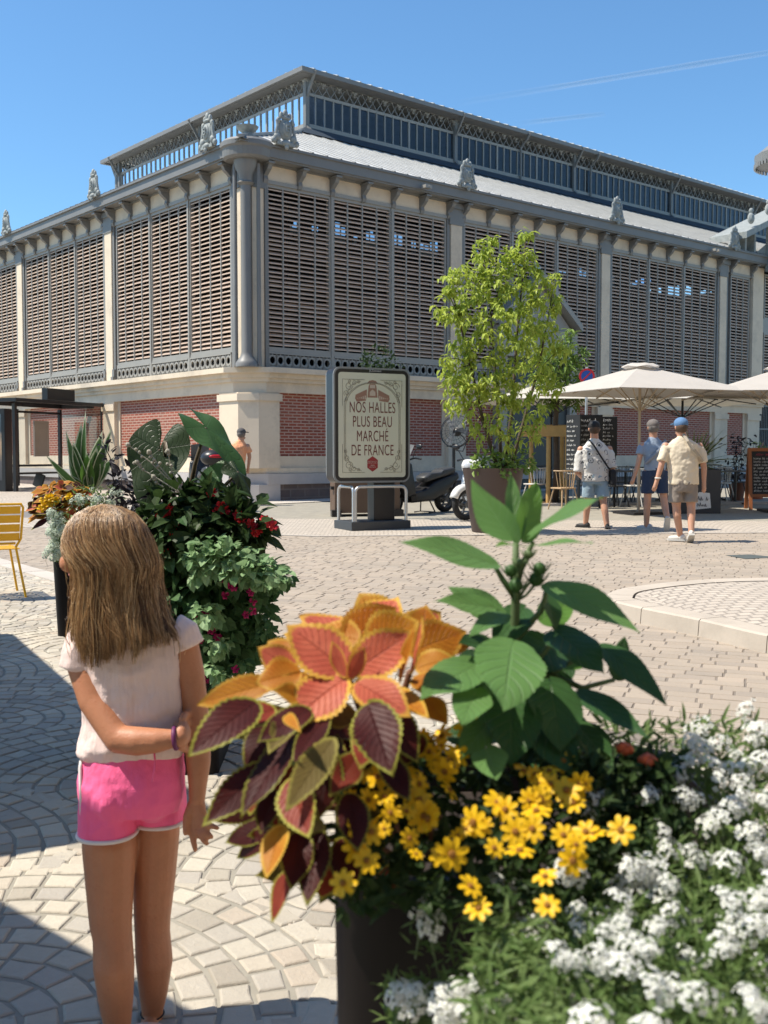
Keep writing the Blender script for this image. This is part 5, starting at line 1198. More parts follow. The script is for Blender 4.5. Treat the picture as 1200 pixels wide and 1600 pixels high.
def alyssum(label, spots, mats=None, sc0=1.0, smat=None, spread=.0, root=None):
    root = thing('alyssum_plant', label, 'plant', (0,0,0)) if root is None else root; cmesh = []; st2 = MB()
    for i, (c, nrm) in enumerate(spots):
        if i < len(CM): fo = CM[i].build('flower_cluster', mats or [M_white, M_eye, M_stem], root); cmesh.append(fo)
        else: fo = cmesh[i % len(CM)].copy(); COL.objects.link(fo); fo.parent = root
        fo.location = c; fo.rotation_mode = 'QUATERNION'; fo.rotation_quaternion = nrm.to_track_quat('Z','Y') @ Matrix.Rotation(random.uniform(0,6),3,'Z').to_quaternion(); s2 = random.uniform(.85,1.4)*sc0; fo.scale = (s2,s2,s2*random.uniform(.8,1.2))
        st2.tube([c-nrm*.01*sc0, c-nrm*.03*sc0+Vector((random.gauss(0,.006),0,-.01)), c-nrm*.05+Vector((random.gauss(0,.015),.02,-.05))], [.0009*sc0,.001,.0012], 4)
    st2.build('stem', smat or M_stem, root); return root
def adepth(x, y): return 1.15*(1.22 - (y-1130)*.00092 + .00016*max(0, 800-x))
A1 = [(1166,1110,1.24),(1092,1140,1.24),(1095,1175,1.2),(1125,1165,1.22),(1150,1180,1.2),(1180,1160,1.22),(1075,1190,1.2),(1110,1195,1.18),(1140,1205,1.17),(1170,1200,1.18),(1195,1190,1.18),(1060,1210,1.18),(960,1190,1.2),(985,1250,1.16),(920,1258,1.12),(910,1270,1.1),(1035,1300,1.1),(1085,1250,1.13),(1110,1290,1.1),(1125,1275,1.1),(1080,1330,1.06),(1090,1345,1.05),(1140,1350,1.05),(1150,1260,1.12),(1175,1300,1.09),(1190,1340,1.05),(1000,1370,1.04),(985,1380,1.03),(1020,1380,1.02),(1010,1400,1.02),(1040,1395,1.02),(960,1390,1.03),(885,1365,1.05),(1195,1250,1.12),(1160,1225,1.15),(1040,1330,1.07),(1055,1215,1.17),(1015,1245,1.15),(1195,1400,1.0),(1120,1440,.98),(1150,1445,.98),(1180,1430,.98),(1195,1450,.97),(1135,1460,.96)]
A2 = [(660,1420,1.04),(672,1445,1.03),(625,1555,1.0),(640,1570,.99),(685,1560,.98),(720,1545,.98),(810,1390,1.03),(825,1420,1.01),(845,1440,1.0),(800,1420,1.02),(815,1450,1.0),(830,1480,.98),(780,1380,1.04),(770,1555,.95),(790,1580,.94),(870,1500,.96),(900,1510,.95),(930,1520,.94),(960,1490,.95),(980,1490,.94),(885,1530,.94),(910,1545,.93),(950,1545,.92),(940,1570,.92),(850,1590,.91),(880,1580,.91),(1000,1590,.9),(1080,1510,.93),(1085,1530,.93),(1100,1505,.93),(700,1580,.96),(735,1580,.95),(755,1530,.97),(830,1560,.93),(1190,1560,.9),(1195,1510,.92),(870,1585,.9),(905,1450,.98),(1030,1455,.98),(1050,1430,.99),(980,1430,1.0),(1090,1440,.99),(940,1440,.99),(1140,1580,.88),(790,1490,.98)]
def spots(A, k=2, j=16):
    out = []
    for (x, y, d) in A:
        for q in range(k + (random.random() < .35)):
            c = V3(x+random.gauss(0,j)*(q > 0), y+random.gauss(0,j*.8)*(q > 0), d*1.15-.03+random.gauss(0,.008)); out.append((c, Vector((random.gauss(0,.4),-.55+random.gauss(0,.25),.85)).normalized()))
    return out
a1 = alyssum('white alyssum at the back right of the near planter, reaching the brick road', spots(A1, 1)); fill(2600, (900,1230), (1130,1460), lambda x,y: adepth(x,y)+.02, (.016,.034), (.16,.26), M_alyF, 'foliage', a1)
a2 = alyssum('white alyssum spilling over the front edge of the near planter below the daisies', spots(A2, 1)); fill(3400, (740,1230), (1380,1640), lambda x,y: adepth(x,y)+.015, (.016,.034), (.16,.26), M_alyF, 'foliage', a2)
fill(420, (600,760), (1530,1640), lambda x,y: 1.15, (.016,.03), (.16,.26), M_alyF, 'foliage', a2); fill(120, (640,760), (1420,1540), lambda x,y: 1.18, (.014,.026), (.16,.26), M_alyF, 'foliage', a2)
A3 = [(random.uniform(860,1210), random.uniform(1320,1620)) for _ in range(30)]
a3 = alyssum('white alyssum filling the near right corner of the near planter', spots([(x,y,adepth(x,y)/1.15) for x,y in A3], 1)); fill(900, (860,1230), (1330,1640), lambda x,y: adepth(x,y)+.01, (.016,.034), (.16,.26), M_alyF, 'foliage', a3)
# --- small orange blooms with dark leaves behind the daisies
ob = thing('orange_bloom_plant', 'dark-leaved plant with two small orange blooms behind the white alyssum', 'plant', (0,0,0))
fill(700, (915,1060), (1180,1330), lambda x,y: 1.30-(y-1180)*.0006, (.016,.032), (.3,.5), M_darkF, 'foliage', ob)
M_org = pm('orange_petal', (.75,.16,.07), .5, .15, 40, .05, transl=.2)
for (x, y, d) in ((975,1172,1.32),(1012,1190,1.3)):
    mb = MB(); c = V3(x,y,d)
    for k in range(8): t = k*.785; mb.ell(c+Vector((.007*math.cos(t),.006*math.sin(t),.002*(k%3))), (.006,.004,.006), 7, 5)
    mb.ell(c+Vector((0,0,.004)), .006, 7, 5); mb.build('flower', M_org, ob, smooth=True)
# ------------------------------------------------------------------ mid-ground planters, trees, shrubs, shade parasols
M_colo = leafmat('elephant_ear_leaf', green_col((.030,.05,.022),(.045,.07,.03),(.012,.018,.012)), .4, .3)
M_coloT = leafmat('elephant_ear_sunlit', green_col((.06,.14,.05),(.09,.18,.07),(.05,.09,.04)), .4, .5)  # lighter copy of the leaf, sunlight put into the colour
M_blackF = leafmat('dark_purple_foliage', simplegreen((.012,.010,.014),(.035,.03,.035)), .5, .15)
M_ivy = leafmat('ivy_foliage', simplegreen((.03,.075,.022),(.12,.22,.09)), .5, .35); M_ivyL = leafmat('pale_ivy_foliage', simplegreen((.16,.29,.12),(.36,.50,.27)), .5, .35)
M_red = pm('red_petal', (.62,.02,.03), .5, .15, 30, .05, transl=.2); M_mag = pm('magenta_petal', (.42,.012,.12), .5, .2, 30, .05, transl=.2)
M_twig = pm('silver_twig', (.33,.31,.25), .7, .15, 10, .1)
def cloud(mb, n, pts, D0, bulge, L, w, m=0, dz=-.2, up=.6, jit=.06, seed=1):
    """n small leaves spread around pixel blobs (x, y, radius) bulging towards the viewer"""
    rs = random.Random(seed); P=[];Dd=[];Nn=[];Ls=[];Ws=[]; wts = [p[2]**2 for p in pts]
    for i in range(n):
        x, y, r = rs.choices(pts, wts)[0]; a = rs.uniform(0,6.283); q = math.sqrt(rs.random()); zz = math.sqrt(max(0,1-q*q))
        sgn = 1 if rs.random() < .75 else -1
        px, py = x+r*q*math.cos(a), y+r*q*math.sin(a); s2 = D0/F_PX; dd = D0 - sgn*zz*r*s2*bulge + rs.gauss(0,jit)
        c = at(px,py,dd); out = Vector((math.cos(a)*q, -zz*sgn, -math.sin(a)*q)); P.append(c)
        Dd.append(out*.8+Vector((rs.gauss(0,.5),rs.gauss(0,.5),dz+rs.gauss(0,.4)))); Nn.append(out*.7+Vector((rs.gauss(0,.35),rs.gauss(0,.35),up))); l = L*rs.uniform(.65,1.3); Ls.append(l); Ws.append(l*w*rs.uniform(.8,1.2))
    mb.cards(P,Dd,Nn,Ls,Ws,m)
# --- planter with elephant ears
planter('dark brown planter with elephant-ear leaves and trailing ivy behind the girl', -1.0, 4.78, .86, .6, .55)
def heartW(lv, c, tip, nrm, size, wx=1.0, **k):
    o = len(lv.v); lv.heart(c, tip, nrm, size, **k)
    if wx != 1.0:
        d = Vector(tip).normalized(); nn = Vector(nrm); nn = (nn-d*nn.dot(d)).normalized(); sd = d.cross(nn); c = Vector(c)
        for i in range(o, len(lv.v)): p = Vector(lv.v[i]); q = (p-c).dot(sd); lv.v[i] = tuple(p + sd*q*(wx-1))
ee = thing('elephant_ear_plant', 'elephant-ear plant with huge dark heart-shaped leaves rising from the planter behind the girl', 'plant', (0,0,0))
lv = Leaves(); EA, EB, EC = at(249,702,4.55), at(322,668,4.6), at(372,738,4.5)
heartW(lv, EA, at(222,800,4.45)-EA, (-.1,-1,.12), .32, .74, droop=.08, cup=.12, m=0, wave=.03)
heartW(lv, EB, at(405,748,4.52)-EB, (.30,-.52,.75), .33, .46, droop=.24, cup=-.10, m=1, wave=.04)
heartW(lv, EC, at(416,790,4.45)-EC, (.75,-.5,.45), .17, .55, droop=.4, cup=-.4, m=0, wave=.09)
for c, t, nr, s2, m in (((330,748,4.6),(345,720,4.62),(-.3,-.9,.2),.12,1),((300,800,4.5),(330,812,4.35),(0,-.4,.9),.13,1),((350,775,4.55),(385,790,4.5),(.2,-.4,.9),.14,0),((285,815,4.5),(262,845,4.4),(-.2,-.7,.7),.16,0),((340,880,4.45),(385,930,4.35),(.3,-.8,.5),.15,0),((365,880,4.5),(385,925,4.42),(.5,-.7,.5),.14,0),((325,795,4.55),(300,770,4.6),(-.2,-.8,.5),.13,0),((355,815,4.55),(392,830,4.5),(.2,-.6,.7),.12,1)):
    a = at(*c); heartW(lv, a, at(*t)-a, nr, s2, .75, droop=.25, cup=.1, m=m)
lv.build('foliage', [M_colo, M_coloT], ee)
mb = MB(); rt = Vector((-.95,4.75,.86))
for p in ([(249,702,4.55),(262,735,4.62),(275,790,4.65)],[(322,668,4.6),(305,725,4.65),(290,800,4.66)],[(372,738,4.5),(340,770,4.6),(305,815,4.66)],[(262,712,4.5),(258,690,4.52)]):
    P = [at(*q) for q in p]; mb.tube(P+[rt], [.006,.010,.013,.014][:len(P)+1], 8)
mb.build('stem', pm('plum_petiole', (.10,.075,.045), .5, .25, 8, .1), ee, smooth=True)
tr = thing('trailing_ivy', 'ivy with magenta bells trailing down the planter behind the girl', 'plant', (0,0,0)); lv = Leaves()
body_ = [(300,860,55),(340,880,60),(280,920,60),(330,940,62),(380,905,50),(350,990,50),(300,980,50),(370,1000,34),(270,860,45),(320,1030,36),(365,1045,24),(400,960,26),(250,900,40),(300,830,50),(350,840,45)]
cloud(lv, 2300, body_, 4.55, .9, .06, .85, 0, -.5, .5, .05, 3)
cloud(lv, 620, [(330,870,30),(360,880,30),(395,888,26),(420,890,18),(440,897,12),(300,862,14),(345,862,20),(405,905,14),(425,908,10)], 4.27, .5, .042, .9, 1, -.2, .9, .04, 4)
cloud(lv, 260, [(405,905,16),(430,905,10),(452,902,7),(390,960,16),(412,990,14),(425,975,8),(432,1000,7),(418,1010,8),(380,1040,14),(365,1075,12),(415,965,9),(436,915,8)], 4.36, .5, .045, .8, 0, -.7, .5, .04, 5)
cloud(lv, 200, [(322,960,18),(340,1010,16),(332,1045,10),(310,900,14),(295,1005,12),(345,1060,12)], 4.26, .4, .045, .85, 1, -.6, .7, .03, 6)
lv.build('foliage', [M_ivy, M_ivyL], tr, False)
def bloom(parent, x, y, D, r, mat, seed):
    rs = random.Random(seed); mb = MB(); c = at(x,y,D)
    for k in range(6):
        t = k*1.05+rs.uniform(-.3,.3); d = Vector((math.cos(t),-.4+rs.gauss(0,.3),math.sin(t))).normalized(); e = d.orthogonal().normalized(); p = c+d*r
        mb.add([c, c+d*r*.6+e*r*.45, p+e*r*.2, p-e*r*.2, c+d*r*.6-e*r*.45, c+d*r*.6+Vector((0,-r*.25,0))], [(0,1,5),(1,2,5),(2,3,5),(3,4,5),(4,0,5)])
    return mb.build('flower', mat, parent)
for i, (x, y) in enumerate(((345,905),(360,915),(352,930),(366,918),(345,897),(300,985),(325,970),(330,985),(312,1000),(368,1045),(395,955),(385,960),(322,1062),(392,925),(400,905),(340,995),(305,968),(395,940),(322,955))): bloom(tr, x, y, 4.28, .019, M_mag, i)
bg_ = thing('red_begonia', 'red begonias flowering among dark leaves on the planter behind the girl', 'plant', (0,0,0)); lv = Leaves()
cloud(lv, 700, [(280,800,40),(330,800,40),(380,815,34),(250,830,40),(400,830,22),(350,830,40)], 4.5, .8, .085, .6, 0, -.1, .7, .06, 8); lv.build('foliage', M_darkF, bg_, False)
for i, (x, y) in enumerate(((251,806),(262,799),(345,790),(352,797),(340,800),(372,805),(378,812),(392,818),(420,816),(428,822),(405,826),(260,865),(268,828),(262,793),(331,770),(398,832),(414,812),(272,818))): bloom(bg_, x, y, 4.36, .024, M_red, 40+i)
db = thing('dark_twig_plant', 'fine dark-leaved plant between the two rear planters beside the girl', 'plant', (0,0,0)); lv = Leaves()
cloud(lv, 620, [(225,770,36),(215,820,34),(240,800,34),(255,850,36),(200,745,18),(235,735,18),(230,880,30),(245,760,20)], 4.7, .8, .05, .35, 0, .2, .4, .1, 11); lv.build('foliage', M_blackF, db, False)
mb = MB(); rs = random.Random(3)
for k in range(26): a = at(250,900,4.75); b2 = at(rs.uniform(190,270),rs.uniform(715,850),4.6+rs.gauss(0,.1)); mb.tube([a, a.lerp(b2,.5)+Vector((rs.gauss(0,.03),0,.03)), b2], [.004,.003,.0015], 5)
mb.build('stem', M_blackF, db)
dt = thing('dried_flower_stalks', 'pale dried flower stalks standing in front of the dark heart-shaped leaf', 'plant', (0,0,0)); mb = MB()
for p in ([(285,770),(235,722),(200,695)],[(285,770),(250,730),(233,706)],[(284,765),(268,735),(262,705)],[(285,772),(225,735),(214,722)],[(282,775),(245,755),(240,745)]):
    P = [at(x,y,4.42) for x,y in p]; mb.tube(P, [.0035,.0028,.002], 5)
    for k in range(5): q = P[1].lerp(P[2], k/4); mb.ell(q+Vector((rs.gauss(0,.008),0,rs.gauss(0,.006))), .0075, 7, 5)
    mb.ell(P[2], .011, 7, 5)
mb.build('stem', M_twig, dt)
# --- rear planter with canna, coleus, alyssum
planter('dark brown planter with striped canna leaves behind the yellow chair', -2.13, 8.02, .76, .62, .56)
cn = thing('canna_plant', 'canna with upright green leaves edged in cream in the rear left planter', 'plant', (0,0,0)); lv = Leaves()
M_canna = leafmat('variegated_canna', coleus_col((.06,.13,.04),(.09,.17,.06),(.55,.58,.42),(.045,.10,.03)), .4, .3)
for (tx,ty,w,m,nx) in ((98,676,15,0,-.5),(110,690,18,0,-.3),(122,662,17,0,-.2),(130,690,20,0,0),(176,668,10,0,.5),(160,675,18,0,.4),(128,640,10,0,-.2),(80,722,14,0,-.6),(105,715,18,0,-.4),(150,700,18,0,.2),(135,712,20,1,.0),(178,715,16,0,.6),(166,735,16,0,.6),(70,716,10,0,-.6),(140,735,16,0,.1),(90,740,16,0,-.4),(165,690,15,0,.4),(118,730,20,0,-.2)):
    D = 7.9+random.uniform(-.15,.15); a = at(135+random.uniform(-9,9),772,8.0); b2 = at(tx,ty,D); lv.leaf(a,b2,w/F_PX*8*1.2,(nx,-.8,.4),.12,.2,3,0,.5,.0,16,3,.03,random.uniform(-.5,.5),m)
lv.build('foliage', [M_canna, M_lime], cn)
c2_ = thing('coleus_plant', 'orange-brown coleus with a few yellow blooms on the left rim of the rear planter', 'plant', (0,0,0)); lv = Leaves()
for i in range(150):
    a = random.uniform(0,6.28); q = math.sqrt(random.random()); x, y = 100+48*q*math.cos(a), 782+34*q*math.sin(a); D = 7.75-.15*(1-q); c = at(x,y,D); lv.leaf(c, c+Vector((random.gauss(-.03,.05),-.03,random.gauss(-.04,.03))), .06, (random.gauss(-.2,.3),-.7,.6), .1,.15,6,.05,.4,0,8,3,.02,0,random.choice([0,1,1,2,2]))
lv.build('foliage', [M_coral, M_orange, M_maroon], c2_)
for i, (x,y) in enumerate(((68,782),(76,778),(83,776),(71,790),(64,795),(88,782),(79,786),(108,776))): bloom(c2_, x, y, 7.6, .032, M_yel, 70+i)
M_pale = M_pale; a4s = []
for i in range(90):
    t = random.random(); cx, cy = (88+random.gauss(0,8), 800+t*78) if random.random() < .55 else (100+random.uniform(0,95), 782-abs(random.gauss(0,11))+random.uniform(0,20))
    a4s.append((at(cx,cy,7.55+random.uniform(-.05,.1)), Vector((random.gauss(-.2,.3),-.7,.6)).normalized()))
M_paleaw = pm('pale_green_white_petal', (.58,.66,.55), .6, .05, 30, 0, transl=.3)
a4 = alyssum('pale alyssum hanging over the corner of the rear planter beside the girl', a4s, [M_paleaw, M_eye, M_stem], 2.1); lv = Leaves(); cloud(lv, 500, [(92,830,16),(100,800,22),(140,785,28),(170,785,24),(90,862,10)], 7.65, .6, .045, .3, 0, -.2, .6, .04, 21); lv.build('foliage', M_alyF, a4, False)
tw = thing('dark_twig_plant', 'single dark leafy sprig rising right of the canna', 'plant', (0,0,0)); mb = MB(); mb.tube([at(188,800,7.6), at(178,755,7.6), at(172,715,7.6), at(160,690,7.6)], [.006,.005,.004,.002], 5); mb.build('stem', M_blackF, tw); lv = Leaves()
cloud(lv, 60, [(172,715,9),(178,750,8),(160,693,7),(183,775,8)], 7.6, .5, .07, .4, 0, .1, .5, .03, 22); lv.build('foliage', M_blackF, tw, False)
# --- shrub tub with the multi-stem tree
TX, TY = 1.70, 16.6; TZ = gz(TX,TY)
M_cone = pm('brown_conical_tub', (.085,.06,.052), .5, .12, 2, .06, 50)
tub = thing('conical_tub', 'tall tapered brown tub holding the light green tree', 'planter', (TX,TY,TZ)); mb = MB()
mb.lathe([(.31,0),(.33,.02),(.475,.985),(.485,1.0),(.465,1.0),(.45,.93)], 40, cap=False); mb.lathe([(.0,.92),(.45,.93)], 40, cap=False); mb.lathe([(.0,.0),(.31,.0)], 40, cap=False); mb.build('tub', M_cone, tub, smooth='auto')
mb = MB(); mb.lathe([(0,.935),(.45,.935)], 24, cap=False); mb.build('soil', M_potIn, tub)
M_bark = pm('dark_bark', (.10,.075,.055), .9, .3, 12, .6, 40, dist=.01); M_crown = leafmat('light_green_tree_leaf', simplegreen((.26,.35,.045),(.60,.68,.14)), .45, .45); M_crown2 = leafmat('mid_green_tree_leaf', simplegreen((.12,.20,.035),(.30,.42,.10)), .45, .4)
tree = thing('multi_stem_tree', 'light green multi-stem tree growing in the brown tub', 'tree', (TX,TY,TZ+.93))
def tl(x,y,D): return at(x,y,D)-Vector((TX,TY,TZ+.93))
CR = [(822,372,13,.0),(815,395,20,.1),(752,390,18,-.2),(748,415,22,-.2),(790,410,26,.0),(830,425,26,.2),(864,440,18,.3),(868,470,18,.3),(702,440,17,-.5),(697,458,10,-.5),(718,425,16,-.4),(694,492,14,-.6),(712,490,18,-.4),(740,450,26,-.2),(780,450,32,-.3),(820,465,30,0),(850,490,26,.3),(730,500,26,-.4),(770,500,32,-.5),(810,510,34,-.2),(845,530,28,.3),(720,545,24,-.4),(755,550,32,-.5),(800,560,34,-.4),(840,575,28,.2),(705,585,22,-.5),(735,595,30,-.5),(780,605,34,-.5),(815,620,26,-.2),(710,625,22,-.4),(745,640,26,-.4),(785,655,28,-.4),(820,665,26,-.2),(745,680,14,-.3),(838,640,22,0),(835,690,12,0),(860,600,22,.3),(880,545,18,.4),(800,690,14,-.4),(765,670,14,-.4),(698,560,10,-.6),(770,375,8,-.1)]
br_ = MB(); D0 = 16.6
stems = [[(783,740,16.6),(781,680,16.55),(775,600,16.5),(768,500,16.5),(760,420,16.45)],[(788,740,16.6),(800,640,16.7),(808,520,16.75),(818,420,16.7),(821,375,16.65)],[(795,740,16.65),(815,670,16.8),(840,580,16.9),(858,490,16.95),(865,440,16.9)],[(780,740,16.55),(755,660,16.4),(735,570,16.3),(715,490,16.2),(703,445,16.2)]]
for st2 in stems: br_.tube([tl(*p) for p in st2], [.034,.028,.020,.012,.006], 8)
SP = [tl(*p) for st2 in stems for p in st2[1:]]
for x,y,r,dz in CR:
    c = tl(x,y,D0+dz); near = min(SP, key=lambda p: (p-c).length + max(0,(p.z-c.z))*2); br_.tube([near, near.lerp(c,.55)+Vector((0,0,.04)), c], [.010,.007,.003], 6)
br_.build('trunk', M_bark, tree, smooth=True)
lv = Leaves(); rs = random.Random(9)
for x,y,r,dz in CR:
    n2 = int(r*r*(.21 if y < 640 else .10))+12; P=[];Dd=[];Nn=[];Ls=[];Ws=[]; R0 = r/F_PX*D0
    for i in range(n2):
        # tufts: leaves hang from a few twig tips
        if i % 7 == 0: v = Vector((rs.gauss(0,1),rs.gauss(0,1),rs.gauss(0,1))).normalized()*R0*rs.uniform(.45,1.05); tc = tl(x,y,D0+dz)+v
        a = rs.uniform(0,6.28); P.append(tc+Vector((rs.gauss(0,.035),rs.gauss(0,.035),rs.gauss(0,.03)))); Dd.append((math.cos(a)*.8,math.sin(a)*.8,-.5+rs.gauss(0,.4))); Nn.append((math.cos(a)*.5,math.sin(a)*.5,.9)); Ls.append(rs.uniform(.085,.15)); Ws.append(rs.uniform(.04,.062))
    lv.cards(P,Dd,Nn,Ls,Ws,0,.15,.3)
lv.build('crown', M_crown, tree, False)
us = thing('underplanting_shrub', 'low leafy shrub under the tree in the brown tub', 'plant', (0,0,0)); lv = Leaves(); cloud(lv, 420, [(760,722,18),(790,728,20),(815,722,18),(745,728,10),(826,728,9)], 16.4, .8, .10, .5, 0, 0, .7, .08, 31); lv.build('foliage', M_crown2, us, False)
# --- staked young tree
YX, YD = 869, 23.8; yb = ground_at(869,778); yt = thing('young_street_tree', 'slender young tree tied inside a wooden stake frame', 'tree', (at(869,700,YD).x, YD, gz(0,YD)))
def tl2(x,y,D): return at(x,y,D)-yt.location
br_ = MB(); br_.tube([tl2(868,785,YD),tl2(870,720,YD),tl2(868,660,YD),tl2(872,610,YD),tl2(876,560,YD),tl2(880,525,YD)], [.075,.07,.06,.045,.026,.01], 8)
C2 = [(885,545,22),(860,560,20),(902,565,16),(880,580,26),(850,590,20),(905,595,14),(895,625,16),(860,625,18),(878,610,22),(840,610,12),(912,548,8),(890,520,10)]
for x,y,r in C2: c = tl2(x,y,YD+random.uniform(-.3,.3)); br_.tube([tl2(870,640-(640-y)*.25,YD), c], [.014,.004], 6)
br_.build('trunk', M_bark, yt, smooth=True); lv = Leaves(); P=[];Dd=[];Nn=[];Ls=[]
for x,y,r in C2:
    for i in range(int(r*r*.42)+10):
        v = Vector((rs.gauss(0,1),rs.gauss(0,1),rs.gauss(0,1))).normalized()*r/F_PX*YD*rs.uniform(.3,1.05); a = rs.uniform(0,6.28); P.append(tl2(x,y,YD)+v); Dd.append((math.cos(a),math.sin(a),-.4+rs.gauss(0,.4))); Nn.append((rs.gauss(0,.4),rs.gauss(0,.4),1)); Ls.append(rs.uniform(.12,.20))
lv.cards(P,Dd,Nn,Ls,[l*.26 for l in Ls],0,.1,.2); lv.build('crown', M_crown2, yt, False)
M_wood = pm('yellow_pine_stake', (.50,.31,.11), .75, .25, 4, .25, 40); wf = thing('tree_stake_frame', 'yellow pine stake frame round the slender young tree', 'tree guard', yt.location)
for px, dd in ((857,-.25),(886,-.2),(830,.55),(878,.6)):
    mb = MB(); p = at(px,700,YD+dd)-yt.location; mb.lathe([(.05,-.05),(.05,1.66),(.04,1.70)], 12, (p.x,p.y,0)); mb.build('post', M_wood, wf, smooth='auto')
for a, b2, zz in (((812,-.3),(889,-.3),1.62),((824,.45),(890,.6),1.66)):
    mb = MB(); mb.bar(at(a[0],700,YD+a[1])*1-yt.location-Vector((0,0,at(a[0],700,YD+a[1]).z-yt.location.z-zz)), at(b2[0],700,YD+b2[1])-yt.location-Vector((0,0,at(b2[0],700,YD+b2[1]).z-yt.location.z-zz)), .06, .24); mb.build('rail', M_wood, wf, bevel=.01)
bl = MB(); p = at(868,780,YD); bl.ell((p.x,p.y,gz(0,YD)), (1.0,.8,.04), 20, 5); tag(bl.build('wood_chip_bed', pm('wood_chips', (.33,.22,.13), .95, .4, 25, .8, 60, dist=.02)), 'bed of wood chips round the foot of the staked young tree', 'mulch bed')
# --- shrub behind the poster stand
sb = thing('round_shrub', 'round dark green shrub showing above the poster stand', 'shrub', (0,0,0)); lv = Leaves(); cloud(lv, 900, [(590,565,24),(575,572,18),(610,575,18),(600,600,30),(580,610,30)], 19.3, 1, .075, .5, 0, .1, .5, .1, 41); lv.build('foliage', M_darkF, sb, False)
mb = MB(); p0 = at(590,760,19.3); p0.z = gz(0,19.3)+.55; mb.tube([p0, at(590,650,19.3), at(592,590,19.3)], [.05,.04,.02], 8); mb.build('trunk', M_bark, sb)
# --- parasols outside the frame on the left: they throw the shade seen on the paving
M_canvas = pm('taupe_canvas', (.45,.40,.35), .85, .08, 3, .15, 80, transl=.0)
def square_parasol(name, label, corner, e1, e2, side_, h, side2=None):
    """square canopy whose shadow corner falls at `corner` on the ground, edges along e1, e2"""
    off = Vector((sdir.x, sdir.y))*((h)/sdir.z); e1 = Vector(e1).normalized(); e2 = Vector(e2).normalized()
    c0 = Vector(corner)+off; side2 = side2 or side_; P = [c0, c0+e1*side_, c0+e1*side_+e2*side2, c0+e2*side2]; cc2 = c0+e1*side_/2+e2*side2/2; zb = gz(cc2.x,cc2.y)
    root = thing(name, label, 'parasol', (cc2.x,cc2.y,zb)); mb = MB(); q = [(p.x-cc2.x,p.y-cc2.y,h) for p in P]; v = q+[(p[0]*1.0,p[1]*1.0,h-.18) for p in q]+[(0,0,h+.75)]
    mb.add(v, [(0,1,8),(1,2,8),(2,3,8),(3,0,8),(0,4,5,1),(1,5,6,2),(2,6,7,3),(3,7,4,0)]); mb.build('canopy', M_canvas, root)
    mb = MB(); mb.tube([(0,0,0),(0,0,h+.7)], .035, 10); mb.box(-.4,.4,-.4,.4,0,.06); mb.build('pole', M_wood, root); return root
square_parasol('parasol', 'large taupe parasol standing just outside the left edge', (-.62,4.0), (-.48,.877), (-.877,-.48), 4.4, 2.5)
square_parasol('parasol', 'narrow taupe canopy added out of view at lower left to shade the legs of the girl', (-1.3,3.37), (.74,-.67), (-.9,-.43), 1.45, 2.5, 3.0)  # unseen caster added, canopy shaped so its shade covers the girl's legs
# ------------------------------------------------------------------ poster stand, scooters, street things
M_blackP = pm('black_paint', (.018,.018,.02), .35, .15, 4, .03); M_steel = pm('brushed_steel', (.55,.55,.55), .35, .08, 6, .05, metal=.8); M_rubber = pm('tyre_rubber', (.02,.02,.02), .8, .2, 20, .3)
M_chrome = pm('chrome', (.7,.7,.7), .15, .05, 5, 0, metal=1); M_seat = pm('black_vinyl', (.045,.047,.05), .4, .2, 20, .15); M_whiteP = pm('white_lacquer', (.72,.72,.70), .25, .04, 4, 0); M_greyP = pm('grey_plastic', (.10,.105,.11), .5, .15, 6, .1)
M_redL = pm('red_lens', (.35,.01,.015), .2, .1, 5, 0); M_glassH = pm('headlamp_glass', (.5,.52,.55), .08, .05, 5, 0, spec=.8); M_brown = pm('rust_brown_panel', (.12,.075,.05), .6, .2, 3, .1)
SYAW = R(27.5); SX, SYY = -.19, 17.22; SZ = gz(SX,SYY)
sg = thing('poster_stand', 'framed poster stand reading NOS HALLES PLUS BEAU MARCHÉ DE FRANCE, steel hoops round its base', 'poster stand', (SX,SYY,SZ), SYAW)
mb = MB(); mb.box(-.53,.53,-.33,.33,0,.14); mb.build('base', pm('charcoal_base',(.05,.055,.06),.5,.15,4,.1), sg, bevel=.008)
mb = MB(); mb.box(-.02,.36,-.1,.14,.141,.86); mb.build('pedestal', M_blackP, sg, bevel=.01)
def hoop(a, b2, h, r=.025):
    a = Vector(a); b2 = Vector(b2); d = (b2-a).normalized(); P = [a]; q = .09
    for k in range(6): t = math.pi/2*k/5; P.append(a+Vector((0,0,h-q))+d*(q-q*math.cos(t))+Vector((0,0,q*math.sin(t))))
    for k in range(6): t = math.pi/2*(1-k/5); P.append(b2+Vector((0,0,h-q))-d*(q-q*math.cos(t))+Vector((0,0,q*math.sin(t))))
    P.append(b2); mb = MB(); mb.tube(P, r, 12); return mb
hoop((-.47,.28,.13),(-.47,-.27,.13),.56).build('hoop', M_steel, sg, smooth='auto'); hoop((-.44,-.28,.13),(.47,-.28,.13),.56).build('hoop', M_steel, sg, smooth='auto')
def rrect(w, h, r, n2=6):
    return [(qx*(w/2-r)+r*math.cos(R(a0+90*j/(n2-1))), qz*(h/2-r)+r*math.sin(R(a0+90*j/(n2-1)))) for qx,qz,a0 in ((1,1,0),(-1,1,90),(-1,-1,180),(1,-1,270)) for j in range(n2)]
PW, PHh, PCX, PCZ = 1.37, 1.83, -.07, 1.665; MV = Matrix.Translation((PCX,0,PCZ)) @ Matrix.Rotation(R(90),4,'X')
mb = MB(); mb.prism(rrect(PW,PHh,.12), -.12, .12, 0, MV); mb.build('case', M_blackP, sg, smooth='auto')
mb = MB()
for d0, d1, w2 in ((-.165,-.121,-.02),(.121,.145,-.0)): mb.prism(rrect(PW+w2,PHh+w2,.13), d0, d1, 0, MV)
mb.build('case_rim', pm('grey_frame',(.22,.23,.23),.4,.1,5,.05), sg, smooth='auto')
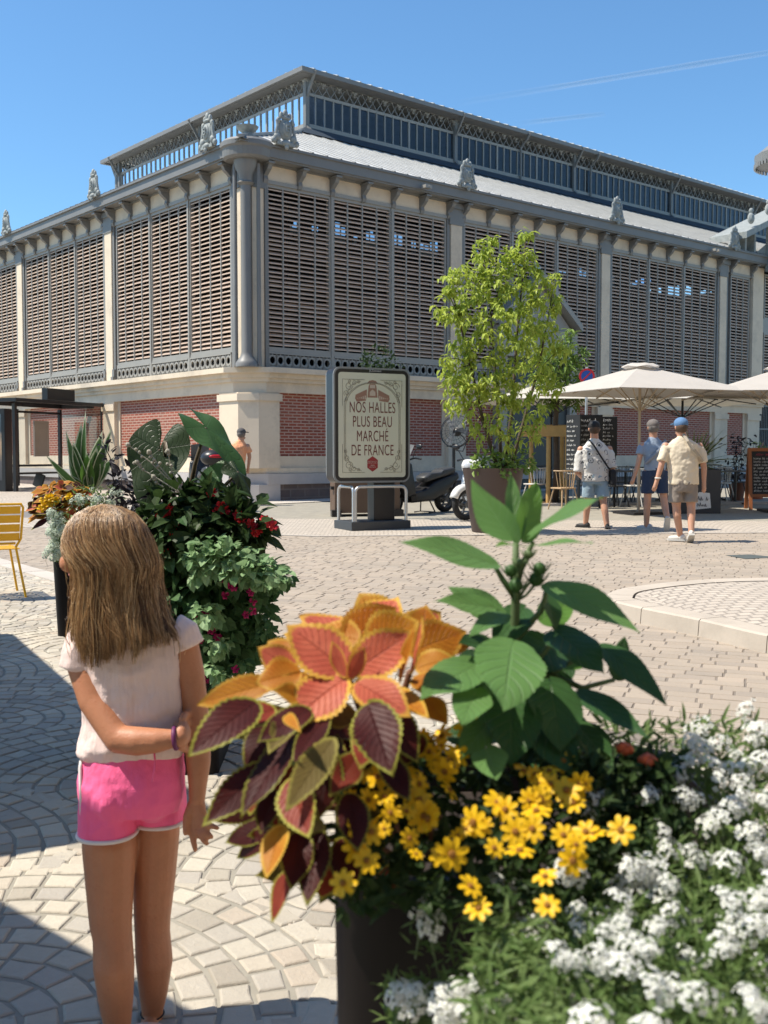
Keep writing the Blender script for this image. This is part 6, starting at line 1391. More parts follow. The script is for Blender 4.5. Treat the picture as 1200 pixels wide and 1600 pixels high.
M_poster = pm('cream_poster_paper', (.60,.60,.47), .55, .05, 1.5, .05, stain=(.52,.53,.43)); M_pink_ = pm('poster_brown_print', (.30,.17,.12), .6, .1, 9, 0); M_txt = pm('poster_dark_red_print', (.13,.03,.025), .6, .1, 9, 0); M_orn2 = pm('poster_grey_print', (.22,.20,.15), .6, .1, 9, 0); M_hex = pm('poster_red_emblem', (.28,.03,.03), .6, .1, 9, 0); M_gold = pm('poster_pale_print', (.50,.42,.34), .6, .1, 9, 0)
mb = MB(); mb.prism(rrect(1.20,1.66,.05), .146, .150, 0, MV); po = mb.build('poster', M_poster, sg)
mb = MB(); mb.prism(rrect(PW-.06,PHh-.06,.10), .1452, .1458, 0, MV); mb.build('poster_border', M_blackP, sg)
YF_ = -.1515
def ptext(body, x, z, size, sx, mat, name, bold=.0, font=None):
    cu = bpy.data.curves.new(name,'FONT'); cu.body = body; cu.size = size; cu.align_x = 'CENTER'; cu.align_y = 'CENTER'; cu.extrude = .0006; cu.offset = bold; cu.space_character = 1.08
    o = bpy.data.objects.new(name, cu); COL.objects.link(o); o.parent = sg; o.location = (PCX+x, YF_, PCZ+z); o.rotation_euler = (R(90),0,0); o.scale = (sx,1,1); cu.materials.append(mat)
    bpy.context.view_layer.update(); me = bpy.data.meshes.new_from_object(o.evaluated_get(bpy.context.evaluated_depsgraph_get())); o2 = bpy.data.objects.new(name, me); COL.objects.link(o2); o2.parent = sg; o2.location = o.location; o2.rotation_euler = o.rotation_euler; o2.scale = o.scale; bpy.data.objects.remove(o); return o2
for tx, z in (("NOS HALLES",.275),("PLUS BEAU",.05),("MARCHÉ",-.18),("DE FRANCE",-.405)): ptext(tx, .0, z, .245, .56, M_txt, 'poster_text', 0)
ptext("JCDecaux", .05, .868, .05, 1.0, pm('pale_lettering',(.5,.5,.5),.5,.05,9,0), 'maker_lettering')
def flat(pts, r, mat, name):
    mb = MB()
    for P in pts: mb.tube([(PCX+x, YF_, PCZ+z) for x, z in P], r, 5)
    return mb.build(name, mat, sg)
def curl(cx, cz, r, a0, turns, sgn): return [(cx+r*(1-.75*t/(20))*math.cos(a0+sgn*turns*6.283*t/20), cz+r*(1-.75*t/20)*math.sin(a0+sgn*turns*6.283*t/20)) for t in range(21)]
arch = [(-.5,-.55),(-.5,.28)]+[(-.5*math.cos(math.pi*k/24), .28+.40*math.sin(math.pi*k/24)) for k in range(1,24)]+[(.5,.28),(.5,-.55)]
lines = [arch, [(x*.955, z-.012) for x, z in arch]]
for s1 in (-1,1):
    lines += [[(s1*.53,.3),(s1*.53,.72),(s1*.14,.72)],[(s1*.53,-.3),(s1*.53,-.75),(s1*.14,-.75)]]
    for s2, zz in ((1,.62),(-1,-.64)):
        for (dx,dz,r,a) in ((.42,0,.07,0),(.33,.045,.045,2),(.46,-.12,.05,4),(.47,-.22,.03,1),(.25,.06,.03,3),(.40,.07,.03,5)): lines.append(curl(s1*dx, zz+s2*dz, r, a, 1.3, s1*s2)); 
        lines.append([(s1*.5,zz-s2*.26),(s1*.44,zz-s2*.1),(s1*.36,zz+s2*.02),(s1*.2,zz+s2*.08)])
flat(lines, .004, M_orn2, 'ornament')
mb = MB()     # generic small drawing of a domed hall
MPo = Matrix.Translation((PCX,0,PCZ)) @ Matrix.Rotation(R(90),4,'X')
for pts in ([(-.09,.44),(.09,.44),(.07,.62),(.05,.66),(-.05,.66),(-.07,.62)],[(-.10,.665),(.10,.665),(.06,.705),(.0,.72),(-.06,.705)],[(-.10,.46),(-.10,.57),(-.3,.48),(-.31,.42),(-.28,.37),(-.12,.39)],[(.10,.46),(.10,.57),(.3,.48),(.31,.42),(.28,.37),(.12,.39)]): mb.prism(pts, .1502, .1508, 0, MPo)
mb.build('hall_drawing', M_pink_, sg)
mb = MB()
for k in range(5):
    for s1 in (-1,1): mb.prism([(s1*(.13+.035*k)-.01,.41+.005*k),(s1*(.13+.035*k)+.01,.41+.005*k),(s1*(.13+.035*k)+.01,.47-.012*k),(s1*(.13+.035*k)-.01,.47-.012*k)], .1509, .1513, 0, MPo)
mb.prism([(-.05,.47),(.05,.47),(.05,.53),(0,.57),(-.05,.53)], .1509, .1513, 0, MPo); mb.prism([(-.045,.59),(.045,.59),(.045,.645),(-.045,.645)], .1509, .1513, 0, MPo); mb.build('drawing_detail', M_gold, sg)
mb = MB(); mb.prism([(.11*math.cos(R(30+60*k)), -.615+.125*math.sin(R(30+60*k))) for k in range(6)], .1502, .1508, 0, MPo); mb.build('emblem', M_hex, sg)
sc_ = []; rs = random.Random(4)
for z, w in ((-.575,.07),(-.60,.085),(-.635,.03),(-.665,.05)):
    for k in range(-3,4): x = k*w/3; sc_.append([(x-w*.12,z-.008),(x-w*.05,z+.009),(x+w*.1,z-.006)])
flat(sc_, .0025, M_gold, 'emblem_marks')
# brown box planter behind the stand
bx = thing('box_planter', 'large rust-brown box planter behind the poster stand', 'planter', (-.37,20.3,gz(0,20.3)), R(10)); mb = MB(); mb.box(-.62,.62,-.35,.35,.06,1.05); mb.box(-.65,.65,-.38,.38,1.05,1.1); mb.build('box', M_brown, bx, bevel=.01)
mb = MB(); mb.box(-.68,-.5,-.42,-.2,.0,.12); mb.box(.5,.68,-.42,-.2,0,.12); mb.box(-.68,-.62,-.3,-.1,.5,.56); mb.build('bracket', M_blackP, bx); mb = MB(); mb.box(-.6,.6,-.33,.33,1.101,1.12); mb.build('soil', M_potIn, bx)
def wheel(root, x, r, w, steer=0, tilt=0):
    M = Matrix.Translation((x,0,r)) @ Matrix.Rotation(steer,4,'Z') @ Matrix.Rotation(R(90),4,'X'); mb = MB(); prof = []
    for k in range(13): t = math.pi*k/12; prof.append((r-w*.55+w*.55*math.sin(t), -w/2*math.cos(t)))
    prof = [(r*.68,-w*.42)]+prof+[(r*.68,w*.42)]; mb.lathe(prof, 32, cap=False, M=M); ty = mb.build('wheel', M_rubber, root, smooth='auto')
    mb = MB(); mb.lathe([(r*.70,-w*.35),(r*.60,-w*.2),(r*.6,w*.2),(r*.70,w*.35)], 28, cap=False, M=M); mb.lathe([(.05,-w*.5),(.05,w*.5)], 12, M=M)
    for k in range(5): a = 6.283*k/5; mb.bar(M @ Vector((.04*math.cos(a),.04*math.sin(a),0)), M @ Vector((r*.62*math.cos(a),r*.62*math.sin(a),0)), .03,.03)
    mb.lathe([(.09,w*.5),(.10,w*.52),(.09,w*.54)], 20, M=M); mb.build('rim', M_greyP, ty)
def panel(prof, w0, mat, name, root, bev=.02, y0=0, m=0):
    """side profile (x,z) extruded to width, crowned"""
    mb = MB(); n2 = len(prof); cx = sum(p[0] for p in prof)/n2; cz = sum(p[1] for p in prof)/n2; vs = []; fs = []
    for f2, y in ((.88,-w0/2),(1,-w0/2*.62),(1,w0/2*.62),(.88,w0/2)): vs += [(cx+(p[0]-cx)*f2, y+y0, cz+(p[1]-cz)*f2) for p in prof]
    for r in range(3):
        for i in range(n2): fs.append((r*n2+i, r*n2+(i+1)%n2, (r+1)*n2+(i+1)%n2, (r+1)*n2+i))
    fs += [tuple(range(n2))[::-1], tuple(3*n2+i for i in range(n2))]; mb.add(vs, fs); return mb.build(name, mat, root, smooth='auto', recalc=True, bevel=bev)
def scooter(label, x, y, yaw, body, fend, steer=.2, case=False, classic=False):
    root = thing('motor_scooter', label, 'scooter', (x,y,gz(x,y)), yaw, 'scooters parked by the hall')
    rF = .29; wheel(root, .70, rF, .12, steer); wheel(root, -.70, .28, .14)
    if not classic:
        panel([(.50,.30),(.62,.42),(.70,.62),(.62,.86),(.50,1.02),(.40,1.0),(.36,.78),(.30,.55),(.28,.36)], .40, body, 'fairing', root)
        panel([(.35,.22),(.38,.40),(.05,.46),(-.2,.60),(-.6,.72),(-.95,.80),(-1.0,.70),(-.75,.52),(-.5,.36),(-.2,.24)], .38, body, 'body', root)
        panel([(-.02,.60),(.02,.70),(-.15,.79),(-.45,.80),(-.52,.86),(-.85,.90),(-.93,.84),(-.7,.74),(-.3,.66)], .32, M_seat, 'seat', root, .03)
        mb = MB(); mb.add([(.52,-.17,1.0),(.52,.17,1.0),(.36,.20,1.33),(.36,-.20,1.33),(.56,0,1.01),(.42,0,1.36)], [(0,4,5,3),(4,1,2,5)]); mb.build('windscreen', M_greyP, root)
        panel([(.62,.56),(.93,.60),(.98,.50),(.92,.50),(.75,.54),(.60,.5)], .15, body, 'mudguard', root, .01)
        mb = MB()
        for s2 in (-1,1): mb.ell((.66,s2*.10,.78), (.05,.085,.05), 12, 8)
        mb.build('headlight', M_glassH, root, smooth=True); mb = MB(); mb.box(.40,.47,-.195,.195,.5,.53); mb.bar((-.05,-.195,.5),(.2,-.196,.42),.03,.02); mb.bar((-.55,-.19,.70),(-.85,-.19,.76),.03,.02); mb.build('trim', M_steel, root)
    else:
        panel([(.42,.20),(.50,.36),(.50,.62),(.40,.86),(.32,.86),(.36,.6),(.30,.34),(.10,.24),(-.2,.24),(-.2,.18)], .46, body, 'leg_shield', root)
        panel([(-.15,.24),(-.1,.52),(-.2,.66),(-.85,.70),(-1.0,.58),(-.9,.36),(-.55,.25)], .44, body, 'body', root); panel([(-.08,.66),(-.12,.76),(-.6,.80),(-.92,.74),(-.9,.68)], .30, M_seat, 'seat', root, .03)
        panel([(.40,.82),(.56,.86),(.60,.98),(.52,1.08),(.38,1.08),(.32,.96)], .30, body, 'headset', root)
        mb = MB(); mb.ell((.565,0,.965), (.06,.10,.085), 16, 10); mb.build('headlight', M_glassH, root, smooth=True)
        fm = MB(); M = Matrix.Translation((.70,0,.30)) @ Matrix.Rotation(steer,4,'Z'); vs = []; fs = []
        for k in range(11):
            t = R(20+130*k/10)
            for j, yy in enumerate((-.09,-.055,0,.055,.09)): vs.append(M @ Vector((math.cos(t)*(.335 if abs(yy) < .08 else .26), yy, math.sin(t)*(.345 if abs(yy) < .08 else .26))))
        for k in range(10):
            for j in range(4): fs.append((k*5+j,k*5+j+1,(k+1)*5+j+1,(k+1)*5+j))
        fm.add(vs, fs); fo = fm.build('mudguard', fend, root, smooth=True); so3 = fo.modifiers.new('thick','SOLIDIFY'); so3.thickness = .008
        mb = MB(); mb.box(.475,.505,-.15,.15,.55,.575); mb.box(.47,.51,-.12,.12,.42,.45); mb.build('trim', M_greyP, root)
        mb = MB(); mb.box(.485,.535,-.06,.06,.60,.70); mb.build('shield_lamp', M_glassH, root, bevel=.01)
    mb = MB()
    for s2 in (-1,1): mb.tube([(.48,s2*.05,.72 if not classic else .6),(.56,s2*.075,.55),(.70,s2*.085,.29)], .024, 8)
    mb.build('fork', M_greyP, root)
    for s2 in (-1,1):
        mb = MB(); mb.tube([(.42,s2*.08,1.04),(.38,s2*.24,1.08),(.33,s2*.36,1.06)], [.016,.016,.02], 8); mb.build('handlebar', M_blackP, root)
        mb = MB(); mb.tube([(.40,s2*.20,1.08),(.42,s2*.27,1.2),(.40,s2*.33,1.27)], .008, 6); mb.ell((.39,s2*.36,1.30), (.025,.085,.05), 12, 8); mb.build('mirror', M_blackP, root, smooth='auto')
    mb = MB(); mb.tube([(-.15,.12,.25),(-.22,.20,.03),(-.05,.2,.02)], .014, 6); mb.tube([(-.15,-.12,.25),(-.22,-.20,.03),(-.05,-.2,.02)], .014, 6); mb.tube([(-.22,.2,.03),(-.22,-.2,.03)], .012, 6); mb.build('stand', M_blackP, root)
    mb = MB(); mb.tube([(-.3,-.17,.28),(-.6,-.2,.30),(-.95,-.21,.40)], [.03,.05,.055], 12); mb.build('exhaust', M_greyP, root, smooth='auto')
    mb = MB(); mb.ell((-.98,0,.72), (.04,.12,.04), 12, 6); mb.build('tail_light', M_redL, root, smooth=True)
    for s2 in (-1,1): mb = MB(); mb.tube([(-.7,s2*.16,.28),(-.85,s2*.17,.62)], .028, 10); mb.build('shock_absorber', M_blackP, root)
    if case:
        mb = MB(); mb.ell((-.98,0,1.06), (.24,.27,.17), 18, 10); mb.build('top_case', M_blackP, root, smooth=True); mb = MB(); mb.ell((-1.18,0,1.09), (.06,.15,.04), 12, 6); mb.build('case_reflector', M_redL, root, smooth=True)
    return root
scooter('big black motor scooter parked beside the poster stand', 0.70, 20.75, math.atan2(-1.0,-1.05), M_blackP, M_blackP, .25)
scooter('white motor scooter half hidden behind the brown tree tub', 1.82, 19.45, math.atan2(-.95,-.62), M_whiteP, M_whiteP, -.35, classic=True)
scooter('black scooter with a red-lensed top case seen behind the elephant-ear leaves', -3.75, 22.2, math.atan2(.9,-.35), M_blackP, M_blackP, .1, case=True)
# pedestal fan
fx = at(709,700,23.4); fn = thing('pedestal_fan', 'black pedestal mist fan standing by the pilaster behind the black scooter', 'fan', (fx.x,23.4,gz(0,23.4))); mb = MB(); mb.lathe([(.28,0),(.28,.03),(.05,.06),(.035,.1),(.035,1.35)], 20); mb.build('pole', M_blackP, fn, smooth='auto')
M = Matrix.Translation((.03,-.12,1.62)) @ Matrix.Rotation(R(-28),4,'Z') @ Matrix.Rotation(R(78),4,'X'); mb = MB()
for rr, zz in ((.36,0),(.30,.05),(.22,.07),(.12,.08),(.36,-.05)): mb.tube([M @ Vector((rr*math.cos(6.283*k/32),rr*math.sin(6.283*k/32),zz)) for k in range(33)], .010 if rr > .33 else .004, 5, 0, False)
for k in range(24): a = 6.283*k/24; mb.tube([M @ Vector((.36*math.cos(a),.36*math.sin(a),0)), M @ Vector((.05*math.cos(a),.05*math.sin(a),.085))], .003, 4)
mb.build('cage', M_blackP, fn); mb = MB()
for k in range(3): a = 2.09*k; mb.add([M @ Vector((.05*math.cos(a),.05*math.sin(a),.02)), M @ Vector((.31*math.cos(a-.35),.31*math.sin(a-.35),-.01)), M @ Vector((.32*math.cos(a+.3),.32*math.sin(a+.3),.03)), M @ Vector((.06*math.cos(a+.9),.06*math.sin(a+.9),.04))], [(0,1,2,3)])
mb.build('blade', M_greyP, fn); mb = MB(); mb.ell(M @ Vector((0,0,-.09)), (.10,.12,.10), 12, 8); mb.tube([(.03,-.1,1.6),(.2,-.02,1.5),(.28,0,1.38),(.2,0,1.18),(.05,0,1.2)], .012, 6); mb.box(-.16,.16,-.01,.01,1.28,1.31); mb.build('motor', M_blackP, fn, smooth='auto')
# yellow slatted chair on the left edge
M_yelP = pm('yellow_powder_coat', (.72,.39,.012), .4, .06, 4, .02)
ch = thing('metal_chair', 'yellow slatted metal garden chair cut by the left edge', 'chair', (-3.62, 9.77, gz(0,9.7)), R(28)); w = .235
mb = MB()
for k in range(4): z0 = .525+.083*k; y0 = -.19-.028*k; mb.add([(-w+.012,y0,z0),(w-.012,y0,z0),(w-.012,y0-.026,z0+.07),(-w+.012,y0-.026,z0+.07),(-w+.012,y0+.012,z0),(w-.012,y0+.012,z0),(w-.012,y0-.014,z0+.07),(-w+.012,y0-.014,z0+.07)], [(0,1,2,3),(5,4,7,6),(0,4,5,1),(3,2,6,7)])
mb.build('backrest', M_yelP, ch); mb = MB()
for s2 in (-1,1): mb.tube([(s2*w*.8,-.19,.46),(s2*w,-.2,.54),(s2*(w+.012),-.28,.83),(s2*(w-.01),-.292,.862)], .011, 8)
mb.tube([(-w+.0,-.292,.862),(w-.0,-.292,.862)], .011, 8); mb.tube([(-w*.8,-.19,.5),(w*.8,-.19,.5)], .011, 8); mb.build('back_frame', M_yelP, ch, smooth='auto')
for k in range(6): mb = MB() if k == 0 else mb; mb.box(-w+.01,w-.01,-.2+.07*k,-.145+.07*k,.445,.452)
mb.build('seat', M_yelP, ch)
for sx2 in (-1,1):
    for sy2 in (-1,1): mb = MB(); mb.tube([(sx2*w*.82,sy2*.19,.455),(sx2*(w+.03),sy2*.235,0)], .011, 8); mb.build('leg', M_yelP, ch, smooth='auto')
# bus shelter
A = at(25,772,27.0); A.z = gz(0,27); ang = math.atan2(2.6,1.05); bs = thing('bus_shelter', 'black framed glass bus shelter on the raised pavement at far left', 'bus shelter', (A.x,A.y,A.z+.1), ang)
M_smoke = glassmat('smoky_glass', (.72,.74,.74)); M_roofp = glassmat('translucent_roof', (.62,.62,.60)); L = 3.6; Wd = 1.5
for px_, py_ in ((0,0),(0,Wd),(L,0),(L,Wd)):
    mb = MB(); mb.box(px_-.045,px_+.045,py_-.045,py_+.045,0,2.25); mb.build('post', M_blackP, bs)
mb = MB(); mb.box(-.35,L+.3,-.35,-.25,2.28,2.37); mb.box(-.35,L+.3,Wd+.1,Wd+.2,2.28,2.37); mb.box(-.35,-.25,-.25,Wd+.1,2.28,2.37); mb.box(L+.2,L+.3,-.25,Wd+.1,2.28,2.37); mb.build('roof_frame', M_blackP, bs)
mb = MB(); mb.add([(-.3,-.3,2.33),(L+.25,-.3,2.33),(L+.25,Wd+.15,2.36),(-.3,Wd+.15,2.36)], [(0,1,2,3)]); mb.build('roof_pane', M_roofp, bs)
mb = MB(); mb.box(.9,2.0,-.3,-.12,2.38,2.68); mb.build('display_box', M_blackP, bs)
mb = MB(); mb.add([(.06,Wd,.25),(L-.06,Wd,.25),(L-.06,Wd,2.1),(.06,Wd,2.1)], [(0,1,2,3)]); mb.add([(L,.1,.25),(L,Wd-.1,.25),(L,Wd-.1,2.1),(L,.1,2.1)], [(0,1,2,3)]); mb.build('glass_pane', M_smoke, bs)
mb = MB(); mb.box(.06,L-.06,Wd-.03,Wd+.03,.62,.68); mb.box(1.8,1.85,Wd-.03,Wd+.03,.1,2.2); mb.box(.06,L-.06,Wd-.03,Wd+.03,2.1,2.16); mb.build('mullion', M_blackP, bs)
mb = MB(); mb.box(.5,1.1,Wd-.10,Wd-.05,1.0,1.95); mb.build('timetable_case', M_blackP, bs); mb = MB(); mb.box(2.4,3.0,Wd-.10,Wd-.05,.9,1.9); mb.build('notice_board', pm('beige_notice',(.36,.31,.27),.5,.1,4,0), bs)
mb = MB(); mb.box(.4,2.9,Wd-.55,Wd-.12,.42,.47); mb.bar((.9,Wd-.3,.42),(.9,Wd-.15,.05),.05,.3); mb.bar((2.4,Wd-.3,.42),(2.4,Wd-.15,.05),.05,.3); mb.build('bench', M_blackP, bs)
# end panel with a backlit poster case: narrow face to the camera
mb = MB(); mb.box(-.14,.14,.2,1.55,.02,2.12); mb.build('poster_case', M_blackP, bs, bevel=.02)
M_ad, n, b = newmat('street_photo_poster'); sp = n('ShaderNodeSeparateXYZ'); n.link(n.coord(), sp.inputs[0]); nz = n.noise(3.2,6,.7)
n.link(n.ramp(n.math('ADD', n.math('MULTIPLY', sp.outputs[2], .42), n.math('MULTIPLY', nz, .25)), [(.25,(.05,.05,.055)),(.45,(.09,.08,.08)),(.55,(.28,.20,.12)),(.68,(.38,.27,.17)),(.78,(.06,.07,.08)),(.95,(.12,.15,.17))]), b.inputs['Base Color']); b.inputs['Roughness'].default_value = .3
mb = MB(); mb.add([(-.145,.3,.3),(-.145,1.45,.3),(-.145,1.45,1.98),(-.145,.3,1.98)], [(3,2,1,0)]); mb.build('poster', M_ad, bs)
mb = MB(); Mq = Matrix.Translation((-.149,.72,1.72)) @ Matrix.Rotation(R(90),4,'Y'); mb.tube([Mq @ Vector((.13*math.cos(6.283*k/24),.17*math.sin(6.283*k/24),0)) for k in range(25)], .008, 5, 0, False)
for k in range(4): mb.bar(Mq @ Vector((-.05+.035*k,-.09,0)), Mq @ Vector((-.05+.035*k,.09,0)), .012, .004)
mb.build('poster_roundel', M_redL, bs)
# roof of the neighbouring pavilion over the hall's left end
nb = thing('neighbour_pavilion', 'pale zinc hipped roof of another pavilion beyond the hall at far left', 'building', (CORN.x,CORN.y,0), YAW); mb = MB(); x0,x1,y0,y1 = 1.0,30,38.0,62; zb = 10.9
mb.add([(x0,y0,zb),(x1,y0,zb),(x1,y1,zb),(x0,y1,zb),(x0+9,y0+9,zb+3.4),(x1-9,y0+9,zb+3.4),(x1-9,y1-9,zb+3.4),(x0+9,y1-9,zb+3.4)], [(0,1,5,4),(1,2,6,5),(2,3,7,6),(3,0,4,7),(4,5,6,7),(3,2,1,0)])
for k in range(44): y = y0+.5+.55*k; h = min(y-y0,y1-y,9); mb.bar((x0,y,zb+.03),(x0+h,y,zb+.03+3.4*h/9),.07,.06)
mb.build('roof', M_zinc, nb); mb = MB(); mb.box(x0+.6,x1-.6,y0+.6,y1-.6,.2,zb-.01); mb.build('wall', M_stone2, nb)
# vapour trails
M_vap, n, b = newmat('vapour_trail'); out = n.n['Material Output']; b.inputs['Base Color'].default_value = (.9,.9,.92,1); b.inputs['Roughness'].default_value = 1
t = n('ShaderNodeBsdfTransparent'); tl_ = n('ShaderNodeBsdfTranslucent'); tl_.inputs[0].default_value = (.9,.92,.95,1); ad = n('ShaderNodeMixShader', i_0=.5); n.link(b.outputs[0], ad.inputs[1]); n.link(tl_.outputs[0], ad.inputs[2]); mx = n('ShaderNodeMixShader'); dn = n.attr('dens').outputs['Fac']
n.link(n.math('MULTIPLY', dn, n.ramp(n.noise(.0012,4,.6), [(.3,.35),(.75,1)])), mx.inputs[0]); n.link(t.outputs[0], mx.inputs[1]); n.link(ad.outputs[0], mx.inputs[2]); n.link(mx.outputs[0], out.inputs[0])
def trail(label, a, b2, D, wpx, amax_):
    a, b2 = at(*a, D), at(*b2, D*1.15); N = 60; d = (b2-a).normalized(); sd = d.cross(Vector((0,1,0))).normalized(); vs = []; fs = []; dens = []; w0 = wpx/F_PX*D
    for i in range(N+1):
        c = a.lerp(b2, i/N)
        for j in range(9): 
            th = math.pi*j/8; vs.append(c + sd*w0*(-math.cos(th))*(1+.2*mnoise.noise(c*.003)) + Vector((0,-w0*.5*math.sin(th),0))); dens.append(amax_*math.sin(th)**1.5*min(1,3*i/N,3*(N-i)/N+.3))
    for i in range(N):
        for j in range(8): q = i*9+j; fs.append((q,q+1,q+10,q+9))
    me = bpy.data.meshes.new('vapour_trail'); me.from_pydata(vs,[],fs); me.materials.append(M_vap); at3 = me.attributes.new('dens','FLOAT','POINT'); at3.data.foreach_set('value', dens); me.polygons.foreach_set('use_smooth',[True]*len(fs)); o = bpy.data.objects.new('vapour_trail', me); COL.objects.link(o); o.visible_shadow = True; o['kind'] = 'structure'
trail('', (705,163), (1290,68), 9000, 5.5, .5); trail('', (800,194), (945,178), 9000, 4.5, .4)
# ------------------------------------------------------------------ cafe terrace
M_pcanvas = pm('sand_parasol_canvas', (.58,.535,.48), .85, .07, 2, .2, 60, transl=.25); M_pwhite = pm('white_parasol_canvas', (.72,.68,.60), .85, .05, 2, .15, 60, transl=.35)
M_chalk = pm('chalk', (.62,.62,.60), .9, .1, 20, 0); M_slate = pm('black_chalkboard', (.022,.024,.026), .6, .3, 5, .05, stain=(.05,.05,.05)); M_wfr = pm('orange_stained_wood', (.36,.13,.05), .5, .2, 5, .15, 40)
def cafe_parasol(label, px, py_apex, D, w, h_edge, h_top, mat, pole_mat, rot=0, flap=True):
    c = at(px,py_apex,D); z = gz(c.x,D); root = thing('cafe_parasol', label, 'parasol', (c.x,D,z), rot, 'parasols over the cafe terrace'); mb = MB(); K = 2; NR = 4; vs = [(0,0,h_top)]; fs = []
    for i in range(1,NR+1):
        q = i/NR
        for j in range(K*4):
            t = 2*math.pi*j/(K*4); # square-ish outline
            sq = 1/max(abs(math.cos(t)),abs(math.sin(t))); r = w/2*q*(sq*.92 + .08); rib = abs(math.sin(4*t)); vs.append((r*math.cos(t), r*math.sin(t), h_top-(h_top-h_edge)*q))
    n4 = K*4
    for j in range(n4): fs.append((0,1+j,1+(j+1)%n4))
    for i in range(NR-1):
        for j in range(n4): a = 1+i*n4; fs.append((a+j,a+n4+j,a+n4+(j+1)%n4,a+(j+1)%n4))
    e = len(vs); L0 = 1+(NR-1)*n4
    mb.add(vs, fs); 
    co_ = mb.build('canopy', mat, root); so4 = co_.modifiers.new('thick','SOLIDIFY'); so4.thickness = .01
    if flap:
        mb = MB(); vs = []; fs = []
        for i, (r, zz) in enumerate(((.06,.045),(.24,.03),(.36,-.03))):
            for j in range(24): t = 2*math.pi*j/24; vs.append((r*math.cos(t), r*math.sin(t), h_top+zz+.015*math.sin(6*t)*(i/2)))
        for i in range(2):
            for j in range(24): fs.append((i*24+j,(i+1)*24+j,(i+1)*24+(j+1)%24,i*24+(j+1)%24))
        fs.append(tuple(range(24))); mb.add(vs, fs); mb.build('vent', mat, root, smooth=True)
    mb = MB(); mb.tube([(0,0,.05),(0,0,h_top)], .028, 10); mb.build('pole', pole_mat, root, smooth='auto'); mb = MB(); mb.box(-.35,.35,-.35,.35,0,.05); mb.build('base', M_blackP, root)
    for j in range(8):
        t = math.pi/4*j; sq = 1/max(abs(math.cos(t)),abs(math.sin(t))); r = w/2*sq*.98; mb = MB(); mb.bar((0,0,h_top-.12), (r*math.cos(t),r*math.sin(t),h_edge-.03), .022); mb.bar((0,0,h_edge-.35), (r*.5*math.cos(t),r*.5*math.sin(t),h_edge+(h_top-h_edge)*.45-.03), .018); mb.build('rib', pole_mat, root)
M_pwood = pm('pale_wood_pole', (.42,.33,.23), .6, .15, 6, .1)
cafe_parasol('big sand-coloured parasol on a wooden pole above the two men in blue and grey caps', 1000, 600, 20.6, 3.05, 2.33, 2.86, M_pcanvas, M_pwood, R(22))
cafe_parasol('white parasol on a black pole behind the big sand-coloured one', 1067, 600, 24.2, 3.6, 2.28, 2.6, M_pwhite, M_blackP, R(8))
cafe_parasol('sand-coloured parasol cut by the right edge', 1222, 600, 21.2, 3.3, 2.33, 2.86, M_pcanvas, M_pwood, R(-4))
cafe_parasol('pale parasol half hidden behind the light green tree', 862, 600, 24.6, 3.3, 2.3, 2.8, M_pwhite, M_blackP, R(5))
def chair(label, x, y, yaw, mat):
    root = thing('cafe_chair', label, 'chair', (x,y,gz(x,y)), yaw, 'chairs on the cafe terrace'); mb = MB(); pts = [(.2,-.2),(.22,0),(.2,.2),(-.16,.19),(-.2,0),(-.16,-.19)]; mb.prism(pts, .43,.46); mb.build('seat', mat, root, bevel=.01)
    mb = MB(); arc = []
    for k in range(13): t = R(100+160*k/12); arc.append((.05+.27*math.cos(t), .26*math.sin(t), .80))
    mb.tube(arc, .014, 6)
    for k in range(9): t = R(112+136*k/8); a = (.05+.27*math.cos(t), .26*math.sin(t), .80); b2 = (.02+.20*math.cos(t), .19*math.sin(t), .45); mb.tube([b2,a], .008, 5)
    mb.build('backrest', mat, root)
    for sx2 in (-1,1):
        for sy2 in (-1,1): mb = MB(); mb.tube([(sx2*.15,sy2*.15,.44),(sx2*.25,sy2*.22,0)], .014, 6); mb.build('leg', mat, root)
    return root
def table(label, x, y, things=0):
    root = thing('cafe_table', label, 'table', (x,y,gz(x,y)), 0, 'tables on the cafe terrace'); mb = MB(); mb.lathe([(0,.715),(.33,.715),(.35,.725),(.35,.74),(0,.745)], 28, cap=False); mb.build('table_top', M_ttop, root, smooth='auto'); mb = MB(); mb.lathe([(.03,.03),(.03,.72)], 10)
    for k in range(4): a = math.pi/2*k+.5; mb.bar((0,0,.06),(.28*math.cos(a),.28*math.sin(a),.01),.05,.03)
    mb.build('pedestal', M_blackP, root); return root
M_ttop = pm('grey_table_top', (.16,.155,.15), .4, .2, 8, .05); M_chW = pm('white_painted_metal', (.62,.60,.56), .5, .08, 5, .03); M_chN = pm('natural_wood_chair', (.48,.33,.19), .55, .15, 8, .1); M_chG = pm('charcoal_chair', (.06,.06,.062), .5, .1, 6, .05)
def gp_at(px, D): D += 1.2; return at(px,700,D).x, D
TB = [(905,21.8,'round cafe table behind the man in the printed shirt'),(978,22.6,'round cafe table between the first two walking men, laid with plates'),(1040,24.0,'round cafe table half hidden behind the man in the flat cap'),(1122,24.2,'round cafe table beside the spiky plant'),(1150,22.6,'round cafe table just left of the easel board'),(855,23.4,'round cafe table behind the stake frame')]
for px, D, lab in TB: table(lab, *gp_at(px,D))
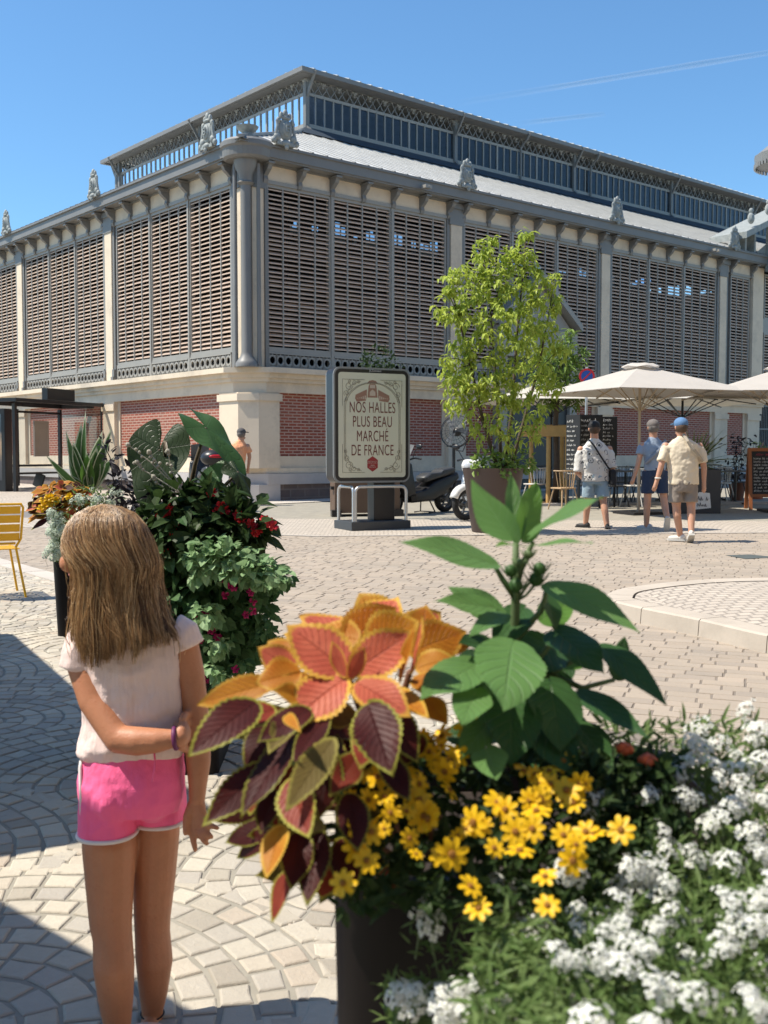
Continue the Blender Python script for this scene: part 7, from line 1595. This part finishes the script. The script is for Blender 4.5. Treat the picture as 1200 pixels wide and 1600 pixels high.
CHs = [(882,20.6,2.0,M_chN,'natural wood chair beside the stake frame, left of the man in the printed shirt'),(900,22.6,-1.2,M_chW,'white chair behind the man in the printed shirt'),(935,22.0,1.0,M_chW,'white chair under the black menu boards, right of the printed shirt'),(960,21.6,.3,M_chG,'charcoal chair left of the laid table'),(992,21.7,2.6,M_chW,'white chair directly right of the laid table'),(975,23.6,-1.6,M_chG,'charcoal chair on the wall side of the laid table'),(1010,23.2,-2.5,M_chG,'charcoal chair behind the man in the flat cap'),(1072,21.9,2.9,M_chW,'white chair behind the charcoal planter box, right of the cream T-shirt'),(1128,23.1,2.4,M_chW,'white spindle-back chair right of the charcoal planter box'),(1147,23.7,.4,M_chG,'charcoal chair tucked behind the white spindle-back one'),(1120,25.2,-1.0,M_chG,'charcoal chair against the far side of the table by the spiky plant'),(838,22.6,2.2,M_chW,'white chair seen through the stake frame'),(852,24.4,-1.4,M_chG,'charcoal chair in the shade behind the stake frame')]
for px, D, yaw, m, lab in CHs: chair(lab, *gp_at(px,D), yaw, m)
M_china = pm('white_china', (.75,.74,.71), .3, .05, 5, 0); M_clear = glassmat('clear_drinking_glass', (.85,.87,.88))
def on_table(name, label, px, D, dx, prof, mat, cat, grp):
    x, y = gp_at(px, D); o = MB().lathe(prof, 14, (x+dx, y-.1, gz(x,y)+.746), cap=False).build(name, mat, smooth='auto'); tag(o, label, cat, grp)
for px, D, lab in TB[:5]:
    for k, dx in enumerate((-.16,.12)):
        on_table('plate', 'white plate on one of the shaded cafe tables', px, D, dx, [(0,.004),(.08,.006),(.11,.018),(.10,.016),(.06,.01),(0,.01)], M_china, 'plate', 'plates on the cafe tables')
    on_table('glass', 'stemless glass on one of the shaded cafe tables', px, D, .02, [(0,.002),(.03,.002),(.036,.11),(.034,.11),(.028,.006)], M_clear, 'glass', 'glasses on the cafe tables')
def scrawl(mb, x0, x1, z, h, seed, y=0):
    rs2 = random.Random(seed); x = x0
    while x < x1:
        n2 = rs2.randint(2,6)
        for k in range(n2):
            w = h*rs2.uniform(.4,.8)
            if x+w > x1: break
            P = [(x,y,z),(x+w*.3,y,z+h*rs2.uniform(.5,1.1)),(x+w*.6,y,z+h*rs2.uniform(-.1,.3)),(x+w,y,z+h*rs2.uniform(.2,.8))]
            for a, b2 in zip(P, P[1:]): mb.bar(a, b2, h*.16, .004)
            x += w
        x += h*.7
def board(label, px, py0, py1, D, w, yaw, rows, seed, lean=0):
    p0 = at(px,(py0+py1)/2,D); zt = at(px,py0,D).z; zb = at(px,py1,D).z; g0 = gz(p0.x,D); root = thing('menu_board', label, 'menu board', (p0.x,D,g0), yaw, 'chalk menu boards'); mb = MB(); mb.box(-w/2,w/2,-.02,.02,zb-g0,zt-g0); mb.build('slate', M_slate, root, bevel=.005)
    mb = MB(); h = (zt-zb); 
    for k in range(rows): z = zt-g0-h*(.10+.86*k/rows); scrawl(mb, -w*.42, w*(.1+.32*random.Random(seed+k).random()), z-.03, .045 if k else .07, seed+k, -.024)
    mb.build('chalk_writing', M_chalk, root); mb = MB(); mb.box(-w/2+.02,-w/2+.06,-.018,.018,0,zb-g0); mb.box(w/2-.06,w/2-.02,-.018,.018,0,zb-g0); mb.build('stand', M_blackP, root); return root
board('large black menu board above the head of the man in the printed shirt', 921, 648, 740, 22.4, .55, R(6), 11, 5)
board('narrow black menu board standing right of the large one, with a white-chalked list', 952, 651, 712, 22.6, .33, R(4), 9, 25)
board('narrow chalkboard turned edgeways left of the large one, beside the stake frame', 896, 648, 750, 22.2, .38, R(-52), 12, 45)
# easel board at the right edge
ex = at(1196,700,22.0); es_ = thing('easel_board', 'orange wooden easel chalkboard cut by the right edge', 'easel board', (ex.x,22.0,gz(0,22)), R(-6))
MT = Matrix.Translation((0,-.22,0)) @ Matrix.Rotation(R(-9),4,'X')
mb = MB()
for s2 in (-1,1): mb.box(s2*.32-.035,s2*.32+.035,-.02,.02,.0,1.28,0,MT)
mb.box(-.285,.285,-.02,.02,1.21,1.28,0,MT); mb.box(-.285,.285,-.02,.02,.26,.32,0,MT); mb.build('front_frame', M_wfr, es_, bevel=.004)
MT2 = Matrix.Translation((0,.22,0)) @ Matrix.Rotation(R(9),4,'X'); mb = MB()
for s2 in (-1,1): mb.box(s2*.32-.035,s2*.32+.035,-.02,.02,.0,1.27,0,MT2)
mb.box(-.285,.285,-.02,.02,.26,.32,0,MT2); mb.build('rear_frame', M_wfr, es_, bevel=.004)
mb = MB(); mb.box(-.284,.284,-.008,.008,.321,1.209,0,MT); mb.build('slate', M_slate, es_); mb = MB(); mb.box(-.284,.284,-.008,.008,.321,1.25,0,MT2); mb.build('rear_slate', M_slate, es_)
mb = MB()
for k in range(11): scrawl(mb, -.25, .1+.14*random.Random(k).random(), 1.04-.067*k, .042, 300+k, 0)
mb2 = MB(); mb2.v = [tuple(MT @ Vector((v[0],v[1]-.012,v[2]))) for v in mb.v]; mb2.f = mb.f; mb2.m = mb.m; mb2.build('chalk_writing', M_chalk, es_)
mb = MB(); scrawl(mb, -.2, .2, 1.12, .06, 77, 0); mb2 = MB(); mb2.v = [tuple(MT @ Vector((v[0],v[1]-.012,v[2]))) for v in mb.v]; mb2.f = mb.f; mb2.m = mb.m; mb2.build('red_heading', pm('red_chalk',(.5,.08,.12),.9,.1,20,0), es_)
# charcoal box planter with spiky plant and paper notice
qx = at(1086,790,20.7); qz = gz(0,20.7); pb = thing('charcoal_box_planter', 'charcoal box planter with a torn white notice on its front', 'planter', (qx.x,20.95,qz), R(4)); M_char = pm('charcoal_planter', (.045,.047,.05), .6, .12, 3, .06)
mb = MB(); mb.box(-.5,.5,-.25,.25,0,.86); pb_ = mb.build('box', M_char, pb, bevel=.012); mb = MB(); mb.box(-.46,.46,-.21,.21,.861,.87); mb.build('soil', M_potIn, pb)
mb = MB(); mb.add([(-.02,-.256,.08),(.30,-.256,.11),(.27,-.256,.40),(.06,-.257,.42),(-.0,-.256,.36)], [(0,1,2,3,4)]); mb.build('notice', M_china, pb); mb = MB(); scrawl(mb, .03, .25, .25, .085, 91, -.262); scrawl(mb, .02, .26, .14, .075, 92, -.262); mb.build('notice_writing', M_blackP, pb)
yk = thing('spiky_plant', 'spiky yucca with cream-striped sword leaves in the charcoal box planter', 'plant', (qx.x,20.95,qz+.86)); lv = Leaves(); M_yuc = leafmat('striped_sword_leaf', coleus_col((.15,.20,.07),(.10,.14,.05),(.50,.47,.26),(.12,.17,.06)), .4, .35); rs = random.Random(12)
for k in range(64):
    a = rs.uniform(0,6.283); el = rs.uniform(-.1,1.35); L = rs.uniform(.6,1.0); d = Vector((math.cos(a)*math.cos(el), math.sin(a)*math.cos(el)*.7-.1, math.sin(el))); lv.leaf((rs.gauss(.02,.05),rs.gauss(0,.04),.06), Vector((.02,0,.06))+d*L, .055, (-d.x*.6, -d.y*.6-.4, .9), .22*(1.2-el*.6), .25, 3, 0, .25, 0, 10, 2, 0, rs.uniform(-.3,.3), 0)
lv.build('foliage', M_yuc, yk)
# no-parking sign
np_ = at(917,588,22.6); ns = thing('no_parking_sign', 'round blue no-parking sign with red rim on a post behind the parasols', 'road sign', (np_.x,22.6,gz(0,22.6))); MS = Matrix.Translation((0,0,np_.z-gz(0,22.6))) @ Matrix.Rotation(R(90),4,'X'); M_blue = pm('sign_blue', (.015,.09,.38), .4, .05, 4, 0); M_redS = pm('sign_red', (.5,.02,.03), .4, .05, 4, 0)
mb = MB(); mb.lathe([(0,-.01),(.13,-.01),(.13,.008),(0,.008)], 28, cap=False, M=MS); mb.build('disc', M_blue, ns, smooth='auto'); mb = MB(); mb.lathe([(.125,.009),(.125,.014),(.165,.014),(.165,-.012),(.125,-.012)], 28, cap=False, M=MS); Mb = MS @ Matrix.Rotation(R(45),4,'Z'); mb.box(-.125,.125,-.015,.015,.009,.013,0,Mb); mb.build('red_rim', M_redS, ns, smooth='auto'); mb = MB(); mb.tube([(0,.03,0),(0,.03,np_.z+.2-gz(0,22.6))], .03, 10); mb.build('post', M_steel, ns, smooth='auto')
# small potted plants by the gate
for px, py, D, lab, cl_, potc in ((1153,690,25.2,'thin dark-leaved potted plant between the easel board and the spiky plant',M_blackF,(.2,.09,.06)),(1184,690,25.8,'bushier potted plant in an orange pot by the iron gate',M_darkF,(.42,.13,.07))):
    c = at(px,py,D); z = gz(0,D); rp_ = thing('potted_plant', lab, 'plant', (c.x,D,z)); mb = MB(); mb.lathe([(.14,0),(.2,.42),(.22,.45),(.2,.45),(.19,.40)], 20); mb.build('pot', pm('clay_pot',potc,.7,.15,5,.1), rp_, smooth='auto'); lv = Leaves(); cl2 = Leaves(); P=[];Dd=[];Nn=[]
    for i in range(150): v = Vector((rs.gauss(0,.16),rs.gauss(0,.16),rs.uniform(.5,1.55 if px < 1170 else 1.35))); P.append(v); Dd.append((rs.gauss(0,1),rs.gauss(0,1),rs.gauss(0,.5))); Nn.append((rs.gauss(0,.4),-.4,.8))
    lv.cards(P,Dd,Nn,[.13]*150,[.06]*150); lv.build('foliage', cl_, rp_, False); mb = MB()
    for k in range(5): mb.tube([(0,0,.4),(rs.gauss(0,.08),rs.gauss(0,.08),.9),(rs.gauss(0,.16),rs.gauss(0,.16),1.4)], [.012,.009,.004], 5)
    mb.build('stem', M_stemD, rp_)
# wooden terrace edge / low step in the shade
te = MB(); a = at(640,700,24); 
for (x0,y0),(x1,y1) in (((2.6,22.9),(9.6,23.9)),): te.bar(gp(x0,y0,.03), gp(x1,y1,.03), .12, .06)
struct(te.build('terrace_edge', M_granite))
# ------------------------------------------------------------------ unseen houses added beside and behind the camera to bounce warm light
M_render = pm('cream_lime_render', (.62,.50,.36), .9, .12, .6, .2, 30, stain=(.45,.35,.26)); M_shut = pm('grey_shutter', (.20,.22,.24), .6, .1, 3, .1); M_pane = pm('window_glass', (.03,.035,.045), .08, .1, 2, 0, spec=.8); M_tile = pm('clay_roof', (.33,.14,.08), .85, .2, 3, .3, 20)
def house(label, x, y, yaw, w, d, h, nx, nf):
    root = thing('house', label, 'house', (x,y,gz(x,y)), yaw, 'unseen houses added round the square'); mb = MB(); mb.box(-w/2,w/2,0,d,0,h); mb.box(-w/2-.05,w/2+.05,-.06,0,3.6,3.8); mb.build('wall', M_render, root)
    mb = MB(); mb.prism([(-w/2-.3,h),(w/2+.3,h),(w/2+.3,h+.25),(0,h+2.2),(-w/2-.3,h+.25)], 0, d+.5, 0, Matrix.Translation((0,d,0)) @ Matrix.Rotation(R(90),4,'X')); mb.build('roof', M_tile, root)
    for i in range(nx):
        for j in range(nf):
            cx = -w/2+w*(i+.5)/nx; z0 = .4 if j == 0 else 4.3+3.1*(j-1); hh = 2.7 if j == 0 else 1.8
            mb = MB(); mb.box(cx-.65,cx+.65,-.05,-.01,z0-.1,z0+hh+.1); f2 = mb.build('window', M_stone, root); mb = MB(); mb.box(cx-.5,cx+.5,-.06,-.051,z0,z0+hh); mb.build('pane', M_pane, f2)
            if j: 
                for s2 in (-1,1): mb = MB(); mb.box(cx+s2*.9-.24,cx+s2*.9+.24,-.04,-.005,z0-.05,z0+hh+.05); mb.build('shutter', M_shut, root)
house('unseen cream rendered house added right of the camera to bounce warm light', 13.2, 3.0, R(-90), 26, 10, 11, 7, 3)
house('unseen cream rendered house added behind the camera to cut blue sky light', -1.0, -9.0, R(180), 30, 10, 11.5, 8, 3)

# ------------------------------------------------------------------ move each plant's empty to its base
bpy.context.view_layer.update()
for o in list(COL.objects):
    if o.type == 'EMPTY' and o.parent is None and o.get('category') and o.location.length < 1e-6 and o.children:
        P = [c.matrix_world @ Vector(v) for c in o.children if c.type == 'MESH' for v in c.bound_box]
        base = Vector((sum(p.x for p in P)/len(P), sum(p.y for p in P)/len(P), min(p.z for p in P))); o.location = base
        for c in o.children: c.location = c.location - base
